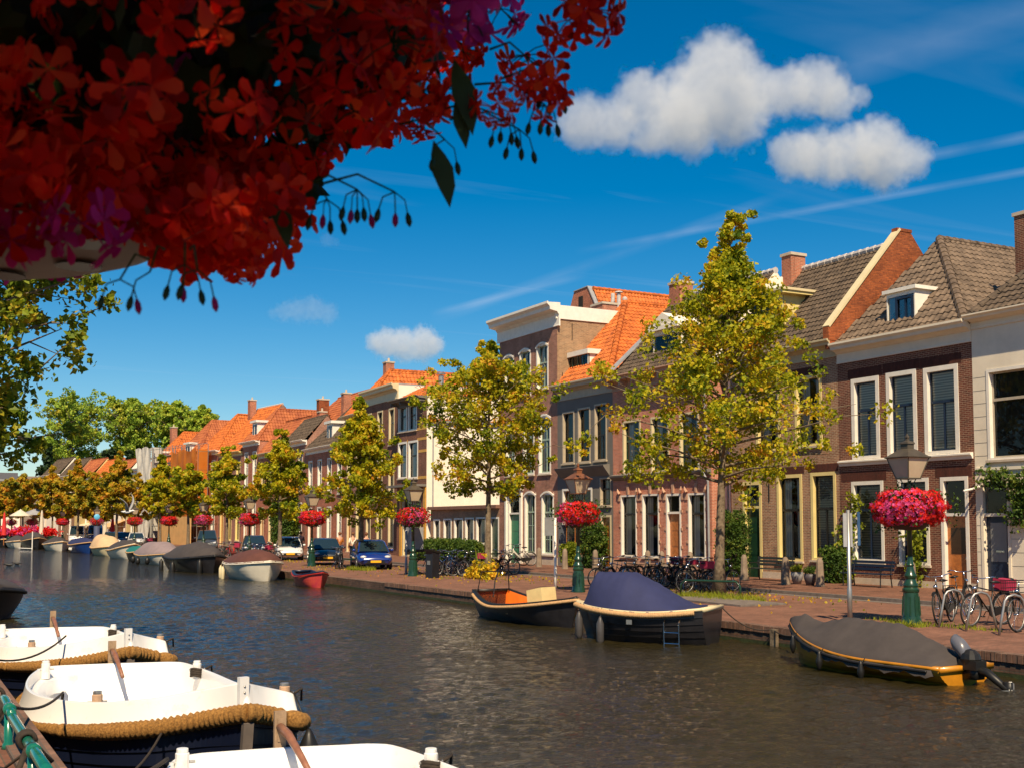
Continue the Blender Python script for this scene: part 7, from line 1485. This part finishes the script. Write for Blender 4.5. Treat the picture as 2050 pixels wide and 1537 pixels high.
# florets drooping over the rim of the pan towards the viewer
for i in range(150):
    t = rnd.uniform(-2.9, -.1); k = rnd.uniform(.36, .62); p = Vector((math.cos(t) * k, math.sin(t) * k, rnd.uniform(-.64, -.38)))
    pj = proj(Vector((LX, LYY, ZN + 2.56)) + p)
    if pj[1] > YM(pj[0], 0) or (pj[0] < 330 and 475 < pj[1] and (pj[1] < 545 or i % 3)): continue
    hm = head_mesh(200 + i % 9, 6, .038, .045); pk = proj(Vector((LX, LYY, ZN + 2.56)) + p); DROOP.append((p, hm, pk[1] > 440 and pk[0] < 180))
for p, hm, pk in DROOP: ro = Matrix.Rotation(rnd.uniform(0, 6), 3, 'Z'); stuffV[1 if pk else 0].add([ro @ Vector(v) + p for v in hm.v], hm.f)
for px_, py_, dist, sc in ((455, 470, 1.7, .7), (480, 530, 1.72, .55), (440, 430, 1.7, .8), (500, 480, 1.72, .5), (1095, 150, 1.9, .8), (1100, 205, 1.9, .6), (985, 215, 1.85, .6), (1180, 25, 1.95, .9), (1140, 40, 1.95, .8), (560, 380, 1.65, .9), (1020, 180, 1.9, .5)):
    hm = head_mesh(300 + px_ % 7, 9, .034, .055); c = Vector((0, 0, EYE)) + ray(px_, py_).normalized() * dist - Vector((LX, LYY, ZN + 2.56)); stuffV[0].add([Vector(v) * sc + c for v in hm.v], hm.f)
tag(stuffV[0].build('red_blossoms', M_NRED, nb, True), kind='stuff'); tag(stuffV[1].build('magenta_blossoms', M_NPINK, nb, True), kind='stuff')
# leaves: lobed round geranium leaves filling the inside
mb = MB()
def gleaf(c, nrm, s, ang):
    a = nrm.orthogonal().normalized(); a.rotate(Matrix.Rotation(ang, 3, nrm)); b_ = nrm.cross(a); P = [c]
    for k in range(15):
        t = -2.8 + 5.6 * k / 14; r_ = s * (1 + .16 * math.cos(k * math.pi)) * (.9 if abs(t) > 2.4 else 1); P.append(c + (a * math.cos(t) + b_ * math.sin(t)) * r_ + nrm * (.18 * s * math.cos(t * 2.5)))
    mb.add(P, [(0, k, k + 1) for k in range(1, 15)])
for i in range(3400):
    d = rs.normal(size=3); d /= np.linalg.norm(d); k = rs.uniform(.25, .95); p = Vector((d[0] * .95 * k, d[1] * .95 * k, d[2] * .50 * k - .02))
    if p.z < -.40 and Vector((p.x, p.y)).length < .50: continue
    if (Vector((LX, LYY, ZN + 2.56)) + p - Vector((0, 0, EYE))).length < .9: continue
    pj = proj(Vector((LX, LYY, ZN + 2.56)) + p)
    if pj[1] > YM(pj[0], -20) or pj[0] > 1120: continue
    nr = Vector(d) * .6 + Vector(rs.normal(size=3)) * .5; gleaf(p, nr.normalized(), rs.uniform(.028, .055), rs.uniform(0, 6))
tag(mb.build('foliage', M_NLEAF, nb), kind='stuff')
# inner soil and moss liner so the mass is solid
m = MB(); m.lathe([(.40, -.36), (.56, -.20), (.62, .0), (.52, .22), (.2, .36), (.01, .40)], n=24); m.build('moss_liner', mat('dark moss', (.012, .016, .008), .95, var=.4, scale=20, bump=.5), nb, True)
# trailing stems with buds at the rim
def sprig(px0, py0, px1, py1, dist, buds, col=M_NLEAF, leafy=True):
    r0, r1 = ray(px0, py0).normalized(), ray(px1, py1).normalized(); o = Vector((LX, LYY, ZN + 2.56)); a = Vector((0, 0, EYE)) + r0 * dist - o; b_ = Vector((0, 0, EYE)) + r1 * dist - o; mid = a.lerp(b_, .5) + Vector((0, 0, .02))
    m = MB(); m.tube([a, mid, b_], [.0022, .0018, .0014], 5)
    for k in range(buds):
        t = k / max(1, buds - 1) * 2 - 1; e = b_ + Vector((t * .022, rnd.uniform(-.01, .01), -.022 - .012 * rnd.random())); m.tube([b_, (b_ + e) / 2 + Vector((t * .006, 0, .004)), e], .0011, 4)
        f = e + Vector((t * .004, 0, -.020)); m.tube([e, e.lerp(f, .3), e.lerp(f, .7), f], [.0015, .0042, .0045, .001], 6, 1 if k % 3 == 1 and not leafy else 0)
    m.build('trailing_stem', [M_NLEAF, M_NPINK], nb, True)
for a in [(300, 520, 240, 560, 1.6, 2), (330, 500, 300, 545, 1.6, 1), (370, 500, 370, 530, 1.6, 3), (380, 500, 395, 540, 1.6, 2), (600, 380, 715, 380, 1.7, 5), (620, 390, 655, 400, 1.7, 4), (640, 370, 790, 385, 1.7, 3), (800, 250, 890, 280, 1.8, 2), (850, 230, 1010, 235, 1.9, 4), (950, 170, 1090, 210, 1.9, 4), (900, 240, 1040, 260, 1.9, 3), (1000, 160, 1100, 170, 1.95, 3), (980, 100, 1060, 120, 1.95, 2)]: sprig(*a, leafy=a[0] > 780)
for px_, py_, s_, dist in ((882, 340, .035, 1.8), (925, 185, .04, 1.85), (920, 245, .025, 1.85), (560, 430, .03, 1.7)):
    mb = MB(); o = Vector((LX, LYY, ZN + 2.56)); c = Vector((0, 0, EYE)) + ray(px_, py_).normalized() * dist - o; u = Vector((.25, -.05, -1)).normalized(); v = Vector((1, -.5, .2)).normalized()
    P = [c - u * s_ * 1.3, c - u * s_ * .6 + v * s_ * .35, c + v * s_ * .55, c + u * s_ * .8 + v * s_ * .45, c + u * s_ * 1.7, c + u * s_ * .8 - v * s_ * .25, c - v * s_ * .4, c - u * s_ * .7 - v * s_ * .25]
    mb.add(P, [tuple(range(8))]); mb.build('hanging_leaf', M_NLEAF, nb)
# ------------------------------------------------------------------ clouds: real volumes far behind the houses
def cloud_mat(dens, seed, size, bl, wisp):
    m = bpy.data.materials.new('cloud vapour'); m.use_nodes = True; t = m.node_tree; t.nodes.clear(); L = t.links.new; out = t.nodes.new('ShaderNodeOutputMaterial'); v = N(t, 'VolumePrincipled')
    v.inputs['Color'].default_value = (.94, .965, 1.0, 1); v.inputs['Anisotropy'].default_value = 0.0
    tc_ = N(t, 'TexCoord'); acc = None
    for c, r_ in bl:
        d = N(t, 'VectorMath', operation='DISTANCE'); L(tc_.outputs['Object'], d.inputs[0]); d.inputs[1].default_value = c
        q = N(t, 'Math', operation='MULTIPLY_ADD'); L(d.outputs['Value'], q.inputs[0]); q.inputs[1].default_value = -1 / r_; q.inputs[2].default_value = 1.0
        if acc is None: acc = q.outputs[0]
        else: x = N(t, 'Math', operation='SMOOTH_MAX'); L(acc, x.inputs[0]); L(q.outputs[0], x.inputs[1]); x.inputs[2].default_value = .15; acc = x.outputs[0]
    nz_ = N(t, 'TexNoise', Scale=3.4 / size, Detail=8.0, Roughness=.60, noise_dimensions='4D'); nz_.inputs['W'].default_value = seed; L(tc_.outputs['Object'], nz_.inputs['Vector'])
    a_ = N(t, 'Math', operation='MULTIPLY_ADD'); L(nz_.outputs[0], a_.inputs[0]); a_.inputs[1].default_value = wisp; L(acc, a_.inputs[2])
    mr = N(t, 'MapRange'); mr.inputs['From Min'].default_value = .5 * wisp + .02; mr.inputs['From Max'].default_value = .5 * wisp + .34; mr.inputs['To Max'].default_value = dens; L(a_.outputs[0], mr.inputs[0]); L(mr.outputs[0], v.inputs['Density']); L(v.outputs[0], out.inputs['Volume']); return m
def cloud(label, blobs, Y, dens, seed, wisp=1.5):
    c0 = at_y(blobs[0][0], blobs[0][1], Y); mb = MB(); S_ = 0; rr = random.Random(seed); bl = []
    for px_, py_, r_ in blobs:
        p = at_y(px_, py_, Y); rad = 1.17 * r_ * (p - Vector((0, 0, EYE))).length / math.sqrt(F_PX ** 2 + (px_ - 1025) ** 2); S_ = max(S_, rad)
        c = p - c0 + Vector((0, rr.uniform(-.2, .2) * rad, 0)); bl.append((c, rad)); mb.ball(c, rad * 1.25, rad * 1.25, rad * 1.25, 14)
    o = mb.build('cloud', cloud_mat(dens, seed, S_, bl, wisp), None); o.location = c0; tag(o, label, 'cloud', 'clouds')
    md = o.modifiers.new('fuse', 'REMESH'); md.mode = 'VOXEL'; md.voxel_size = S_ / 8
    return o
YC = 1500
cloud('largest white cloud with a tall rounded top, upper right', [(1430, 150, 72), (1400, 200, 75), (1290, 195, 52), (1350, 240, 62), (1170, 245, 52), (1230, 250, 48), (1470, 220, 70), (1520, 180, 50), (1570, 185, 48), (1630, 180, 52), (1680, 200, 38), (1300, 265, 45), (1390, 270, 45), (1720, 195, 20)], YC, .015, 1.0)
cloud('second large white cloud below and right of the largest', [(1745, 290, 50), (1700, 310, 55), (1640, 310, 50), (1590, 315, 48), (1780, 320, 55), (1820, 320, 38), (1660, 345, 30), (1570, 300, 32), (1760, 350, 30)], YC, .015, 2.3)
cloud('small oblong white cloud above the orange roof', [(810, 690, 32), (775, 688, 30), (845, 690, 34), (750, 686, 20), (872, 690, 20), (820, 705, 20)], YC, .03, 3.1); cloud('faint wispy cloud left of the small oblong one', [(600, 622, 24), (625, 620, 26), (655, 628, 22), (570, 625, 20), (548, 628, 12)], YC, .006, 4.2, 2.2)
cloud('tiny faint puff under the red flowers', [(545, 500, 14), (560, 496, 10)], YC, .004, 5.5, 2.0); cloud('tiny faint puff right of the hanging red cluster', [(655, 480, 14), (672, 484, 9)], YC, .004, 6.5, 2.0)
